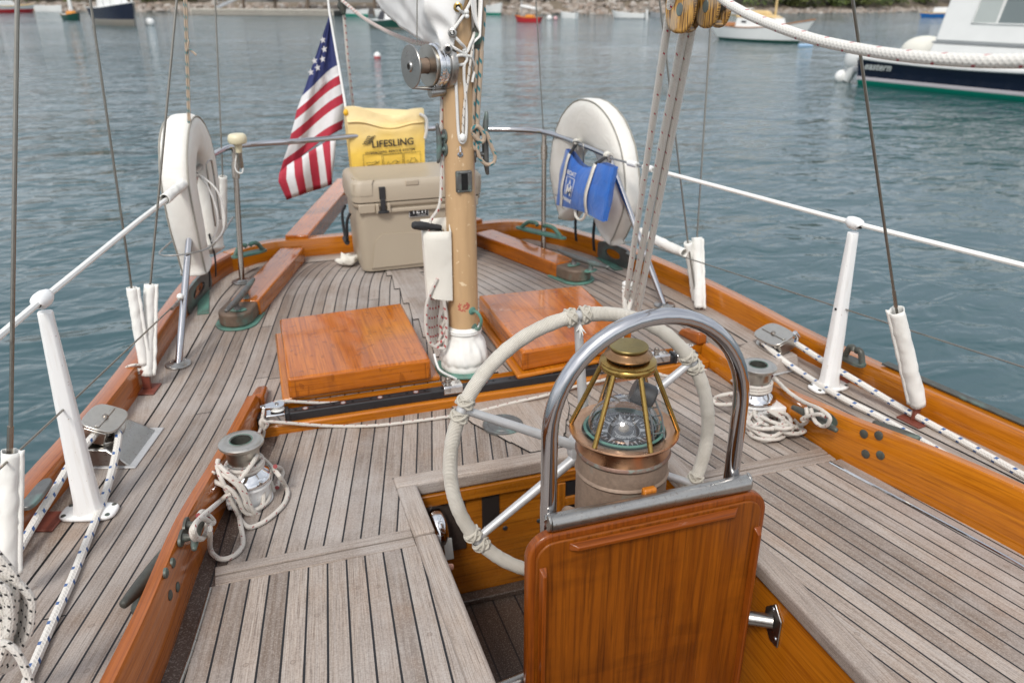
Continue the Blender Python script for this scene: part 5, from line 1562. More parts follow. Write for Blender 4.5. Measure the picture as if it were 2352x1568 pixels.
# red chainplates on deck
def chainplate(c, ang, label, strap=True):
    c = V((c.x, c.y, 0)); p_ = empty("chainplate", c, label, "chainplate", "red lead painted chainplates")
    A = Matrix.Translation(c) @ Matrix.Rotation(ang, 4, 'Z')
    mb = MB(); mb.bx(-.032, .032, -.040, .040, .002, .008, 0, A); mb.build("deck_plate", M['red_iron'], p_, bevel=.002)
    if strap:
        mb = MB(); mb.bx(-.013, .013, -.005, .005, .006, .075, 0, A); mb.build("strap", M['red_iron'], p_, bevel=.002)
chainplate(cpL, -.25, "rusty red chainplate under the paired white sleeves on the left")
chainplate(cfR, .15, "rusty red chainplate under the sleeve at the right rail")
q = at(125, 1188, 0); chainplate(q+V((-.012, -.02, 0)), -.3, "worn red deck plate between the left rail and the white stanchion", False)
q = at(1935, 868, 0); chainplate(q, .1, "dark red deck plate behind the foot of the right stanchion", False)
ty = empty("cord_loop", cpL, "short black flecked cord tied round the paired sleeves", "cord")
for dz in (0, 10):
    bare("cord_strand", ty, [atY(352, 842+dz*.3, 2.64), atY(330, 838+dz, 2.64), atY(305, 838+dz, 2.63), atY(290, 844+dz, 2.63), atY(288, 851+dz*.6, 2.63), atY(310, 852+dz*.6, 2.63), atY(340, 846+dz*.5, 2.64)], .0040, 'rope_black')

M['piping'] = simple('grey_piping', (.30, .285, .25), .8)
# ------------------------------------------------------------------ horseshoe life buoys
def buoy(c, psi, a, h, th, inward, label):
    c = V(c); d = V((math.sin(psi), math.cos(psi), 0)); n = V((d.y, -d.x, 0))*inward   # n points inboard
    b_ = empty("life_buoy", c, label, "life buoy", "white horseshoe life buoys")
    # centre line of the horseshoe: two arms and a round top
    tw = .60*a                     # half width of the padded ring
    rr = a-tw*.5*1.0
    wdt = a*.60                    # ring width
    rc = a-wdt/2
    cl_ = []
    top = h-a
    for k in range(7): s = k/7; cl_.append((-rc*(1-.30*(1-s)**1.5), -h+wdt*.35+(h+top-wdt*.35)*s))
    for k in range(17): t_ = PI-PI*k/16; cl_.append((rc*math.cos(t_), top+(rc+(a-rc)*.0)*math.sin(t_)*1.0))
    for k in range(1, 8): s = k/7; cl_.append((rc*(1-.30*s**1.5), top-(h+top-wdt*.35)*s))
    N_ = len(cl_); rows = []
    sec = []
    for k in range(24):
        t_ = 2*PI*k/24
        sec.append((math.copysign(abs(math.cos(t_))**.58, math.cos(t_)), math.copysign(abs(math.sin(t_))**.62, math.sin(t_))))
    def P2(i):
        i = max(0, min(N_-1, i)); return cl_[i]
    def row(u, v, tu, tv, wscale, tscale):
        L_ = math.hypot(tu, tv); nu, nv = -tv/L_, tu/L_
        return [c+d*(u+nu*wdt/2*wscale*x)+V((0, 0, v+nv*wdt/2*wscale*x))+n*(th/2*tscale*y*(1-.10*max(0, -x))) for x, y in sec]
    ends = (.25, .6, .85, .97)
    (u0, v0), (u1, v1) = P2(0), P2(1)
    tu, tv = u1-u0, v1-v0; L_ = math.hypot(tu, tv); tu /= L_; tv /= L_
    for q, e in ((.22, .35), (.15, .68), (.08, .9), (.03, .98)):
        rows.append(row(u0-tu*q*wdt, v0-tv*q*wdt, tu, tv, e, e))
    for i in range(N_):
        (ua, va), (ub, vb) = P2(i-1), P2(i+1)
        kk = min(1, min(i, N_-1-i)/6); wb = 1+.035*pnoise(V((i*.8, c.x*3, 0)))
        rows.append(row(*P2(i), ub-ua, vb-va, (.86+.14*kk)*wb, (.9+.1*kk)*wb))
    (u0, v0), (u1, v1) = P2(N_-2), P2(N_-1)
    tu, tv = u1-u0, v1-v0; L_ = math.hypot(tu, tv); tu /= L_; tv /= L_
    for q, e in ((.03, .98), (.08, .9), (.15, .68), (.22, .35)):
        rows.append(row(u1+tu*q*wdt, v1+tv*q*wdt, tu, tv, e, e))
    mb = MB(); ids = mb.grid(rows, closev=True); mb.face(list(reversed(ids[0]))); mb.face(ids[-1])
    mb.build("padded_cover", M['buoy_cloth'], b_, sharp=180)
    for sgn in (1, -1):           # piping along both edges of the rim band
        k = 3 if sgn > 0 else 21
        pts = []
        for r_ in rows[2:-2]:
            m_ = sum(r_, V((0, 0, 0)))/24
            ko = max(range(24), key=lambda q: (r_[q]-c).dot(n)*sgn*1.0+(r_[q]-c).length*1.1)
            pts.append(r_[ko]+(r_[ko]-m_).normalized()*.002)
        mb = MB(); mb.tube(smooth(pts, 3), .0034, 6); mb.build("piping", M['piping'], b_)
    # webbing straps at the open end and the wire frame that carries it
    for s_, mt in ((-1, 'strap_black'), (1, 'strap_black')):
        e = c+d*(s_*rc*.35)+V((0, 0, -h+.12))+n*.02
        mb = MB(); mb.grid([[e+d*x+V((0, 0, -z*.18))+n*(.01*math.sin(z*3)) for x in (-.012, .012)] for z in (0, .25, .5, .75, 1.0)])
        mb.build("strap", M[mt], b_, solid=.002)
    return c, d, n
cB, dB, nB = buoy((-.19, 3.33, .485), .186, .25, .30, .115, 1, "white horseshoe life buoy outside the left end of the stern rail")
cC, dC, nC = buoy((1.53, 3.41, .46), -.09, .365, .31, .11, -1, "white horseshoe life buoy hung on the right side, behind the blue bag")
def rack(c, d, n, legp, label):
    r_ = empty("buoy_rack", c, label, "rack", "wire racks of the life buoys")
    for z in (-.16,):
        pts = [c+n*.085+d*.24+V((0, 0, z)), c+n*.085-d*.16+V((0, 0, z)), c-d*.27+n*.02+V((0, 0, z)), c-d*.27-n*.085+V((0, 0, z)), c-d*.1-n*.085+V((0, 0, z))]
        mb = MB(); mb.tube(smooth(pts, 4), .0035, 8); mb.build("rack_wire", M['steel_worn'], r_)
    pts = [c+n*.075+d*(x)+V((0, 0, z)) for x, z in ((-.05, -.12), (-.05, .09), (-.03, .12), (.03, .12), (.05, .09), (.05, -.12))]
    mb = MB(); mb.tube(smooth(pts, 4), .0035, 8); mb.build("rack_wire", M['steel_worn'], r_)
rack(cB, dB, nB, None, "bent wire rack holding the left life buoy")
rack(cC, dC, nC, None, "bent wire rack holding the right life buoy")

# ------------------------------------------------------------------ blue bag on the rail
t = NT('blue_canvas'); o_ = t.obj()
f = t.noise(o_, 16, 4, .5, .7)
M['blue'] = t.bsdf(t.mix(f, (.004, .085, .40), (.010, .15, .56)), .8, 0, t.bump(f, .6, .012), Sheen_Weight=.2)
bg_ = empty("tote_bag", at(1345, 336, ZR), "bright blue bag with white straps buckled to the right of the stern rail", "bag")
A0, A1 = at(1298, 318, ZR)+V((0, 0, -.05)), at(1402, 363, ZR)+V((0, 0, -.055))
inb = V((-.93, -.36, 0)).normalized()
bTL, bTR, bBR, bBL = atX(1304, 342, 1.425), atX(1417, 384, 1.385), atX(1392, 508, 1.345), atX(1282, 470, 1.385)
def bagP(u, v, s):
    """u along the rail 0..1, v down 0..1, s=+1 inboard face"""
    x = bTL.lerp(bTR, u).lerp(bBL.lerp(bBR, u), v)
    sag = .045*math.sin(PI*min(1, max(0, (u-.12)/.62)))*(1-v)**1.5-.012*math.sin(PI*u)*v
    bul = .032*math.sin(PI*min(1, v*.85+.08))*math.sin(PI*min(1, max(0, u*.94+.03)))**.5
    wr = .006*pnoise(V((u*5, v*4, s*2.0)))+.003*math.sin(u*9+v*5)
    return x+V((0, 0, -sag))+inb*(.004+(bul+.008+wr)*s)
rows = []
for j in range(15):
    v = j/14
    front = [bagP(i/14, v, 1) for i in range(15)]; back = [bagP(i/14, v, -1) for i in range(14, -1, -1)]
    rows.append(front+back)
mb = MB(); mb.grid(rows, closev=True); mb.face([mb.vert(p) for p in rows[-1]])
mb.build("bag_body", M['blue'], bg_, sharp=60)
for u, rpx in ((.15, (1326, 329)), (.70, (1397, 359))):
    P = []
    for j in range(17):
        v = j/14
        if v <= 1: p = bagP(u, v, 1)+inb*.005
        else: p = bagP(u, 1, 1)+V((0, 0, -.012*(v-1)*14*.6))+inb*(.004-.02*(v-1)*7)
        P.append([p-(A1-A0).normalized()*.018+inb*.0, p+(A1-A0).normalized()*.018+inb*.006])
    mb = MB(); mb.grid(P); mb.build("strap", M['cloth_dirty'], bg_, solid=.002)
    tp_ = bagP(u, 0, 1)+inb*.004
    rp_ = at(*rpx, ZR)+V((0, 0, .002))
    mb = MB(); mb.grid([[tp_.lerp(rp_, k/6)+inb*(.0-.012*math.sin(k/6*PI)*0)-(A1-A0).normalized()*.014*s for s in (-1, 1)] for k in range(6)])
    mb.build("buckle_strap", M['strap_black'], bg_, solid=.004)
    mb = MB(); mb.bx(-.016, .016, -.006, .006, -.010, .010, 0, axis_matrix(rp_-V((0, 0, .022))+inb*.006, V((0, 0, 1)), (A1-A0))); mb.build("buckle", M['cloth_dirty'], bg_, bevel=.002)
    mb = MB()
    q = rp_.copy(); dA = (A1-A0).normalized()
    mb.tube([q-dA*.016, q+dA*.016], .0165, 14); mb.build("rail_loop", M['cloth_dirty'], bg_)
loop = [bagP(.42, 1, .2)+V((0, 0, -.0)), bagP(.45, 1, .5)+V((0, 0, -.03)), bagP(.52, 1, .5)+V((0, 0, -.042)), bagP(.6, 1, .4)+V((0, 0, -.03)), bagP(.64, 1, .2)+V((0, 0, -.0))]
mb = MB(); mb.tube(smooth(loop, 5), .006, 8); mb.build("hand_loop", M['cloth_dirty'], bg_)
e0 = bagP(.36, .55, 1); ex = (bagP(.46, .55, 1)-bagP(.27, .55, 1)).normalized(); ez = (bagP(.36, .45, 1)-bagP(.36, .65, 1)).normalized()
nn = ex.cross(ez).normalized(); nn = nn if nn.dot(inb) > 0 else -nn
if ex.cross(ez).dot(inb) < 0: pass
# lettering reads from the cockpit: x runs forward along the bag
A = Matrix(((ex.x, ez.x, nn.x, e0.x), (ex.y, ez.y, nn.y, e0.y), (ex.z, ez.z, nn.z, e0.z), (0, 0, 0, 1)))
off = .011
mb = MB()
mb.text("BOAT", A @ Matrix.Translation((0, .062, off)), .026, 0, 2.0, .0006)
mb.text("M", A @ Matrix.Translation((0, -.012, off)), .060, 0, 1.7, .0015)
mb.text("A", A @ Matrix.Translation((0, .022, off)), .036, 0, 1.4, .0008)
for a, b in (((-.06, .045), (.06, .045)), ((-.06, .045), (-.05, -.035)), ((.06, .045), (.05, -.035))):
    mb.tube([A @ V((*a, off)), A @ V((*b, off))], .0012, 5)
mb.text("MARINE", A @ Matrix.Translation((0, -.052, off)), .021, 0, 1.7, .0005)
mb.build("printed_emblem", M['cloth'], bg_, sharp=180)

# ------------------------------------------------------------------ antenna on the rail
q = at(541, 340, ZR+.01)+V((.012, -.012, 0))
an = empty("gps_antenna", q, "cream mushroom antenna on the left bend of the stern rail", "antenna")
M['cream'] = simple('cream_plastic', (.66, .60, .42), .4, 0, .05, 30)
mb = MB(); mb.lathe([(0, .062), (.030, .061), (.037, .055), (.040, .045), (.040, .030), (.036, .022), (.017, .016), (.0155, .004), (.013, -.018), (0, -.018)], Matrix.Translation(q), 32); mb.build("antenna_dome", M['cream'], an)
mb = MB(); mb.tube([q+V((0, 0, -.018)), q+V((0, 0, -.085))], .0115, 14); mb.build("antenna_stem", M['steel_brown'], an)
bare("antenna_cable", an, [q+V((.008, -.006, -.085)), q+V((.0, -.012, -.105)), q+V((-.018, -.006, -.10)), q+V((-.024, 0, -.08)), q+V((-.018, 0, -.05)), q+V((-.012, 0, -.03))], .003, 'white_vinyl')

# ------------------------------------------------------------------ cooler
t = NT('tan_rotomolded'); o_ = t.obj()
c = t.mix(t.noise(o_, 5, 3), (.385, .325, .245), (.42, .355, .27))
M['tan'] = t.bsdf(c, .48, 0, t.bump(t.noise(o_, 420, 2), .12, .0006))
CX, CY0, CY1, CWd = .748, 3.56, 3.935, .297
cl2 = empty("cooler_box", (CX, 3.75, 0), "big tan hard cooler on the aft deck behind the mast", "cooler")
def rrect(cx, cy, hx, hy, r, z, n=6):
    out = []
    for sx, sy, a0 in ((1, -1, -PI/2), (1, 1, 0), (-1, 1, PI/2), (-1, -1, PI)):
        for k in range(n+1):
            a = a0+PI/2*k/n; out.append(V((cx+sx*(hx-r)+r*math.cos(a), cy+sy*(hy-r)+r*math.sin(a), z)))
    return out
cyc = (CY0+CY1)/2; hy = (CY1-CY0)/2
mb = MB()
prof = [(-.030, .012), (-.022, .003), (-.026, .012), (-.022, .03), (-.012, .30), (-.012, .312), (-.003, .318), (0, .322), (0, .334), (-.004, .336)]
rows = [rrect(CX, cyc, CWd+a, hy+a, .045, z) for a, z in prof[2:]]
mb.grid(rows, closev=True); mb.face([mb.vert(p) for p in rows[0]])
bd = mb.build("cooler_body", M['tan'], cl2, sharp=50)
mb = MB()
rows = [rrect(CX, cyc, CWd+a, hy+a, r, z) for a, z, r in ((-.004, .339, .045), (.003, .342, .045), (.004, .365, .045), (.001, .405, .045), (-.004, .424, .045), (-.014, .433, .042), (-.034, .434, .035), (-.042, .430, .03))]
mb.grid(rows, closev=True); mb.face([mb.vert(p) for p in rows[-1]])
ld = mb.build("lid", M['tan'], cl2, sharp=50)
fy = lambda z: CY0+.0095+(.02-z)*.0-.0*z+(.30-z)*.037
# relief on the front: raised lower panel, recess step, corner pads of the lid
pts = [(.02, .006)]
def front(px, py): return atY(px, py, CY0+.012)
pl = [front(855, 628), front(858, 600), front(862, 560), front(868, 548), front(878, 540), front(895, 537), front(1040, 530)]
pl2 = smooth(pl, 4)
mb = MB()
inner = [V((CX+CWd-.06, 0, pl2[-1].z)), V((CX+CWd-.06, 0, .035))]
ring = [V((p.x, 0, max(.03, p.z))) for p in pl2]+inner
mb.hexa([V((p.x, fy(p.z)+.004, p.z)) for p in reversed(ring)], [V((p.x, fy(p.z)-.0035, p.z)) for p in reversed(ring)])
mb.build("front_panel", M['tan'], bd, bevel=.003)
mb = MB()
zz1, zz0 = .333, .296
xs = [CX-CWd+.03, CX-CWd+.115, CX-CWd+.128, CX-CWd+.145]
def slab(x0, x1, z0, z1, dy, nm, par, mat='tan', bev=.004):
    mb = MB(); mb.bx(x0, x1, CY0-dy, CY0+.02, z0, z1); return mb.build(nm, M[mat], par, bevel=bev)
slab(CX-CWd+.02, CX-CWd+.095, .292, .333, .002, "rim_pad", bd)
slab(CX-CWd+.145, CX+CWd-.145, .288, .306, .002, "rim_pad", bd)
slab(CX+CWd-.095, CX+CWd-.02, .292, .333, .002, "rim_pad", bd)
for x in (CX-.035,):
    slab(x-.025, x+.035, .405, .430, .004, "lid_pad", ld)
def cpad(sx):
    mb = MB(); r_ = rrect(CX, cyc, CWd+.006, hy+.006, .048, 0)
    seg = r_[20:28] if sx < 0 else r_[0:7]
    if sx < 0:
        seg = [V((CX-CWd-.006, CY0+.10, 0))]+r_[21:28]+[V((CX-CWd+.085, CY0-.006, 0))]
    else:
        seg = [V((CX+CWd-.085, CY0-.006, 0))]+r_[0:7]+[V((CX+CWd+.006, CY0+.10, 0))]
    P = [[V((p.x, p.y, .372))*1 for p in seg], [V((p.x, p.y, .424)) for p in seg], [V(((p.x-CX)*.955+CX, (p.y-cyc)*.93+cyc, .4385)) for p in seg], [V(((p.x-CX)*.90+CX, (p.y-cyc)*.86+cyc, .432)) for p in seg]]
    mb.grid(P); mb.build("lid_corner", M['tan'], ld, sharp=50)
cpad(-1); cpad(1)
for x in (atY(878, 450, CY0).x, CX*2-atY(878, 450, CY0).x):
    z1 = atY(878, 430, CY0-.01).z; z0 = atY(878, 487, CY0-.01).z
    lt = None
    mb = MB(); mb.bx(x-.014, x+.014, CY0-.010, CY0+.004, z1-.055, z1); mb.bx(x-.011, x+.011, CY0-.013, CY0-.003, z0+.004, z1-.053)
    lt = mb.build("latch", M['black_rubber'], cl2, bevel=.003)
    mb = MB(); mb.lathe([(0, .006), (.024, .005), (.028, 0), (.024, -.006), (0, -.006)], Matrix.Translation((x, CY0-.010, z0)) @ Matrix.Diagonal((1, .35, 1, 1)), 20); mb.build("latch_grip", M['black_rubber'], lt)
    for s in (-1, 1):
        slab(x+s*.026-.007, x+s*.026+.007, .290, .333, .012, "latch_guard", bd, bev=.003)
# badge
q = atY(963, 487, CY0-.002); A = axis_matrix(V((q.x, fy(q.z)-.004, q.z)), (0, -1, .03), (1, 0, 0))
A = Matrix(((1, 0, 0, q.x), (0, 0, -1, fy(q.z)-.004), (0, 1, 0, q.z), (0, 0, 0, 1)))
mb = MB(); mb.bx(-.046, .046, -.024, .024, -.003, .0005, 0, A); bdg = mb.build("badge", simple('badge_grey', (.45, .44, .43), .4), bd, bevel=.001)
mb = MB(); mb.bx(-.043, .043, -.021, .021, .0005, .001, 0, A); mb.build("badge_field", M['black_plastic'], bdg)
mb = MB(); mb.text("YETI", A @ Matrix.Translation((0, .004, .0016)), .036, 0, 1.0, .0004); mb.text("COOLERS", A @ Matrix.Translation((.012, -.0155, .0016)), .007, 0, 1.3)
mb.build("badge_lettering", simple('badge_white', (.7, .7, .69), .5), bdg, sharp=180)
# rope handle on the left end
bare("rope_handle", cl2, [V((CX-CWd-.004, 3.68, .27)), V((CX-CWd-.022, 3.68, .23)), V((CX-CWd-.024, 3.70, .15)), V((CX-CWd-.022, 3.76, .12)), V((CX-CWd-.022, 3.82, .15)), V((CX-CWd-.022, 3.84, .23)), V((CX-CWd-.004, 3.84, .27))], .007, 'strap_black')
mb = MB(); mb.tube([V((CX-CWd-.024, 3.72, .122)), V((CX-CWd-.024, 3.80, .122))], .013, 10); mb.build("handle_grip", M['black_rubber'], cl2)
for x in (CX-.22, CX+.22):
    mb = MB(); mb.bx(x-.035, x+.035, CY0+.05, CY1-.05, .0055, .014); mb.build("foot", M['black_rubber'], cl2, bevel=.002)
# crumpled rag
mb = MB(); q = at(801, 612, .004); P = []
for i in range(15):
    row = []
    for j in range(24):
        a = 2*PI*j/24; r = .048*math.sin(PI*i/14)**.8
        k = 1+.55*pnoise(V((math.cos(a)*1.6+3, math.sin(a)*1.6, i*.28)))+.2*pnoise(V((math.cos(a)*4, math.sin(a)*4, i*.7)))
        row.append(V((q.x+r*k*math.cos(a), q.y+.02+r*k*math.sin(a)*.75, .006+max(0, .022+.022*math.cos(PI*i/14)*1.0)*k)))
    P.append(row)
mb.grid(P, closev=True); tag(mb.build("cloth_rag", M['cloth_dirty'], sharp=180), "crumpled white rag on the deck at the left foot of the cooler", "rag")

# ------------------------------------------------------------------ yellow rescue bag
t = NT('yellow_vinyl'); o_ = t.obj(); sp = t.n('SeparateXYZ', {0: o_})
fade = t.m('ADD', t.m('MULTIPLY', sp.outputs[2], 5.0), t.m('MULTIPLY', t.noise(o_, 9, 4), .55))
c = t.mix(t.ramp(fade, [(.55, 0), (1.25, 1)]) if False else t.ramp(t.m('MULTIPLY', fade, .6), [(.35, 0), (.85, 1)]), (.84, .56, .09), (.80, .63, .33))
M['yellow'] = t.bsdf(c, .55, 0, t.bump(t.noise(o_, 12, 4, .5, .6), .5, .012))
yb0, yb1 = 3.965, 4.065
ysack = empty("rescue_bag", (.69, 4.0, .42), "faded yellow rescue sling bag hung on the stern rail behind the cooler", "bag")
xl, xr = .500, .878
def sackP(u, v, w_):
    """u left-right, v bottom-top, w front(0)-back(1)"""
    x = xl+(xr-xl)*u+(.010*(1-v))*(1-2*u)
    ztop = .685+.022*math.sin(u*PI*1.1+2.4)+.010*math.sin(u*9)
    z = .395+(ztop-.395)*v
    b = .012*math.sin(PI*u)*math.sin(PI*v)
    wr = .005*pnoise(V((u*6, v*5, w_*4)))+(.006*math.sin(v*26+u*3) if v > .72 else 0)*math.sin(PI*u)
    pinch = .5*(1-v) if False else 0
    dz = (yb1-yb0)*(1-.55*max(0, v-.8)/.2)
    return V((x, yb0+(yb1-yb0-dz)*.3+dz*w_+(-(b+wr) if w_ < .5 else b+wr), z))
rows = []
for j in range(19):
    v = j/18
    fr_ = [sackP(i/20, v, 0) for i in range(21)]; rt_ = [sackP(1, v, k/4) for k in range(1, 4)]; bk = [sackP(i/20, v, 1) for i in range(20, -1, -1)]; lf = [sackP(0, v, k/4) for k in (3, 2, 1)]
    rows.append(fr_+rt_+bk+lf)
mb = MB(); mb.grid(rows, closev=True); mb.face([mb.vert(p) for p in rows[0]]); mb.face([mb.vert(p) for p in rows[-1]])
yb_ = mb.build("bag_shell", M['yellow'], ysack, sharp=60)
mb = MB(); q = [sackP(i/20, .80, 0)+V((0, -.004, 0)) for i in range(21)]
mb.grid([[p+V((0, 0, .004)) for p in q], [p+V((0, -.004, -.002)) for p in q], [p+V((0, -.001, -.008)) for p in q]]); mb.build("flap_edge", M['yellow'], yb_, solid=.002)
ink = simple('black_print', (.022, .020, .018), .6)
def sackM(u, v):
    p = sackP(u, v, 0)+V((0, -.0065, 0)); return Matrix(((1, 0, 0, p.x), (0, 0, -1, p.y), (.03, 1, 0, p.z), (0, 0, 0, 1)))
mb = MB()
mb.text("LIFESLING", sackM(.56, .52), .046, 0, 1.02, .0009)
mb.text("OVERBOARD RESCUE SYSTEM", sackM(.52, .37), .0150, 0, 1.22, .0004)
mb.text("MAN OVERBOARD INSTRUCTIONS", sackM(.52, .325), .0062, 0, 1.25)
A = sackM(.245, .52)
for k in range(5):
    z = -.016+k*.008
    pts = [A @ V((-.030+.006*k+.010*i, z+.0035*math.sin(i*2.2), 0)) for i in range(5)]
    mb.tube(pts, .0021, 5)
for u0, u1 in ((.16, .40), (.43, .68), (.71, .93)):
    A = sackM((u0+u1)/2, .185); hw = (u1-u0)*(xr-xl)/2; hh = .033
    for a, b in (((-hw, -hh), (hw, -hh)), ((hw, -hh), (hw, hh)), ((hw, hh), (-hw, hh)), ((-hw, hh), (-hw, -hh))):
        mb.tube([A @ V((*a, 0)), A @ V((*b, 0))], .0008, 4)
    rn = random.Random(int(u0*100))
    pts = [A @ V((-hw*.7+hw*1.4*i/7, -.012+rn.uniform(-.008, .02), 0)) for i in range(8)]
    mb.tube(pts, .0011, 4)
    mb.tube([A @ V((-hw*.6, -.02, 0)), A @ V((hw*.2, -.018, 0)), A @ V((hw*.5, -.006, 0))], .0012, 4)
mb.build("printed_text", ink, yb_, sharp=180)
bare("drawcord", ysack, [sackP(.96, .93, 0)+V((-.01, -.012, 0)), sackP(1, .86, 0)+V((.004, -.015, 0)), sackP(1, .72, 0)+V((.008, -.014, 0)), sackP(1, .6, 0)+V((.004, -.012, 0)), sackP(1, .52, 0)+V((.0, -.006, 0))], .0075, 'rope_white')
mb = MB(); mb.ball(sackP(0, .93, .1)+V((.0, -.006, 0)), (.012, .012, .016), 8); mb.build("toggle", simple('yellow_toggle', (.75, .42, .02), .5), ysack)

# ------------------------------------------------------------------ ensign on its staff
YF = 4.28
fs = empty("ensign", atY(800, 300, 4.1), "drooping flag of red and white stripes with a starred blue corner, on a white staff", "flag")
mb = MB(); mb.tube([atY(806, 330, 4.06), atY(790, 222, 4.12), atY(757, 30, 4.22), atY(750, -30, 4.25)], [.006, .006, .0052, .005], 10); mb.build("flagstaff", M['white_paint'], fs)
def fc(x, y): return ((680+x/3.135)/1.08844, (20+y/3.135)/1.08844)
Lp = [(452, 55), (236, 690), (195, 800), (178, 880), (150, 985), (130, 1080), (92, 1190), (62, 1290)]
Rp = [(462, 40), (528, 440), (543, 520), (550, 590), (568, 665), (580, 735), (560, 875), (548, 950)]
mats_f = [simple('flag_blue', (.022, .032, .13), .75, bump=.2, bscale=300), simple('flag_white', (.66, .65, .66), .8, bump=.2, bscale=300), simple('flag_red', (.40, .022, .045), .75, bump=.2, bscale=300)]
mb = MB(); P = []; mf_ = []
NU, NV = 6, 12
for b in range(7):
    for k in range(NU):
        s = k/NU
        l = V((Lp[b][0]+(Lp[b+1][0]-Lp[b][0])*s, Lp[b][1]+(Lp[b+1][1]-Lp[b][1])*s, 0)); r = V((Rp[b][0]+(Rp[b+1][0]-Rp[b][0])*s, Rp[b][1]+(Rp[b+1][1]-Rp[b][1])*s, 0))
        row = []
        for j in range(NV+1):
            q = j/NV
            p = l.lerp(r, q); p.y += (-16*math.sin(q*PI)+8*math.sin(q*2*PI))*(1 if b else s)
            wv = .020*math.sin(q*9+p.y*.004)*(.3+.7*min(1, b/2))+.010*math.sin(q*21)
            row.append(atY(*fc(p.x, p.y), YF-.06*q*0+wv+.03*(1-q)))
        P.append(row); mf_.append(0 if b == 0 else (1 if b % 2 else 2))
row = []
for j in range(NV+1):
    q = j/NV; l = V((*Lp[7], 0)); r = V((*Rp[7], 0)); p = l.lerp(r, q); p.y += -16*math.sin(q*PI)+8*math.sin(q*2*PI)
    row.append(atY(*fc(p.x, p.y), YF+.020*math.sin(q*9+p.y*.004)+.010*math.sin(q*21)+.03*(1-q)))
P.append(row)
mb.grid(P, mf=lambda i, j: mf_[min(i, len(mf_)-1)])
fl_ = mb.build("flag_cloth", mats_f, fs, sharp=180, solid=.0015)
# the folded lower part shows the stripes upright
mb = MB(); P = []
top = [(58, 1290), (118, 1235), (172, 1200), (235, 1165), (285, 1130), (345, 1095), (395, 1065), (455, 1025), (502, 1010)]
bot = [(115, 1505), (160, 1488), (215, 1470), (272, 1450), (325, 1432), (385, 1415), (438, 1395), (470, 1385), (472, 1330)]
mid = [(50, 1360), (112, 1340), (180, 1320), (245, 1295), (300, 1270), (365, 1245), (415, 1215), (462, 1200), (490, 1200)]
for b in range(9):
    for k in range(2 if b < 8 else 1):
        s = k/2; n2 = min(8, b+1)
        row = []
        for j in range(9):
            q = j/8
            def qd(i): 
                a, m_, c_ = V((*top[i], 0)), V((*mid[i], 0)), V((*bot[i], 0))
                return a.lerp(m_, q*2) if q < .5 else m_.lerp(c_, q*2-1)
            p = qd(b).lerp(qd(n2), s)
            row.append(atY(*fc(p.x, p.y), YF-.015+.012*math.sin(b*1.4+s+q*2)-.02*math.sin(q*PI)))
        P.append(row)
mb.grid(P, mf=lambda i, j: 2 if (min(i//2, 7)) % 2 == 0 else 1)
mb.build("flag_fold", mats_f, fs, sharp=180, solid=.0015)
for cx_, cy_3 in ((398, 252), (410, 325), (396, 402), (333, 415), (357, 470), (305, 505)):
    pts = []
    for k in range(10):
        r = 27 if k % 2 == 0 else 11
        a = PI/2+k*PI/5+.2
        pts.append(atY(*fc(cx_+r*.95*math.cos(a), cy_3-r*1.15*math.sin(a)), YF-.024))
    mb = MB(); mb.poly(pts); mb.build("star", mats_f[1], fl_, weld=False)
# sheet with red flecks falling behind the yellow bag, and the sagging lift to the mast
rope("mizzen_sheet", [atY(786, -40, 4.5), atY(789, 25, 4.5), atY(798, 130, 4.5), atY(812, 255, 4.5), atY(822, 345, 4.5), V((.68, 5.0, .12))], .0078, 'rope_redmark', "slack white sheet with red flecks falling behind the yellow bag", "rope", smooth_it=False)
tag(horn_cleat("sheet_block", None, atY(785, 4, 4.5), (0, 0, 1), (0, -1, 0), .12, .02, .02, 'bronze_dark', False), "small dark block at the top of the slack sheet behind the flag", "block")
rope("topping_lift", [atY(786, 2, 4.46), atY(830, 38, 4.2), atY(880, 68, 3.7), atY(930, 90, 3.2), atY(975, 102, 2.8), atY(1040, 112, 2.52)], .0085, 'rope_redmark', "pale line sagging from the boom end to the mast", "rope")

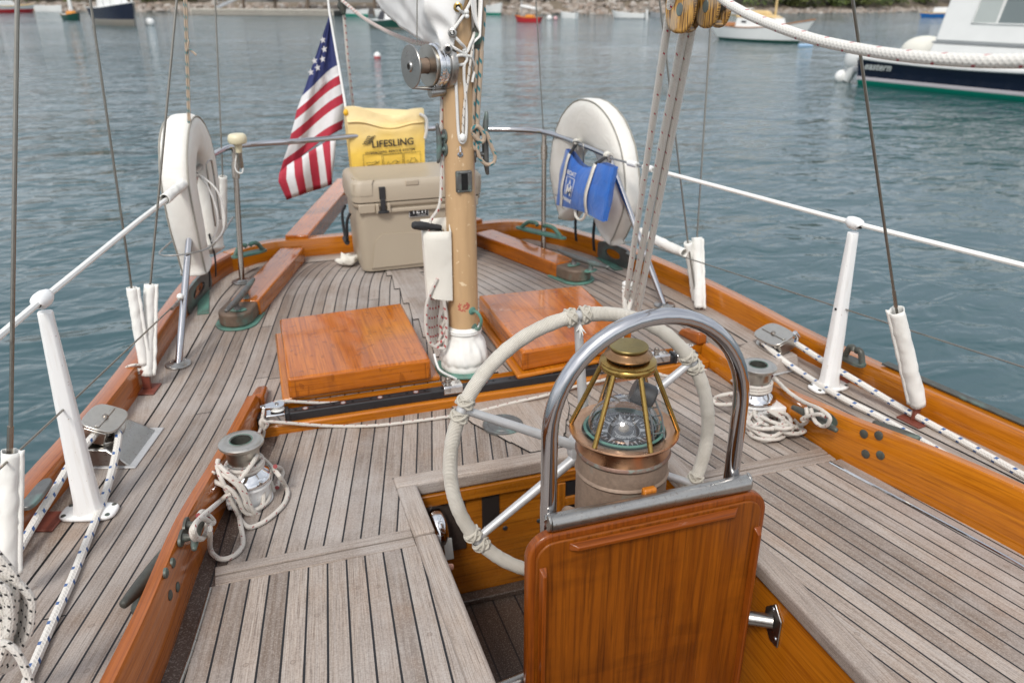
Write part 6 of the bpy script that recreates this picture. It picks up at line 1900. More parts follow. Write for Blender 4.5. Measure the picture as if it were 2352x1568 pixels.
# ------------------------------------------------------------------ mainsheet tackle
YBK = 1.62
def wood(t_mat=None): pass
t = NT('weathered_ash'); u, v = t.uv(); o_ = t.obj()
g = t.noise(t.xyz(t.m('MULTIPLY', u, 14.0), t.m('MULTIPLY', v, 420.0), 0.0), 1.0, 3, .55, .5)
g2 = t.noise(o_, 22, 4)
c = t.mix(t.ramp(g, [(.42, 0), (.55, 1)]), (.10, .045, .012), (.50, .27, .060))
c = t.mix(t.m('MULTIPLY', t.ramp(g2, [(.5, 0), (.65, 1)]), .5), c, (.40, .36, .30))
M['ash'] = t.bsdf(c, .5, 0, t.bump(g, .25, .001), Coat_Weight=.25)
def wood_block(c0, xdir, ydir, label, w_=.033, hgt=.062, dbl=1):
    """c0: centre of the front cheek; xdir to the right, ydir = away"""
    X = V(xdir).normalized(); Yd = V(ydir).normalized(); Z = V((0, 0, 1)); Z = (Z-X*Z.dot(X)-Yd*Z.dot(Yd)).normalized()
    b_ = empty("wooden_block", c0, label, "block", "wooden mainsheet blocks")
    def cheek(y0, y1, nm):
        pts = []
        for k in range(30):
            a = 2*PI*k/30
            pts.append(c0+X*(w_*math.copysign(abs(math.cos(a))**.8, math.cos(a)))+Z*(hgt*math.copysign(abs(math.sin(a))**.85, math.sin(a))))
        lo = [p+Yd*y1 for p in pts]; hi = [p+Yd*y0 for p in pts]
        mb = MB(); mb.hexa(lo, hi, 0, Z); return mb.build(nm, M['ash'], b_, bevel=.006, bseg=3)
    ck = cheek(0, .016, "cheek"); cheek(.044, .058, "cheek")
    mb = MB(); mb.lathe([(0, -.012), (.026, -.012), (.027, -.010), (.022, 0), (.027, .010), (.026, .012), (0, .012)], axis_matrix(c0+Yd*.030, Yd), 24); mb.build("sheave", M['bronze_dark'], b_)
    mb = MB(); mb.lathe([(0, .0015), (.0085, .001), (.010, -.001)], axis_matrix(c0-Z*.012, -Yd) @ Matrix.Diagonal((.8, 1.45, 1, 1)), 20); mb.build("pin_cover", M['bronze_grey'], ck)
    mb = MB(); mb.hexa([c0+X*a*w_*.62-Z*(hgt*.93)+Yd*b for a, b in ((-1, .014), (1, .014), (1, .046), (-1, .046))], [c0+X*a*w_*.55-Z*(hgt*.70)+Yd*b for a, b in ((-1, .014), (1, .014), (1, .046), (-1, .046))]); mb.build("bottom_spacer", M['ash'], b_, bevel=.003)
    return b_
vd = V((ray(1560, 0).x, ray(1560, 0).y, 0)).normalized()
rx_ = V((vd.y, -vd.x, 0))
c0 = atY(1562, 8, YBK)
wood_block(c0, (rx_*.93-vd*.36), (vd*.93+rx_*.36), "weathered wooden block hanging above the tackle, nearer the mast", .034, .060)
c1 = atY(1622, 0, YBK-.02)
wood_block(c1, (rx_*.80-vd*.6), (vd*.8+rx_*.6), "weathered wooden block with an open sheave slot, beside the sagging rope", .030, .056)
ends = [((1436, 695), (1533, 60)), ((1451, 695), (1577, 40)), ((1468, 700), (1594, 40))]
tk = empty("mainsheet_tackle", atY(1450, 690, 2.35), "mainsheet falls of white rope with red flecks below the wooden blocks", "rope tackle")
for i, (lo, hi) in enumerate(ends):
    a, b = atY(*lo, 2.33), atY(*hi, YBK+.05)
    lo2 = atY(1418+3*i, 822, 2.335)
    mb = MB(); mb.tube([a+(a-b).normalized()*(.0 if i == 0 else .03), a, b, b+(b-a).normalized()*.12], .0104 if i else .0088, 12); mb.build("rope_fall", M['rope_red'], tk)
k_ = atY(1440, 668, 2.325)
mb = MB(); mb.tube(smooth([k_+V((0, -.012, .03)), k_+V((-.012, -.014, .01)), k_+V((-.014, -.014, -.03)), k_+V((-.004, -.014, -.075)), k_+V((.010, -.014, -.03)), k_+V((.010, -.014, .01)), k_+V((0, -.012, .03))], 6), .0085, 10); mb.build("rope_eye", M['rope_red'], tk)
for dz in (-.006, .008, .020):
    A = axis_matrix(k_+V((.0, -.006, dz)), (0.1, -.2, 1)); mb = MB(); mb.tube([A @ V((.016*math.cos(a), .016*math.sin(a), .002*a)) for a in [2*PI*i/14 for i in range(15)]], .0060, 8); mb.build("whipping", M['rope_white'], tk)
lb = empty("lower_block", atY(1400, 815, 2.335), "chrome lower mainsheet block shackled to the traveller car", "block")
p0, p1 = atY(1437, 728, 2.335), atY(1398, 815, 2.335)
ax = (p0-p1).normalized()
B = axis_matrix(p1.lerp(p0, .4), (0, -1, .3), ax)
mb = MB()
for y in (-.012, .010): mb.hexa([B @ V((.046*math.cos(2*PI*k/20), .024*math.sin(2*PI*k/20), y)) for k in range(20)], [B @ V((.046*math.cos(2*PI*k/20), .024*math.sin(2*PI*k/20), y+.003)) for k in range(20)])
mb.build("block_cheek", M['chrome'], lb, bevel=.001)
mb = MB(); mb.lathe([(0, -.009), (.021, -.009), (.016, 0), (.021, .009), (0, .009)], B, 20); mb.build("sheave", M['black_plastic'], lb)
mb = MB(); mb.tube([p1, p1.lerp(p0, .25)], .006, 10); mb.tube([p1.lerp(p0, .7), p0], .005, 10); mb.build("shackle", M['steel'], lb)
# big rope sagging across the top right corner
def dep(px, py, d): return CAM+ray(px, py)*d
rope("mainsheet_tail", [dep(1600, -75, 1.62), dep(1650, -10, 1.54), dep(1705, 27, 1.46), dep(1760, 52, 1.39), dep(1830, 78, 1.31), dep(1900, 98, 1.24), dep(2000, 118, 1.15), dep(2100, 131, 1.07), dep(2230, 140, .99), dep(2352, 141, .93), dep(2500, 138, .86), V((.885, .42, 1.18)), V((.90, .0, 1.30)), V((.92, -.6, 1.52))], .0084, 'rope_red',
     "thick white rope with red flecks sagging across the top right", "rope", n=14)

# ------------------------------------------------------------------ black flecked coil at the lower left
bc = empty("rope_coil", atY(10, 1420, 1.30), "coil of white rope with black flecks hanging at the lower left", "rope coil")
rn = random.Random(11)
tops_ = [(-70, 1225), (-55, 1235), (-40, 1243), (-25, 1252), (-15, 1262), (-60, 1260), (-35, 1275)]
for k, (tx, ty_) in enumerate(tops_):
    dx = 14*k
    Yk = 1.26+.012*(k % 4)
    pts = [(tx-30, ty_-40), (tx, ty_), (tx+45, ty_+55), (64-7*k, 1362-5*k), (72-10*k, 1408), (64-10*k, 1455), (40-12*k, 1500+3*k), (5-10*k, 1535), (-50, 1560)]
    bare("coil_turn", bc, [atY(x, y, Yk) for x, y in pts], .0070, 'rope_black')
for k in range(4):
    pts = [(-40, 1330+30*k), (10, 1350+28*k), (24-3*k, 1400+22*k), (20, 1450+14*k), (6+8*k, 1500+8*k), (-20, 1550)]
    bare("coil_turn", bc, [atY(x, y, 1.24+.01*k) for x, y in pts], .0070, 'rope_black')
bare("coil_becket", bc, [atY(-40, 1250, 1.27), atY(-75, 1215, 1.28), V((-.575, 1.30, .45)), V((-.575, 1.29, .592)), V((-.592, 1.285, .58)), V((-.58, 1.28, .45)), atY(-85, 1222, 1.27)], .0065, 'rope_black')
bare("coil_turn", bc, [atY(-20, 1478, 1.22), atY(15, 1478, 1.22), atY(40, 1500, 1.215), atY(60, 1540, 1.21), atY(72, 1590, 1.20), atY(80, 1700, 1.19)], .0068, 'rope_black')
# ------------------------------------------------------------------ steering wheel
YW = 1.575
wc = atY(1345, 1031, YW)
tilt = math.radians(6)
wu = V((0, math.sin(tilt), math.cos(tilt)))       # "up" in the wheel's plane: the top leans away
wr_ = V((1, 0, 0))
wn_ = V((0, -math.cos(tilt), math.sin(tilt)))     # toward the camera
RW = .3445
def WP(a, r, o=0.0):
    return wc+(wr_*math.cos(a)+wu*math.sin(a))*r+wn_*o
wheel = empty("steering_wheel", wc, "grey metal steering wheel with its rim bound in pale twine", "steering wheel")
t = NT('twine_binding'); u, v = t.uv(); o_ = t.obj()
w_ = t.m('SINE', t.m('MULTIPLY', u, 2*PI/.0034))
dn = t.noise(o_, 14, 4, .6)
c = t.mix(t.ramp(dn, [(.35, 0), (.7, 1)]), (.58, .54, .465), (.74, .70, .62))
c = t.mix(t.m('MULTIPLY', t.m('LESS_THAN', w_, -.35), .45), c, (.30, .27, .22))
M['binding'] = t.bsdf(c, .9, 0, t.bump(t.m('ADD', w_, t.m('MULTIPLY', t.noise(o_, 300, 2), .8)), .7, .0012), Sheen_Weight=.2)
spoke_a = [math.radians(93+60*k) for k in range(6)]
mb = MB(); mb.tube([WP(2*PI*k/120, RW) for k in range(120)], .0135, 14, closed=True); mb.build("rim", M['galv'], wheel)
rn = random.Random(4)
for k in range(6):
    a0, a1 = spoke_a[k]+.052, spoke_a[(k+1) % 6]-.052+(2*PI if k == 5 else 0)
    n_ = 44
    pts = [WP(a0+(a1-a0)*i/n_, RW) for i in range(n_+1)]
    rad = [.0172+.0010*pnoise(V((i*.5, k*3.1, 0)))+.0005*rn.uniform(-1, 1) for i in range(n_+1)]
    mb = MB(); mb.tube(pts, rad, 18, vs=.108); mb.build("twine_binding", M['binding'], wheel)
    for a in (a0, a1):           # turk's-head knot at each end: three interwoven turns
        p = WP(a, RW); T = (WP(a+.01, RW)-WP(a-.01, RW)).normalized(); A = axis_matrix(p, T, wn_)
        mb = MB()
        for q in range(3):
            pts = []
            for i in range(41):
                b = 2*PI*i/40
                ax = .0095*math.sin(2*b+q*2*PI/3)
                r = .0190+.0018*math.cos(4*b+q*2)
                pts.append(A @ V((r*math.cos(b), r*math.sin(b), ax)))
            mb.tube(pts[:-1], .0032, 7, closed=True)
        mb.lathe([(.016, -.012), (.0188, -.010), (.0188, .010), (.016, .012)], A, 18)
        mb.build("knot", M['twine'], wheel)
for k in range(6):
    mb = MB(); mb.tube([WP(spoke_a[k], .035, .0), WP(spoke_a[k], .05), WP(spoke_a[k], .30), WP(spoke_a[k], RW-.008)], [.0155, .0128, .0102, .0098], 14); mb.build("spoke", M['galv'], wheel)
A = axis_matrix(wc, wn_)
mb = MB(); mb.lathe([(0, .030), (.018, .030), (.022, .026), (.024, .018), (.042, .012), (.045, .004), (.045, -.012), (.030, -.020), (.028, -.05), (0, -.05)], A, 28); mb.build("hub", M['galv'], wheel)
mb = MB(); p = WP(spoke_a[0], RW-.03); 
for i in range(7):
    d_ = V((rn.uniform(-1, 1), rn.uniform(-1, 0), rn.uniform(-1, .6)))*.012
    mb.tube([p+V((0, -.008, .012)), p+V((0, -.012, 0))+d_*.5, p+d_+V((0, -.012, -.006))], [.0022, .002, .0006], 5)
mb.build("frayed_tail", M['rope_white'], wheel)

# ------------------------------------------------------------------ console board and guard arch
YC = 1.25                         # front face of the board
def bpt(px, py): return atY(px, py, YC)
bx0, bx1 = bpt(1213, 1330).x, bpt(1757, 1210).x
bt = (bpt(1290, 1226).z+bpt(1690, 1146).z)/2+.003
cons = empty("helm_console", ((bx0+bx1)/2, YC, ZF), "varnished mahogany console board with raised trims, in front of the wheel", "console")
r0 = .058
def outline(ins, zb, rr):
    pts = [V((bx0+ins, 0, zb)), V((bx1-ins, 0, zb))]
    for k in range(9): a = PI/2*k/8; pts.append(V((bx1-ins-rr+rr*math.cos(a), 0, bt-ins-rr+rr*math.sin(a))))
    for k in range(9): a = PI/2+PI/2*k/8; pts.append(V((bx0+ins+rr+rr*math.cos(a), 0, bt-ins-rr+rr*math.sin(a))))
    return pts
def extr(name, pts, ya, yb, mat, parent, bev=.004, grain=(0, 0, 1)):
    mb = MB(); mb.hexa([V((p.x, yb, p.z)) for p in pts], [V((p.x, ya, p.z)) for p in pts], 0, grain); return mb.build(name, M[mat], parent, bevel=bev, bseg=3)
extr("board_frame", outline(0, ZF+.002, r0), YC+.004, YC+.030, 'mahogany_edge', cons, .007)
pn = extr("board_panel", outline(.017, ZF+.003, r0-.015), YC-.002, YC+.006, 'mahogany', cons, .0035)
# raised mouldings on the face
def trim(p0, p1, w_, nm="trim_strip"):
    """a bevelled strip between two points of the face"""
    a, b = p0, p1; d = (b-a).normalized(); n2 = V((-d.z, 0, d.x))
    e = w_*.8
    lo = [a-n2*w_/2, b-n2*w_/2, b+n2*w_/2, a+n2*w_/2]; hi = [a+d*e-n2*w_*.22, b-d*e-n2*w_*.22, b-d*e+n2*w_*.22, a+d*e+n2*w_*.22]
    lo = [V((p.x, YC-.0022, p.z)) for p in lo]; hi = [V((p.x, YC-.018, p.z)) for p in hi]
    mb = MB(); mb.hexa(lo, hi) ; mb.build(nm, M['mahogany_edge'], pn, bevel=.002)
ztr = (bpt(1305, 1252).z+bpt(1692, 1172).z)/2
trim(V((bpt(1305, 1255).x, 0, ztr)), V((bpt(1692, 1180).x, 0, ztr)), .020)
trim(V((bx0+.031, 0, ZF+.05)), V((bx0+.031, 0, bpt(1248, 1300).z)), .018)
trim(V((bx1-.024, 0, ZF+.05)), V((bx1-.024, 0, bpt(1742, 1205).z)), .018)
# box behind the board down to the sole, carrying the binnacle
mb = MB(); mb.bx(.655, .90, YC+.031, 1.50, ZF+.003, .055, 0, None, (0, 0, 1)); mb.build("pedestal_box", M['oak_panel'], cons, bevel=.006)
for x in (bpt(1490, 1130).x+.045,):
    q = atY(1491, 1118, 1.285); mb = MB(); mb.bx(q.x-.016, q.x+.016, 1.275, 1.292, bt-.06, q.z, 0, None, (0, 0, 1)); mb.build("cleat_post", M['varnish'], cons, bevel=.005)

arch = empty("guard_arch", ((bx0+bx1)/2, 1.30, 0), "polished stainless hoop arching over the compass binnacle", "guard rail")
YA = 1.295
xl_, xr_ = atY(1261, 1090, YA).x, atY(1690, 1010, YA).x
zt_ = atY(1480, 731, YA).z
R_ = (xr_-xl_)/2; xc_ = (xl_+xr_)/2
pts = [V((xl_, YA, -.05)), V((xl_, YA, .1)), V((xl_, YA, zt_-R_*1.02))]
for k in range(1, 25):
    a = PI-PI*k/25; pts.append(V((xc_+R_*math.cos(a), YA, zt_-R_*1.02+R_*1.02*math.sin(a))))
pts += [V((xr_, YA, zt_-R_*1.02)), V((xr_, YA, .1)), V((xr_, YA, -.05))]
mb = MB(); mb.tube(pts, .0170, 20); mb.build("hoop", M['steel'], arch)
ba, bb = atY(1268, 1202, YC+.006), atY(1722, 1112, YC+.006); zb_ = (ba.z+bb.z)/2; zb_ = bt+.0205
mb = MB(); mb.tube([V((ba.x, YC+.016, zb_)), V((bb.x, YC+.016, zb_))], .0185, 20); mb.build("cross_bar", M['steel_worn'], arch)
for x, s in ((ba.x-.003, -1), (bb.x+.003, 1)):
    mb = MB(); A = axis_matrix((x, YC+.02, zb_), (1, 0, 0))
    mb.hexa([A @ V((.018*math.cos(2*PI*k/24)-(.0 if math.cos(2*PI*k/24) < .3 else .012), .021*math.sin(2*PI*k/24), -.003)) for k in range(24)], [A @ V((.018*math.cos(2*PI*k/24)-(.0 if math.cos(2*PI*k/24) < .3 else .012), .021*math.sin(2*PI*k/24), .003)) for k in range(24)])
    mb.tube([V((x, YC+.02, zb_)), V((xl_ if s < 0 else xr_, YA, zb_+.006))], .009, 10)
    mb.build("bar_lug", M['steel_worn'], arch, bevel=.001)

# foot brace tube either side of the console
fb = empty("foot_brace", (xc_, 1.25, -.22), "stainless brace tube from the console to the right cockpit side", "brace")
q = atX(1778, 1425, WX1+.012)
mb = MB(); mb.tube([V((.80, 1.40, q.z-.012)), V((WX1+.008, q.y, q.z))], .017, 16); mb.build("brace_tube", M['steel_worn'], fb)
mb = MB(); pts = [V((0, y, z)) for y, z in ((-.030, -.056), (-.030, .02), (.0, .052), (.030, .02), (.030, -.02), (.0, -.056))]
mb.hexa([V((WX1+.0115, q.y+p.y, q.z+p.z)) for p in pts], [V((WX1+.0065, q.y+p.y, q.z+p.z)) for p in pts]); pl_ = mb.build("brace_plate", M['steel_worn'], fb, bevel=.002)
for y, z in ((-.020, -.035), (.002, .036), (.018, -.03)):
    mb = MB(); mb.lathe([(0, .003), (.004, .0025), (.0055, 0)], axis_matrix((WX1+.0062, q.y+y, q.z+z), (-1, 0, 0)), 10); mb.build("plate_screw", M['steel'], pl_)
mb = MB(); mb.tube([V((WX0-.028, 1.27, -.225)), V((.70, 1.33, -.225))], .015, 14); mb.build("brace_tube", M['steel_worn'], fb)

# ------------------------------------------------------------------ binnacle and compass
YN = 1.42
bc_ = atY(1433, 983, YN); NX = bc_.x; ZN = bc_.z
d_flange = (bc_-CAM).dot(FW)
RF = 126*d_flange/FPX
bin_ = empty("compass_binnacle", (NX, YN, .05), "copper and brass binnacle with a glazed hood over its compass", "binnacle")
A = Matrix.Translation((NX, YN, ZN))
rb = RF*.855
mb = MB(); mb.lathe([(rb*.985, -.30), (rb*.985, -.108), (rb*1.0, -.106), (rb*1.02, -.102), (rb*1.0, -.098), (rb*.985, -.096), (rb*.985, -.054)], A, 56); mb.build("binnacle_drum", M['bronze_tube'], bin_)
mb = MB(); mb.lathe([(rb*.985, -.056), (rb*1.01, -.054), (rb*1.03, -.050), (rb*1.02, -.046), (rb*1.0, -.043)], A, 56); mb.build("drum_bead", patina('bead_patina', (.20, .12, .09), (.16, .27, .24), .35, .45, .5, 20), bin_)
mb = MB(); mb.lathe([(rb*1.0, -.044), (rb*1.0, -.016), (rb*1.03, -.010), (RF*.985, -.004), (RF, 0), (RF*.99, .004), (RF*.90, .003), (RF*.80, .002), (RF*.72, -.004), (RF*.71, -.02)], A, 64); mb.build("copper_flange", M['copper'], bin_)
mb = MB(); mb.lathe([(RF*.735, .0015), (RF*.74, .004), (RF*.69, .005), (RF*.67, -.004), (RF*.66, -.02)], A, 48); mb.build("gasket_ring", M['verdigris'], bin_)
# compass: bowl, card and dome
mb = MB(); mb.lathe([(RF*.70, -.004), (RF*.66, -.03), (RF*.45, -.06), (0, -.07)], A, 40); mb.build("compass_bowl", M['black_plastic'], bin_)
CZ = -.006
rc_ = RF*.60
wh = simple('card_white', (.42, .42, .41), .6); dk = simple('card_black', (.006, .007, .012), .5)
CA = A @ Matrix.Translation((0, 0, CZ)) @ Matrix.Rotation(math.radians(-AL*57.3+2), 4, 'Z') @ Matrix.Rotation(math.radians(6), 4, 'X')
mb = MB(); mb.disc(CA @ V((0, 0, 0)), rc_, CA.to_3x3() @ V((0, 0, 1)), 48, 0, .002)
card = mb.build("compass_card", dk, bin_)
mb = MB()
def tri(a, r_in, r_out, hw, z=.0006):
    c_, s_ = math.cos(a), math.sin(a)
    mb.poly([CA @ V((r_out*c_, r_out*s_, z)), CA @ V((r_in*c_-hw*s_, r_in*s_+hw*c_, z)), CA @ V((r_in*c_+hw*s_, r_in*s_-hw*c_, z))])
for k in range(32):
    a = PI/2+2*PI*k/32
    if k % 8 == 0: tri(a, rc_*.50, rc_*.88, rc_*.085)
    elif k % 4 == 0: tri(a, rc_*.52, rc_*.84, rc_*.060)
    elif k % 2 == 0: tri(a, rc_*.60, rc_*.84, rc_*.040)
    else: tri(a, rc_*.66, rc_*.82, rc_*.028)
for k in range(72):
    a = 2*PI*k/72; r1 = rc_*(.97 if k % 2 == 0 else .94)
    c_, s_ = math.cos(a), math.sin(a); hw = rc_*.006
    mb.poly([CA @ V((rc_*.90*c_-hw*s_, rc_*.90*s_+hw*c_, .0006)), CA @ V((rc_*.90*c_+hw*s_, rc_*.90*s_-hw*c_, .0006)), CA @ V((r1*c_+hw*s_, r1*s_-hw*c_, .0006)), CA @ V((r1*c_-hw*s_, r1*s_+hw*c_, .0006))])
def ringm(ri, ro, z=.0008):
    P = [[CA @ V((r*math.cos(2*PI*k/64), r*math.sin(2*PI*k/64), z)) for k in range(64)] for r in (ri, ro)]
    mb.grid(P, closev=True)
ringm(rc_*.875, rc_*.885); ringm(rc_*.495, rc_*.505)
for i, (s_, rr, a0, st, sz) in enumerate((("CONSTELLATION", rc_*.40, PI/2+.80, -.133, .0125), ("DANFORTH/WHITE", rc_*.40, -PI/2-.70, .108, .0105))):
    for k, ch_ in enumerate(s_):
        a = a0+st*k
        if ch_ == " ": continue
        T = CA @ Matrix.Translation((rr*math.cos(a), rr*math.sin(a), .0012)) @ Matrix.Rotation(a-PI/2 if i == 0 else a+PI/2, 4, 'Z')
        mb.text(ch_, T, sz, 0, 1.1, .0002)
for k in range(12):
    a = PI/2-2*PI*k/12
    T = CA @ Matrix.Translation((rc_*.93*math.cos(a), rc_*.93*math.sin(a), .0012)) @ Matrix.Rotation(a-PI/2, 4, 'Z')
    mb.text({0: "N", 3: "E", 6: "S", 9: "W"}.get(k, str(k*30)), T, .008, 0, 1.0)
mb.build("card_markings", wh, card, sharp=180, weld=False)
mb = MB(); mb.lathe([(0, .016), (.005, .014), (.011, .010), (.012, .004), (.007, .002), (.007, 0)], CA, 20); mb.build("card_pivot", simple('pivot_brown', (.16, .12, .07), .5), card)
mb = MB(); mb.tube([CA @ V((.021*math.cos(a), .021*math.sin(a)-.004, .002)) for a in [PI+PI*k/16 for k in range(17)]], .0006, 5); mb.build("card_scale", wh, card)
for k in range(4):
    a = math.radians(20+90*k); c_, s_ = math.cos(a), math.sin(a)
    mb = MB(); mb.tube([CA @ V((rc_*.99*c_, rc_*.99*s_, .0)), CA @ V((rc_*.99*c_, rc_*.99*s_, .028))], .0009, 5); mb.build("lubber_pin", M['brass'], card)
g = NT('clear_glass')
gl = g.n('BsdfGlossy', {'Color': (1, 1, 1, 1), 'Roughness': .01}); tr_ = g.n('BsdfTransparent', {'Color': (.98, .985, .985, 1)})
fr_n = g.n('Fresnel', {'IOR': 1.45}); lw_ = g.n('LayerWeight', {'Blend': .5}); mxs = g.n('MixShader', {0: g.m('ADD', .035, g.m('MULTIPLY', g.m('POWER', lw_.outputs['Facing'], 4.0), .5))})
g.t.links.new(tr_.outputs[0], mxs.inputs[1]); g.t.links.new(gl.outputs[0], mxs.inputs[2]); g.t.links.new(mxs.outputs[0], g.out.inputs[0])
M['glass'] = g.mat
g = NT('compass_liquid_dome')
gl = g.n('BsdfGlossy', {'Color': (1, 1, 1, 1), 'Roughness': .07}); tr_ = g.n('BsdfTransparent', {'Color': (.80, .82, .86, 1)})
fr_n = g.n('Fresnel', {'IOR': 1.5}); lw_ = g.n('LayerWeight', {'Blend': .5}); mxs = g.n('MixShader', {0: g.m('ADD', .09, g.m('MULTIPLY', g.m('POWER', lw_.outputs['Facing'], 2.5), .7))})
g.set(tr_.inputs[0], g.mix(g.m('POWER', lw_.outputs['Facing'], 1.6), (.84, .86, .90), (.30, .33, .38)))
g.t.links.new(tr_.outputs[0], mxs.inputs[1]); g.t.links.new(gl.outputs[0], mxs.inputs[2]); g.t.links.new(mxs.outputs[0], g.out.inputs[0])
M['dome'] = g.mat
mb = MB(); rd = RF*.665
mb.lathe([(rd*math.cos(PI/2*k/16), .001+rd*.92*math.sin(PI/2*k/16)) for k in range(17)], A, 48); mb.build("compass_dome", M['dome'], bin_)
# lamp tube on a green bracket inside the hood
q0 = A @ V((.030, -.012, .012))
mb = MB()
for s in (-1, 1): mb.tube([A @ V((.048+s*.013, -.075, .004)), A @ V((.046+s*.013, -.060, .05)), A @ V((.044+s*.013, -.03, .075))], .0024, 6)
for k in range(4): mb.tube([A @ V((.034, -.072+.013*k, .018+.014*k)), A @ V((.062, -.072+.013*k, .018+.014*k))], .0018, 5)
mb.build("lamp_bracket", M['bronze_grey'], bin_)
mb = MB(); mb.lathe([(0, .024), (.024, .024), (.027, .018), (.027, -.022), (.023, -.027), (0, -.027)], axis_matrix(A @ V((.038, -.005, .083)), (-.75, .35, .35)), 24); mb.build("lamp_housing", simple('lamp_housing', (.05, .047, .046), .45, .3, .3, 40), bin_)
# hood: six brass rods, six panes, turned cap
HR, HT = RF*.965, ZN
zc_ = atY(1440, 834, YN).z
tr2 = 58*((V((NX, YN, zc_))-CAM).dot(FW))/FPX
hexr = [[], []]
a_view = math.atan2(NX, YN)
for k in range(6):
    a = -PI/2-a_view+PI/6+k*PI/3
    hexr[0].append(V((NX+HR*math.cos(a), YN+HR*math.sin(a), ZN+.004))); hexr[1].append(V((NX+tr2*math.cos(a), YN+tr2*math.sin(a), zc_-.004)))
hood = []
for k in range(6):
    mb = MB(); mb.tube([hexr[0][k], hexr[1][k]], .0058, 10); mb.build("hood_rod", M['brass'], bin_)
    j = (k+1) % 6
    mb = MB(); mb.poly([hexr[0][k], hexr[0][j], hexr[1][j], hexr[1][k]]); mb.build("hood_pane", M['glass'], bin_)
A2 = Matrix.Translation((NX, YN, zc_))
k_ = tr2/.06
mb = MB(); mb.lathe([(.050*k_, -.012), (.066*k_, -.010), (.0685*k_, -.004), (.0685*k_, .001), (.066*k_, .004), (.067*k_, .008), (.064*k_, .009), (.055*k_, .012), (.050*k_, .0135)], A2, 48); mb.build("hood_collar", M['brass'], bin_)
mb = MB(); mb.lathe([(.050*k_, .013), (.050*k_, .018)], A2, 40); mb.build("hood_vent", M['black_hole'], bin_)
mb = MB(); mb.lathe([(.050*k_, .0175), (.055*k_, .018), (.057*k_, .021), (.054*k_, .025), (.047*k_, .028), (.043*k_, .033), (.044*k_, .036)], A2, 44); mb.build("hood_cap", metal('dull_copper', (.42, .24, .12), .3, .4, 24, .6, (.16, .10, .05)), bin_)
mb = MB(); mb.lathe([(.044*k_, .035), (.046*k_, .038), (.046*k_, .041), (.044*k_, .043), (0, .0435)], A2, 40); mb.build("cap_top", metal('dull_brass', (.40, .31, .12), .38, .5, 30, .7, (.20, .14, .06)), bin_)

# ------------------------------------------------------------------ engine control and plates on the bulkhead
YBH = WY1+.012
def onb(px, py): return atY(px, py, YBH-.001)
ec = empty("engine_control", onb(1005, 1200), "round chrome engine control on a dark plate, on the cockpit bulkhead", "control")
a, b = onb(990, 1135), onb(1070, 1255)
mb = MB(); mb.bx(WX0+.002, b.x, YBH-.008, YBH-.0005, b.z, a.z-.0); mb.build("control_plate", simple('dark_plate', (.075, .055, .046), .4, .4, .5, 90, .5, 120), ec, bevel=.002)
q = onb(1003, 1200)
A = axis_matrix((WX0+.012, YBH-.03, (a.z+b.z)/2-.005), (-1, .0, 0), (0, 0, 1))
A = Matrix.Translation((WX0+.048, YBH-.020, (a.z+b.z)/2-.004)) @ Matrix.Rotation(PI/2, 4, 'Y')
mb = MB(); mb.lathe([(.050, -.020), (.062, -.018), (.066, -.010), (.066, .010), (.062, .018), (.048, .026), (0, .028)], A, 40); mb.build("control_drum", M['chrome'], ec)
mb = MB(); mb.bx(-.012, .012, -.004, .004, -.03, .03, 0, Matrix.Translation((WX0+.066, YBH-.086, (a.z+b.z)/2-.03)) @ Matrix.Rotation(math.radians(-20), 4, 'X')); mb.build("control_label", simple('label_plate', (.5, .5, .47), .4, .3), ec, bevel=.001)
pl = empty("blank_plate", onb(1125, 1165), "small dark screwed plate on the varnished cockpit bulkhead", "plate")
a, b = onb(1106, 1132), onb(1146, 1205)
mb = MB(); mb.bx(a.x, b.x, YBH-.006, YBH-.0005, b.z, a.z); mb.build("plate_face", simple('dark_face', (.025, .020, .018), .45), pl, bevel=.001)
for x in (a.x+.006, b.x-.006):
    for z in (a.z-.006, b.z+.006):
        mb = MB(); mb.ball((x, YBH-.0065, z), (.003, .0015, .003), 6); mb.build("plate_screw", M['chrome'], pl)
for px, py in ((1160, 1212), (1238, 1195), (1163, 1100)):
    q = onb(px, py); mb = MB(); mb.lathe([(0, .003), (.006, .003), (.008, 0)], axis_matrix(q, (0, -1, 0)), 14); tag(mb.build("bulkhead_plug", M['black_rubber']), "small dark round plug in the varnished cockpit bulkhead", "plug", "plugs in the cockpit bulkhead")
kb = empty("control_knob", atY(1307, 1180, 1.33), "small copper coloured knob at the left foot of the binnacle", "knob")
q = atY(1307, 1178, 1.33)
mb = MB(); mb.lathe([(0, .010), (.014, .009), (.017, .003), (.015, -.004), (.006, -.006), (.006, -.035)], axis_matrix(q, (-.6, -.7, .35)), 20); mb.build("knob_body", M['bronze_tube'], kb)

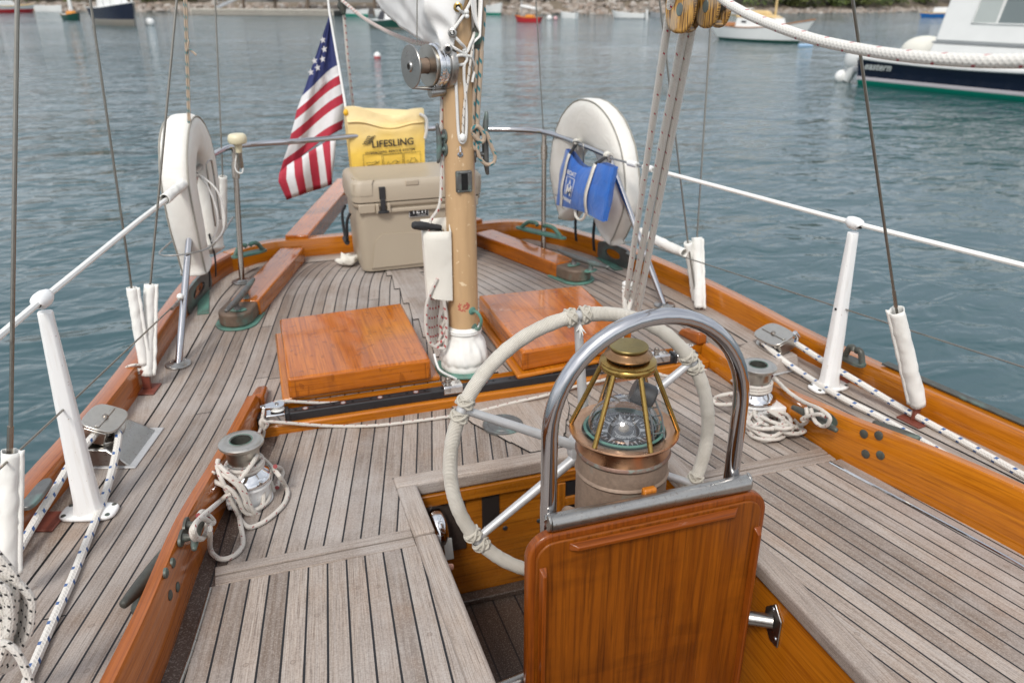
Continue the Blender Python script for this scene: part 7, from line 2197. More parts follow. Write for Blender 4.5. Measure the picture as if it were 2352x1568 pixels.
# ------------------------------------------------------------------ a hand below the seat edge
skin = NT('skin'); o_ = skin.obj()
c = skin.mix(skin.noise(o_, 60, 3), (.48, .235, .165), (.56, .30, .22))
M['skin'] = skin.bsdf(c, .5, 0, None, Subsurface_Weight=.15, Subsurface_Radius=(.01, .004, .002))
tip = at(1047, 1300, -.128)
def skinned(name, chains, parent, mat):
    me = bpy.data.meshes.new(name); vs = []; es = []; rs = []
    for ch_, link in chains:
        base = len(vs)
        for p, r in ch_: vs.append(V(p)-parent.location); rs.append(r)
        for i in range(len(ch_)-1): es.append((base+i, base+i+1))
        if link is not None: es.append((link, base))
    me.from_pydata([tuple(v) for v in vs], es, [])
    o = bpy.data.objects.new(name, me); COL.objects.link(o); o.parent = parent
    md = o.modifiers.new("skin", 'SKIN'); md.use_smooth_shade = True
    for i, r in enumerate(rs): me.skin_vertices[0].data[i].radius = (r, r)
    me.skin_vertices[0].data[0].use_root = True
    s = o.modifiers.new("sub", 'SUBSURF'); s.levels = 2; s.render_levels = 2
    me.materials.append(mat)
    return o
hnd = empty("person", tip+V((-.12, 0, -.1)), "person hidden under the left seat, one fingertip showing past its edge", "person")
W0 = tip+V((-.115, -.030, -.012))
chains = [([(W0+V((-.36, -.10, -.12)), .040), (W0+V((-.18, -.05, -.055)), .036), (W0, .024), (W0+V((.035, .010, .004)), .026)], None)]
for k, (dy, L, up_) in enumerate(((.030, .078, .0), (.012, .070, -.012), (-.006, .062, -.018), (-.022, .050, -.022))):
    b_ = W0+V((.058, dy*1.0+.008, .002))
    e = V((L, .004*(1-k), 0))
    if k == 0: pts = [(b_, .0095), (b_.lerp(tip, .45)+V((0, 0, .006)), .0088), (b_.lerp(tip, .75)+V((0, 0, .003)), .0092), (tip+V((-.004, 0, 0)), .0090)]
    else: pts = [(b_, .0092), (b_+V((L*.30, 0, .004)), .0085), (b_+V((L*.42, 0, -.018)), .0080), (b_+V((L*.30, 0, -.036)), .0068)]
    chains.append((pts, 3))
chains.append(([(W0+V((.020, .032, .0)), .0105), (W0+V((.046, .050, .004)), .0095), (W0+V((.070, .052, .004)), .0080)], 2))
skinned("hand", chains, hnd, M['skin'])
# ------------------------------------------------------------------ other boats in the harbour
def paint(n, c, r=.3): return simple(n, c, r, 0, .06, 3)
BW, BNAVY, BGREEN, BRED = paint('boat_white', (.72, .72, .70)), paint('boat_navy', (.006, .010, .026), .12), paint('boat_green', (.008, .055, .040)), paint('boat_red', (.42, .025, .03))
BBLUE, BTAN, BORANGE, BTEAL = paint('boat_blue', (.02, .14, .42)), paint('boat_tan', (.62, .44, .20)), paint('boat_orange', (.62, .24, .03)), paint('boat_teal', (.0, .24, .16))
BGREY, BDARK, BWOOD, BGLASS = paint('boat_grey', (.30, .31, .32)), paint('boat_dark', (.02, .02, .025)), paint('boat_wood', (.36, .15, .05)), paint('boat_glass', (.16, .19, .19), .08)
BSTRIPE, BAGE = paint('boat_stripe', (.66, .60, .62)), paint('boat_grey_boot', (.22, .20, .17))
BPALE = paint('pale_window', (.40, .43, .41), .1)

class Boat:
    def __init__(s, name, pa, pb, label, bow='R', ratio=.34, F=(.5, .45, .7), top=BW, boot=BGREEN, bottom=BDARK, tw=.75, bo=.10, so=.03, boot_h=.08, stripe=None, group="boats moored in the harbour", L=None, deck=BW, cat="boat", gunwale=None, near=False):
        a, b = at(*pa, ZW), at(*pb, ZW)
        st, bw = (a, b) if bow == 'R' else (b, a)
        d = (bw-st); d.z = 0
        s.L = L or d.length; d.normalize()
        s.M = Matrix(((d.x, -d.y, 0, st.x), (d.y, d.x, 0, st.y), (0, 0, 1, ZW), (0, 0, 0, 1)))
        if near:              # the measured edge is the near side, not the keel line
            sd = V((-d.y, d.x, 0)); sd = sd if sd.dot(st) > 0 else -sd
            s.M = Matrix.Translation(sd*s.L*ratio*.5*.86) @ s.M
        s.B = s.L*ratio; s.F = F; s.bo = bo*s.L; s.so = so*s.L; s.tw = tw
        s.e = empty(name, s.M @ V((s.L/2, 0, 0)), label, cat, group)
        n = 14; rowsP, rowsS = [], []
        lev = [-.25, 0, boot_h]+([boot_h+stripe[1]] if stripe else [])+[None, 'mid', 'top']
        def pt(i, lv, side):
            q = i/n
            hb = s.hb(q); zt = s.sheer(q)
            if lv == 'top': z, k = zt, 1.0
            elif lv == 'mid': z, k = zt*.6+boot_h*.4, .97
            elif lv is None: z, k = zt*.3+boot_h*.7+(stripe[1]*.7 if stripe else 0), .93
            else: z, k = lv, (.62 if lv < 0 else .86+.05*lv/max(.01, boot_h))
            kk = max(0, z)/max(zt, .01)
            x = q*s.L+(s.bo*q**3)*kk-(s.so*(1-q)**3)*kk-(.08*s.L*q**4 if lv == -.25 else 0)
            return s.M @ V((x, side*hb*k, z))
        mb = MB()
        for side in (1, -1):
            P = [[pt(i, lv, side) for lv in lev] for i in range(n+1)]
            def mf(i, j):
                z0 = lev[j]
                if j == 0: return 2
                if j == 1: return 1
                if stripe and j == 2: return 3
                return 0
            mb.grid(P, mf=mf)
        # transom
        T = [pt(0, lv, 1) for lv in lev]; T2 = [pt(0, lv, -1) for lv in lev]
        mb.grid([T, T2], mf=lambda i, j: 2 if j == 0 else (1 if j == 1 else (3 if stripe and j == 2 else 0)))
        mb.build("hull", [top, boot, bottom]+([stripe[0]] if stripe else []), s.e, sharp=50)
        mb = MB()
        mb.grid([[s.M @ V((p[0], side*p[1], p[2]-.03)) for side in (1, 0, -1)] for p in [(i/n*s.L+s.bo*(i/n)**3-s.so*(1-i/n)**3, s.hb(i/n)*.98, s.sheer(i/n)) for i in range(n+1)]])
        mb.build("deck", deck, s.e, sharp=60)
        if gunwale:
            mb = MB()
            for side in (1, -1):
                mb.tube([s.M @ V((i/n*s.L+s.bo*(i/n)**3-s.so*(1-i/n)**3, side*s.hb(i/n), s.sheer(i/n))) for i in range(n+1)], .025*s.L/4, 6)
            mb.build("gunwale", gunwale, s.e)
    def hb(s, q):
        if q > .999: return .004
        f = min(1, s.tw+(1-s.tw)*math.sin(min(1, q/.5)*PI/2)) if q < .5 else math.cos(max(0, (q-.5)/.5)**1.7*PI/2)
        return s.B/2*max(.01, f)
    def sheer(s, q):
        a, m_, b = s.F
        return a*(1-q)*(1-2*q)+4*m_*q*(1-q)+b*q*(2*q-1)
    def box(s, name, x0, x1, w0, w1, z0, z1, mat, rake=0, rake2=0, bev=.03, w2=None, par=None):
        lo = [s.M @ V(p) for p in ((x0, -w0, z0), (x1, -w1, z0), (x1, w1, z0), (x0, w0, z0))]
        k = w2 if w2 is not None else .88
        hi = [s.M @ V(p) for p in ((x0+rake, -w0*k, z1), (x1-rake2, -w1*k, z1), (x1-rake2, w1*k, z1), (x0+rake, w0*k, z1))]
        mb = MB(); mb.hexa(lo, hi); return mb.build(name, mat, par or s.e, bevel=bev)
    def pole(s, name, p0, p1, r, mat, n=8):
        mb = MB(); mb.tube([s.M @ V(p0), s.M @ V(p1)], r, n); return mb.build(name, mat, s.e)

# navy motor boat lying off to the right
b = Boat("motor_boat", (1962, 196), (2352, 236), "navy motor boat with white cabin and green waterline, lying close on the right", 'R', .31, (.66, .62, .95), BNAVY, BTEAL, BDARK, .88, .10, .0, .13, (BSTRIPE, .085), L=8.2, gunwale=BW, near=True)
Lm = b.L
b.box("cabin_side", 1.72, 6.6, 1.06, .85, .60, 1.06, BW, .06, .5, .03, .95)
b.box("cabin_band", 1.74, 6.2, 1.02, .86, 1.06, 1.10, BGREY, .02, .02, .01, 1)
whs = b.box("wheelhouse", 1.80, 5.2, 1.01, .93, 1.10, 2.15, BW, .14, .7, .04, .86)
b.box("wheelhouse_roof", 1.9, 4.9, .95, .88, 2.15, 2.24, BW, -.05, -.1, .03, 1.02)
for x0, x1, mt in ((2.55, 3.05, BPALE), (3.09, 3.68, BGLASS), (3.75, 4.25, BGLASS)):
    for sd in (1, -1):
        def wp(x, z): k = (z-1.10)/1.05; yy = (1.01+(0.93-1.01)*((x-1.8)/3.4))*(1-.14*k)+.006; return b.M @ V((x, sd*yy, z))
        mb = MB(); pts = [wp(x0, 1.50), wp(x1, 1.50), wp(x1+.04, 1.98), wp(x0+.06, 1.98)]
        c_ = sum(pts, V((0, 0, 0)))/4
        mb.poly(pts); mb.build("window", mt, whs)
        mb = MB(); mb.tube([c_.lerp(p, 1.03) for p in pts], .022, 6, closed=True); mb.build("window_frame", BW, whs)
for sd in (1, -1):
    mb = MB()
    T = b.M @ Matrix(((0, 0, 0, 0), (0, 0, 0, 0), (0, 0, 0, 0), (0, 0, 0, 1)))
    x_, y_, z_ = .62, b.hb(.62/Lm)*.985, .47
    hd_ = V((1, 0, 0))
    X = (b.M.to_3x3() @ V((-sd*-1 if False else 1, 0, 0))); 
    N_ = b.M.to_3x3() @ V((0, sd, 0)); X = (b.M.to_3x3() @ V((-sd, 0, 0))); Z = V((0, 0, 1))
    o_ = b.M @ V((x_, sd*(y_+.03), z_))
    S = Matrix(((X.x, Z.x, N_.x, o_.x), (X.y, Z.y, N_.y, o_.y), (X.z, Z.z, N_.z, o_.z), (0, 0, 0, 1))) @ Matrix(((1, .28, 0, 0), (0, 1, 0, 0), (0, 0, 1, 0), (0, 0, 0, 1)))
    mb.text("eastern", S, .23, 0, 1.05, .004)
    mb.build("name_lettering", BPALE, b.e, sharp=180)
b.box("aft_coaming", -.02, 1.75, 1.10, 1.12, .60, .70, BW, 0, 0, .02, .98)
b.box("cockpit_floor", .10, 1.72, .95, .98, .45, .712, BGREY, 0, 0, .01, 1)
mb = MB(); A = b.M @ Matrix.Translation((.80, .35, .78))
mb.ball((0, 0, 0), (.62, .40, .36), 12); mb.v = [A @ v for v in mb.v]; mb.build("covered_seat", paint('cover_cream', (.70, .68, .60), .7), b.e)
ob = empty("outboard_motor", b.M @ V((-.3, -.55, .1)), "white outboard motor tilted on the stern of the navy motor boat", "outboard motor")
mb = MB(); A = b.M @ Matrix.Translation((-.42, -.62, .60)) @ Matrix.Rotation(math.radians(35), 4, 'Y')
for sc_, z in (((.26, .20, .34), 0),): 
    n0 = len(mb.v); mb.ball((0, 0, z), sc_, 10); mb.v[n0:] = [A @ v for v in mb.v[n0:]]
mb.build("cowl", BW, ob)
mb = MB(); mb.tube([b.M @ V((-.36, -.62, .50)), b.M @ V((-.46, -.62, .28)), b.M @ V((-.58, -.62, .04))], [.15, .13, .10], 10); mb.build("leg", BW, ob)
mb = MB(); mb.ball(b.M @ V((-.72, -.62, .12)), (.22, .13, .18), 8); mb.build("gearcase", BW, ob)
mb = MB(); mb.bx(-.30, .03, -.84, -.40, .28, .40, 0, b.M); mb.build("motor_bracket", BGREY, ob, bevel=.02)

# white sloop with a buff cabin top
b = Boat("sailing_sloop", (1640, 92), (1770, 99), "white sailing boat with buff cabin top, moored beyond the wooden blocks", 'R', .32, (.80, .62, 1.02), BW, BGREEN, BDARK, .35, .16, .18, .12, L=4.3, gunwale=BWOOD, near=True)
cb = b.box("cabin", 1.0, 3.35, .42, .34, .60, 1.02, BW, .05, .12, .04, .9)
b.box("cabin_top", .95, 3.2, .40, .32, 1.02, 1.16, BTAN, .05, .3, .05, .8)
b.box("cover", 1.1, 2.7, .22, .2, 1.16, 1.34, BTAN, .1, .2, .05, .6)
for x in (1.5, 2.25, 2.8):
    for sd in (1, -1): 
        mb = MB(); yy = sd*(.42-.08*(x-1)/2.35)*.955
        mb.bx(x-.16 if x < 2 else x-.08, x+.12 if x < 2 else x+.08, yy-.004, yy+.004, .79, .89, 0, b.M); mb.build("window", BDARK, cb)
b.box("cockpit_coaming", .15, 1.0, .33, .40, .66, .80, BWOOD, 0, 0, .02)
b.pole("mast", (2.9, 0, .9), (2.9, 0, 7.5), .05, BTAN)
# white dinghy beyond it
Boat("dinghy", (1630, 37), (1720, 34), "buff and white boat moored far beyond the white sloop", 'L', .34, (.6, .5, .8), BW, BTAN, BDARK, .6, .12, .1, .10, L=4.2, gunwale=BTAN)
# navy sailboat on the left with a crowded white deck
b = Boat("sailing_yacht_moored", (236, 57), (318, 61), "navy hulled yacht with white deck gear, moored on the left by a white buoy", 'R', .36, (1.15, 1.2, 1.5), BNAVY, BAGE, BDARK, .82, .05, .14, .42, L=4.6, gunwale=BW)
cb = b.box("cabin", .7, 3.9, .62, .5, 1.1, 1.75, BW, .2, .7, .08, .8)
b.box("cockpit_hood", .4, 1.7, .5, .5, 1.6, 2.2, BW, .3, .3, .15, .6)
b.pole("mast", (2.6, 0, 1.6), (2.6, 0, 10), .07, BGREY); b.pole("boom", (2.6, 0, 2.3), (.2, 0, 2.2), .12, BW)
for sd in (1, -1):
    for x in (.2, 1.2, 2.2, 3.2, 4.1): b.pole("rail_post", (x, sd*b.hb(x/b.L)*.9, 1.1), (x, sd*b.hb(x/b.L)*.9, 1.9), .02, BGREY, 6)
b.pole("forestay", (4.75, 0, 1.5), (2.9, 0, 9.5), .035, BW)
# small green boat with an orange spar, seen end on
b = Boat("catboat", (154, 46), (182, 47), "small green boat with an orange mast, moored at the left beyond the shroud", 'R', .62, (.50, .42, .60), BGREEN, BGREEN, BDARK, .8, .12, .10, .05, L=1.75, gunwale=BORANGE)
b.box("cabin", .5, 1.3, .3, .25, .42, .70, BORANGE, .1, .1, .04)
b.pole("mast", (.95, 0, .5), (.95, 0, 6), .06, BORANGE); b.box("furled_sail", .75, 1.15, .1, .1, .7, 1.7, BW, .05, .05, .05)
# white dinghies
Boat("dinghy", (90, 28), (149, 29), "long white open boat afloat in front of the rocky shore at the far left", 'R', .30, (.75, .68, .80), BW, BW, BDARK, .8, .04, .03, .10, L=4.2, deck=BGREY)
b = Boat("pleasure_boat", (-25, 31), (34, 30), "red bottomed white boat half out of the frame at the far left", 'R', .34, (.8, .7, .9), BW, BRED, BDARK, .7, .08, .05, .40, L=4.6, gunwale=BTAN)
b.box("cabin", .9, 3.0, .55, .45, .75, 1.3, BW, .1, .5, .06)
Boat("dinghy", (1285, 42), (1324, 43), "small white open boat right of the paired white buoys", 'L', .36, (.50, .46, .55), BW, BW, BDARK, .8, .05, .03, .08, L=1.75, deck=BGREY)
b = Boat("dinghy", (1420, 43), (1482, 44), "long white skiff with an outboard, left of the hanging blocks", 'L', .34, (.48, .44, .66), BW, BGREY, BDARK, .85, .10, .02, .08, L=2.9, deck=BGREY)
b.pole("outboard", (-.12, 0, .75), (-.16, 0, -.05), .10, BW)
Boat("dinghy", (1488, 40), (1512, 41), "little grey inflatable tender astern of the long white skiff", 'L', .45, (.42, .40, .5), BGREY, BGREY, BDARK, .9, .06, .02, .08, L=1.2, deck=BDARK)
b = Boat("catboat", (1186, 51), (1240, 52), "little red boat with a white sail cover, moored left of centre right", 'L', .40, (.38, .34, .52), BRED, BRED, BDARK, .6, .10, .06, .08, L=2.0, deck=BORANGE, gunwale=BORANGE)
b.e["label"] = "little red boat with a furled white sail, moored right of the mast"
b.box("cockpit", .5, 1.2, .25, .22, .34, .55, BORANGE, .05, .05, .03); b.pole("furled_sail", (.4, 0, .95), (1.65, 0, 1.15), .11, BW); b.pole("mast", (1.6, 0, .4), (1.6, 0, 5), .035, BGREY)
b = Boat("launch", (866, 64), (960, 70), "green launch with a dark cover, partly hidden behind the sail", 'R', .40, (.56, .50, .72), BGREEN, BAGE, BDARK, .8, .08, .04, .10, L=3.6, gunwale=BW)
b.box("cover", .8, 1.7, .45, .4, .5, 1.05, BDARK, .2, .2, .08, .6); b.box("cuddy", 1.7, 2.9, .45, .3, .5, 1.2, BW, .1, .3, .06, .7)
b = Boat("dinghy", (1108, 33), (1157, 35), "white boat with a canopy frame moored just right of the mast", 'R', .40, (.9, .75, 1.2), BW, BTEAL, BDARK, .8, .10, .02, .2, L=3.6, deck=BGREY)
b.pole("canopy_frame", (.4, .5, .7), (1.2, .4, 2.2), .03, BGREY); b.pole("canopy_frame", (.4, -.5, .7), (1.2, -.4, 2.2), .03, BGREY)
b = Boat("sailing_dinghy", (2118, 40), (2180, 41), "little blue boat with an orange furled sail, far off at the right", 'R', .34, (.40, .36, .62), BBLUE, BBLUE, BDARK, .6, .10, .05, .05, L=4.0, gunwale=BTAN, deck=BTAN)
b.box("cabin", .9, 2.6, .5, .4, .4, .85, BW, .1, .4, .05); b.pole("mast", (3.3, 0, .4), (3.3, 0, 6.5), .08, BORANGE); b.box("sail_bag", 3.0, 3.9, .25, .2, .95, 1.4, BORANGE, .1, .1, .1)
Boat("dinghy", (2182, 43), (2206, 44), "dark grey tender behind the little blue boat at the right", 'R', .4, (.4, .36, .5), BGREY, BDARK, BDARK, .8, .1, .02, .06, L=2.0, deck=BDARK)
Boat("dinghy", (797, 37), (860, 39), "white dinghy with a teal bottom tied to the end of the dock", 'R', .34, (.62, .55, .7), BW, BTEAL, BDARK, .8, .06, .03, .22, L=3.4, deck=BGREY)
Boat("dinghy", (868, 37), (930, 38), "plain white dinghy beyond the dock, against the rocks", 'R', .34, (.62, .55, .7), BW, BW, BDARK, .8, .06, .03, .1, L=3.2, deck=BGREY)
# buoys
def mbuoy(px, py, rpx, label, cols, tall=1.0):
    q = at(px, py, ZW); d_ = (q-CAM).dot(FW); r = rpx*d_/FPX
    e = empty("mooring_buoy", q, label, "buoy", "mooring buoys")
    mb = MB(); mb.ball(q+V((0, 0, r*.55)), (r, r, r*tall), 10); mb.build("float", cols[0], e)
    if len(cols) > 1:
        mb = MB(); mb.lathe([(r*1.015*math.cos(a), r*.55+r*tall*1.015*math.sin(a)) for a in [-.5+.5*k/6 for k in range(7)]], Matrix.Translation(q), 20); mb.build("lower_band", cols[1], e)
    mb = MB(); mb.tube([q+V((0, 0, r*1.4*tall)), q+V((0, 0, r*(1.5*tall+.3)))], r*.12, 8); mb.build("pickup_eye", BGREY, e)
mbuoy(345, 59, 10.5, "round white buoy right of the navy hulled yacht on the left", [BW])
mbuoy(867, 134, 8, "white and pink buoy alone on the water right of the flag", [BW, paint('buoy_pink', (.62, .12, .12))], 1.15)
mbuoy(1262, 46, 6.5, "white buoy beside a pink one, right of the little red boat", [BW])
mbuoy(1276, 46, 5, "small pink buoy beside a white one, right of the little red boat", [paint('buoy_rose', (.60, .35, .36))])
M['pale_float'] = paint('pale_float', (.30, .45, .62))
q0, q1 = at(1834, 105, ZW+.04), at(1866, 105, ZW+.04)
tag(rope("pickup_stick", [q0, q1], .07, 'pale_float', "", "", smooth_it=False), "short pale blue float lying on the water between the white sloop and navy boat", "float")

# ------------------------------------------------------------------ the shore
shore = [(-260, 190), (-120, 158), (-60, 140), (-27, 124), (-14, 115), (-5, 111), (4, 105), (14, 97), (24, 90), (33, 84), (42, 82.5), (52, 82), (62, 81), (69.5, 81), (78, 84), (90, 84), (110, 80), (150, 70), (260, 40)]
sp_ = smooth([V((x, y, 0)) for x, y in shore], 8)
nsp = len(sp_)
t = NT('shore_ground'); p_ = t.pos()
M['shore'] = t.bsdf(t.mix(t.noise(p_, .5, 5), (.10, .085, .05), (.22, .17, .13)), .95, 0, t.bump(t.noise(p_, 1.2, 5), .8, .4))
mb = MB(); rows = []
for i, p in enumerate(sp_):
    a, b_ = sp_[max(0, i-1)], sp_[min(nsp-1, i+1)]
    d_ = (b_-a).normalized(); n = V((-d_.y, d_.x, 0))
    if n.y < 0: n = -n
    row = []
    for k, (off, z) in enumerate(((-2.5, -1.8), (0, -.95), (1.2, -.45), (3.0, .15), (6, .6), (14, 1.0), (40, 1.6), (120, 2.2), (300, 3))):
        row.append(p+n*(off+.8*pnoise(V((p.x*.2, p.y*.2, k))))+V((0, 0, z+(.25 if k > 1 else 0)*pnoise(V((p.x*.4, p.y*.4, k+5)))*(1+k*.3))))
    rows.append(row)
mb.grid(rows); o = mb.build("shore_bank", M['shore'], sharp=180); o["kind"] = "structure"; o["label"] = "rocky shore rising to wooded ground behind the harbour"
def shore_at(t_):
    f_ = t_*(nsp-1); i = min(nsp-2, int(f_)); p = sp_[i].lerp(sp_[i+1], f_-i); d_ = (sp_[i+1]-sp_[i]).normalized(); n = V((-d_.y, d_.x, 0))
    return p, (n if n.y > 0 else -n)
t = NT('shore_rock'); oi = t.n('NewGeometry').outputs['Random Per Island']; p_ = t.pos()
c = t.ramp(oi, [(0, (.22, .185, .15)), (.3, (.40, .35, .30)), (.55, (.27, .20, .155)), (.8, (.50, .47, .43)), (1, (.17, .155, .13))])
c = t.mix(t.m('MULTIPLY', t.noise(p_, 3.0, 4), .6), c, (.14, .11, .09))
M['rock'] = t.bsdf(c, .9, 0, t.bump(t.noise(p_, 4, 4), .6, .1))
rn = random.Random(21)
mb = MB()
def rock(c, r):
    n_lat, n_lon = 5, 7; sd = rn.uniform(0, 99); P = []
    sx, sy, sz = r*rn.uniform(.8, 1.5), r*rn.uniform(.7, 1.1), r*rn.uniform(.5, .85)
    rot = rn.uniform(0, PI); cr_, sr_ = math.cos(rot), math.sin(rot)
    for i in range(n_lat+1):
        row = []
        for j in range(n_lon):
            a = PI*i/n_lat; b_ = 2*PI*j/n_lon
            v = V((math.sin(a)*math.cos(b_), math.sin(a)*math.sin(b_), math.cos(a))); k = 1+.45*pnoise(v*1.4+V((sd, sd, 0)))
            x, y = v.x*sx*k, v.y*sy*k
            row.append(c+V((x*cr_-y*sr_, x*sr_+y*cr_, v.z*sz*k)))
        P.append(row)
    mb.grid(P, closev=True)
for k in range(1500):
    t_ = rn.uniform(.14, .93); p, n = shore_at(t_)
    off = rn.uniform(-.6, 2.2 if t_ < .47 else (4.2 if t_ < .58 else .9)); z = -.95+max(0, off)*.36+rn.uniform(-.1, .15)
    rock(p+n*off+V((rn.uniform(-.4, .4), 0, z)), rn.uniform(.20, .62 if t_ < .58 else .36)*(1.25 if rn.random() < .12 else 1))
o = mb.build("shore_rocks", M['rock'], sharp=25, weld=False); o["kind"] = "stuff"; o["label"] = "pale and pink boulders heaped along the waterline"
# bushes and trees above the rocks
t = NT('leaf_clumps'); p_ = t.pos(); oi = t.n('ObjectInfo').outputs['Random']; ri = t.n('NewGeometry').outputs['Random Per Island']
c = t.mix(ri, (.030, .055, .010), (.095, .135, .022)); c = t.mix(t.m('MULTIPLY', oi, .5), c, (.12, .11, .03))
M['leaf'] = t.bsdf(c, .7, 0, None)
M['bark'] = simple('bark', (.10, .07, .05), .9, 0, .4, 3)
def bush(p, h, r, label, trunk=True):
    e = empty("shore_tree", p, label, "tree", "trees and bushes on the far shore")
    mb = MB(); mb.tube([p, p+V((.1*h, .05*h, h*.35)), p+V((.05*h, .1*h, h*.75))], [.035*h+.03, .028*h+.02, .01*h], 7)
    for k in range(5):
        a = k*1.3; q = p+V((.08*h, .06*h, h*(.25+.1*k))); mb.tube([q, q+V((math.cos(a), math.sin(a), .7))*r*.55], [.018*h, .006*h], 5)
    mb.build("trunk", M['bark'], e)
    mb = MB()
    cl = [(V((rn.gauss(0, .42), rn.gauss(0, .42), rn.uniform(.02, .95))), rn.uniform(.25, .45)) for _ in range(16)]
    for c_, cr_ in cl:
        cc_ = p+V((c_.x*r, c_.y*r, c_.z*h))
        for _ in range(70):
            v = V((rn.gauss(0, 1), rn.gauss(0, 1), rn.gauss(0, .8))).normalized()*(rn.random()**.4)
            q = cc_+V((v.x*r*cr_*1.4, v.y*r*cr_*1.4, v.z*h*cr_*.6))
            if q.z < p.z-.1: continue
            s_ = rn.uniform(.10, .22); u = V((rn.gauss(0, 1), rn.gauss(0, 1), rn.gauss(0, 1))).normalized(); w_ = u.orthogonal().normalized()
            mb.face([mb.vert(q+u*s_), mb.vert(q+w_*s_*.6), mb.vert(q-u*s_*.8), mb.vert(q-w_*s_*.6)])
    mb.build("crown", M['leaf'], e, sharp=180, weld=False)
kinds = ["dark green bush above the rocks of the far shore", "leafy tree above the rocks of the far shore"]
def bush_px(px, off, h, r, lab):
    best = min(range(400), key=lambda i: abs(((shore_at(i/399)[0]+V((0, 0, ZW))-CAM).dot(RT)/max(.1, (shore_at(i/399)[0]+V((0, 0, ZW))-CAM).dot(FW)))*FPX+1176-px))
    p, n = shore_at(best/399)
    q = p+n*off; q.z = -.9+.36*min(off, 4)+max(0, off-4)*.22
    bush(q, h, r, lab)
bl_ = [(-40, 3.4), (20, 3.2), (60, 3.6), (95, 4), (165, 3.2), (205, 3.4), (240, 3.4), (300, 3.2), (345, 3.6), (390, 3.6), (430, 4), (470, 4.5), (560, 8), (640, 8), (905, 7), (1010, 6), (1130, 4.5), (1190, 4.4), (1250, 5), (1330, 9), (1420, 9), (1500, 5.5), (1580, 4.5), (1700, 2.6), (1760, 2.2), (1800, 2.0), (1830, 2.2), (1870, 2.0), (1915, 2.1), (1945, 2.0), (1975, 2.2), (2005, 2.0), (2035, 2.1), (2065, 2.0), (2095, 2.2), (2150, 2.2), (2215, 2.4), (2290, 2.4), (2370, 2.4)]
for i, (px, off) in enumerate(bl_):
    bush_px(px, off, rn.uniform(2.0, 3.4), rn.uniform(1.8, 2.8), "dark green leafy tree crowding the far shore behind the rocks")
# wooden pier face and dock
d0, d1 = at(440, 35, ZW), at(765, 38, ZW)
dk = empty("floating_dock", d0.lerp(d1, .5), "long low dock with pale slatted skirt along the far shore", "dock")
ax = (d1-d0).normalized(); n = V((-ax.y, ax.x, 0)); n = n if n.y > 0 else -n
BD = Matrix(((ax.x, n.x, 0, d0.x), (ax.y, n.y, 0, d0.y), (0, 0, 1, ZW), (0, 0, 0, 1))); Ld = (d1-d0).length
PALE = simple('pale_planks', (.48, .44, .38), .8, 0, .2, 2)
mb = MB(); mb.bx(0, Ld, -.05, 2.0, .48, .60, 0, BD); mb.build("dock_deck", PALE, dk)
mb = MB(); mb.bx(0, Ld, .10, 1.9, -.2, .47, 0, BD); mb.build("dock_float", simple('dock_dark', (.05, .05, .045), .9), dk)
mb = MB(); k = 0
while k < Ld: mb.bx(k, k+.14, -.03, .04, .02, .47, 0, BD); k += .26
mb.build("skirt_slats", PALE, dk)
g0 = atY(585, 22, 95); e0 = at(470, 26, ZW+.6)
gw = empty("gangway", e0, "grey sloping gangway with handrails above the far dock", "gangway")
g1 = V((d0.x+8.5, d0.y+1.2, 2.2)); g0_ = V((d0.x+2.6, d0.y-.6, -.28))
axg = (g1-g0_).normalized(); sg = V((-axg.y, axg.x, 0)).normalized()
mb = MB(); mb.hexa([g0_-sg*.6, g1-sg*.6, g1+sg*.6, g0_+sg*.6], [g0_-sg*.6+V((0, 0, .15)), g1-sg*.6+V((0, 0, .15)), g1+sg*.6+V((0, 0, .15)), g0_+sg*.6+V((0, 0, .15))]); mb.build("ramp", BGREY, gw)
for s_ in (-1, 1):
    mb = MB()
    mb.tube([g0_+sg*.6*s_+V((0, 0, 1.1)), g1+sg*.6*s_+V((0, 0, 1.1))], .05, 6)
    for k in range(8): q = g0_.lerp(g1, k/7)+sg*.6*s_; mb.tube([q, q+V((0, 0, 1.1))], .04, 6)
    mb.build("handrail", BGREY, gw)
pr0, pr1 = V((d0.x+5, d0.y+4.0, 0)), V((d1.x+8.5, d1.y+3.2, 0))
pier = empty("wharf_wall", pr0.lerp(pr1, .5), "grey timber wharf wall behind the far dock", "wharf")
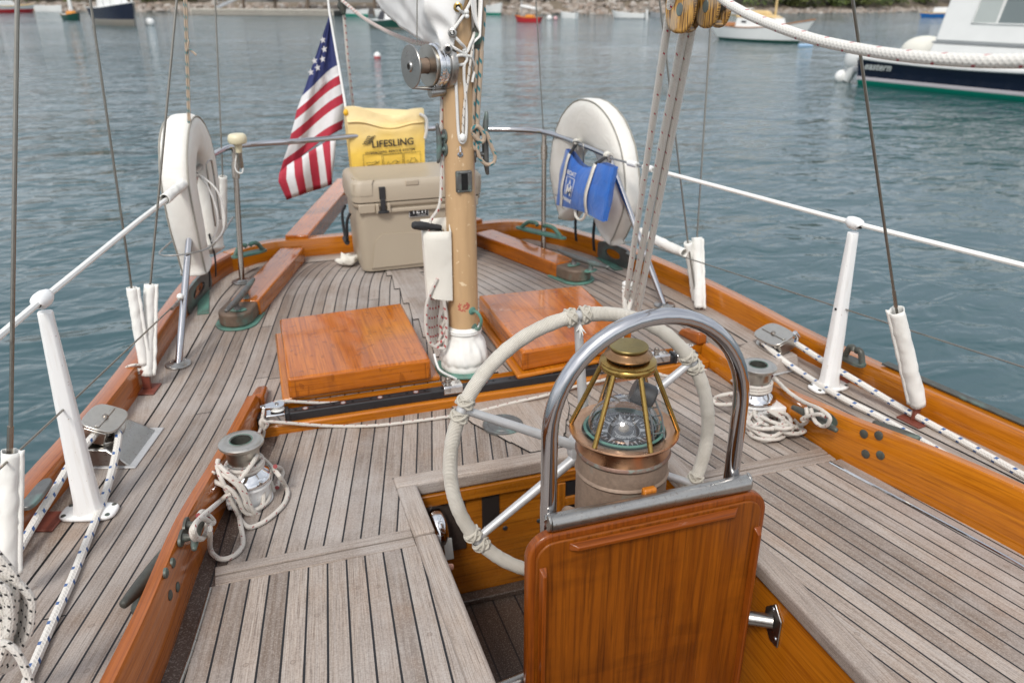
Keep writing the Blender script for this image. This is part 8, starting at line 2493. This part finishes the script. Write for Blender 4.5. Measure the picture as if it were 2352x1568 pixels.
axp = (pr1-pr0).normalized(); np_ = V((-axp.y, axp.x, 0)); np_ = np_ if np_.y > 0 else -np_
BP = Matrix(((axp.x, np_.x, 0, pr0.x), (axp.y, np_.y, 0, pr0.y), (0, 0, 1, 0), (0, 0, 0, 1))); Lp_ = (pr1-pr0).length
GREYW = simple('grey_timber', (.22, .21, .20), .85, 0, .25, 1.5)
mb = MB(); k = 0
while k < Lp_: mb.bx(k, k+.27, 0, .12, .28, 4.2, 0, BP); k += .30
mb.build("wall_planks", GREYW, pier)
mb = MB(); mb.bx(0, Lp_, .13, 3.0, .30, 4.1, 0, BP); mb.build("wharf_deck", GREYW, pier)
for k in range(6):
    mb = MB(); mb.tube([BP @ V((Lp_*k/5.2+.4, -.12, -1.6)), BP @ V((Lp_*k/5.2+.4, -.12, 4.4))], .16, 8); mb.build("pile", simple('pile_wood', (.15, .11, .08), .9), pier)
# boulder sea wall right of the mast
w0, w1 = shore_at(.50), shore_at(.56)
for i, (px0, px1) in enumerate(((1275, 1480),)):
    def sp_at(px):
        b_ = min(range(600), key=lambda i: abs(((shore_at(i/599)[0]+V((0, 0, ZW))-CAM).dot(RT)/max(.1, (shore_at(i/599)[0]+V((0, 0, ZW))-CAM).dot(FW)))*FPX+1176-px)); return shore_at(b_/599)
    (a, na), (b_, nb) = sp_at(px0), sp_at(px1)
    a = a+na*4.6; b_ = b_+nb*4.6
    sw = empty("sea_wall", a.lerp(b_, .5), "low pinkish stone wall on the far shore right of the mast", "wall")
    ax = (b_-a).normalized(); n = V((-ax.y, ax.x, 0)); n = n if n.y > 0 else -n
    BS = Matrix(((ax.x, n.x, 0, a.x), (ax.y, n.y, 0, a.y), (0, 0, 1, 0), (0, 0, 0, 1))); LS = (b_-a).length
    mb = MB(); 
    for r_ in range(6):
        k = -rn.uniform(0, .6)
        while k < LS:
            w_ = rn.uniform(.5, 1.1); mb.bx(k+.015, k+w_-.015, rn.uniform(-.04, .04), .8, -.3+r_*.42, .09+r_*.42, 0, BS); k += w_
    mb.build("stone_courses", M['rock'], sw, weld=False)
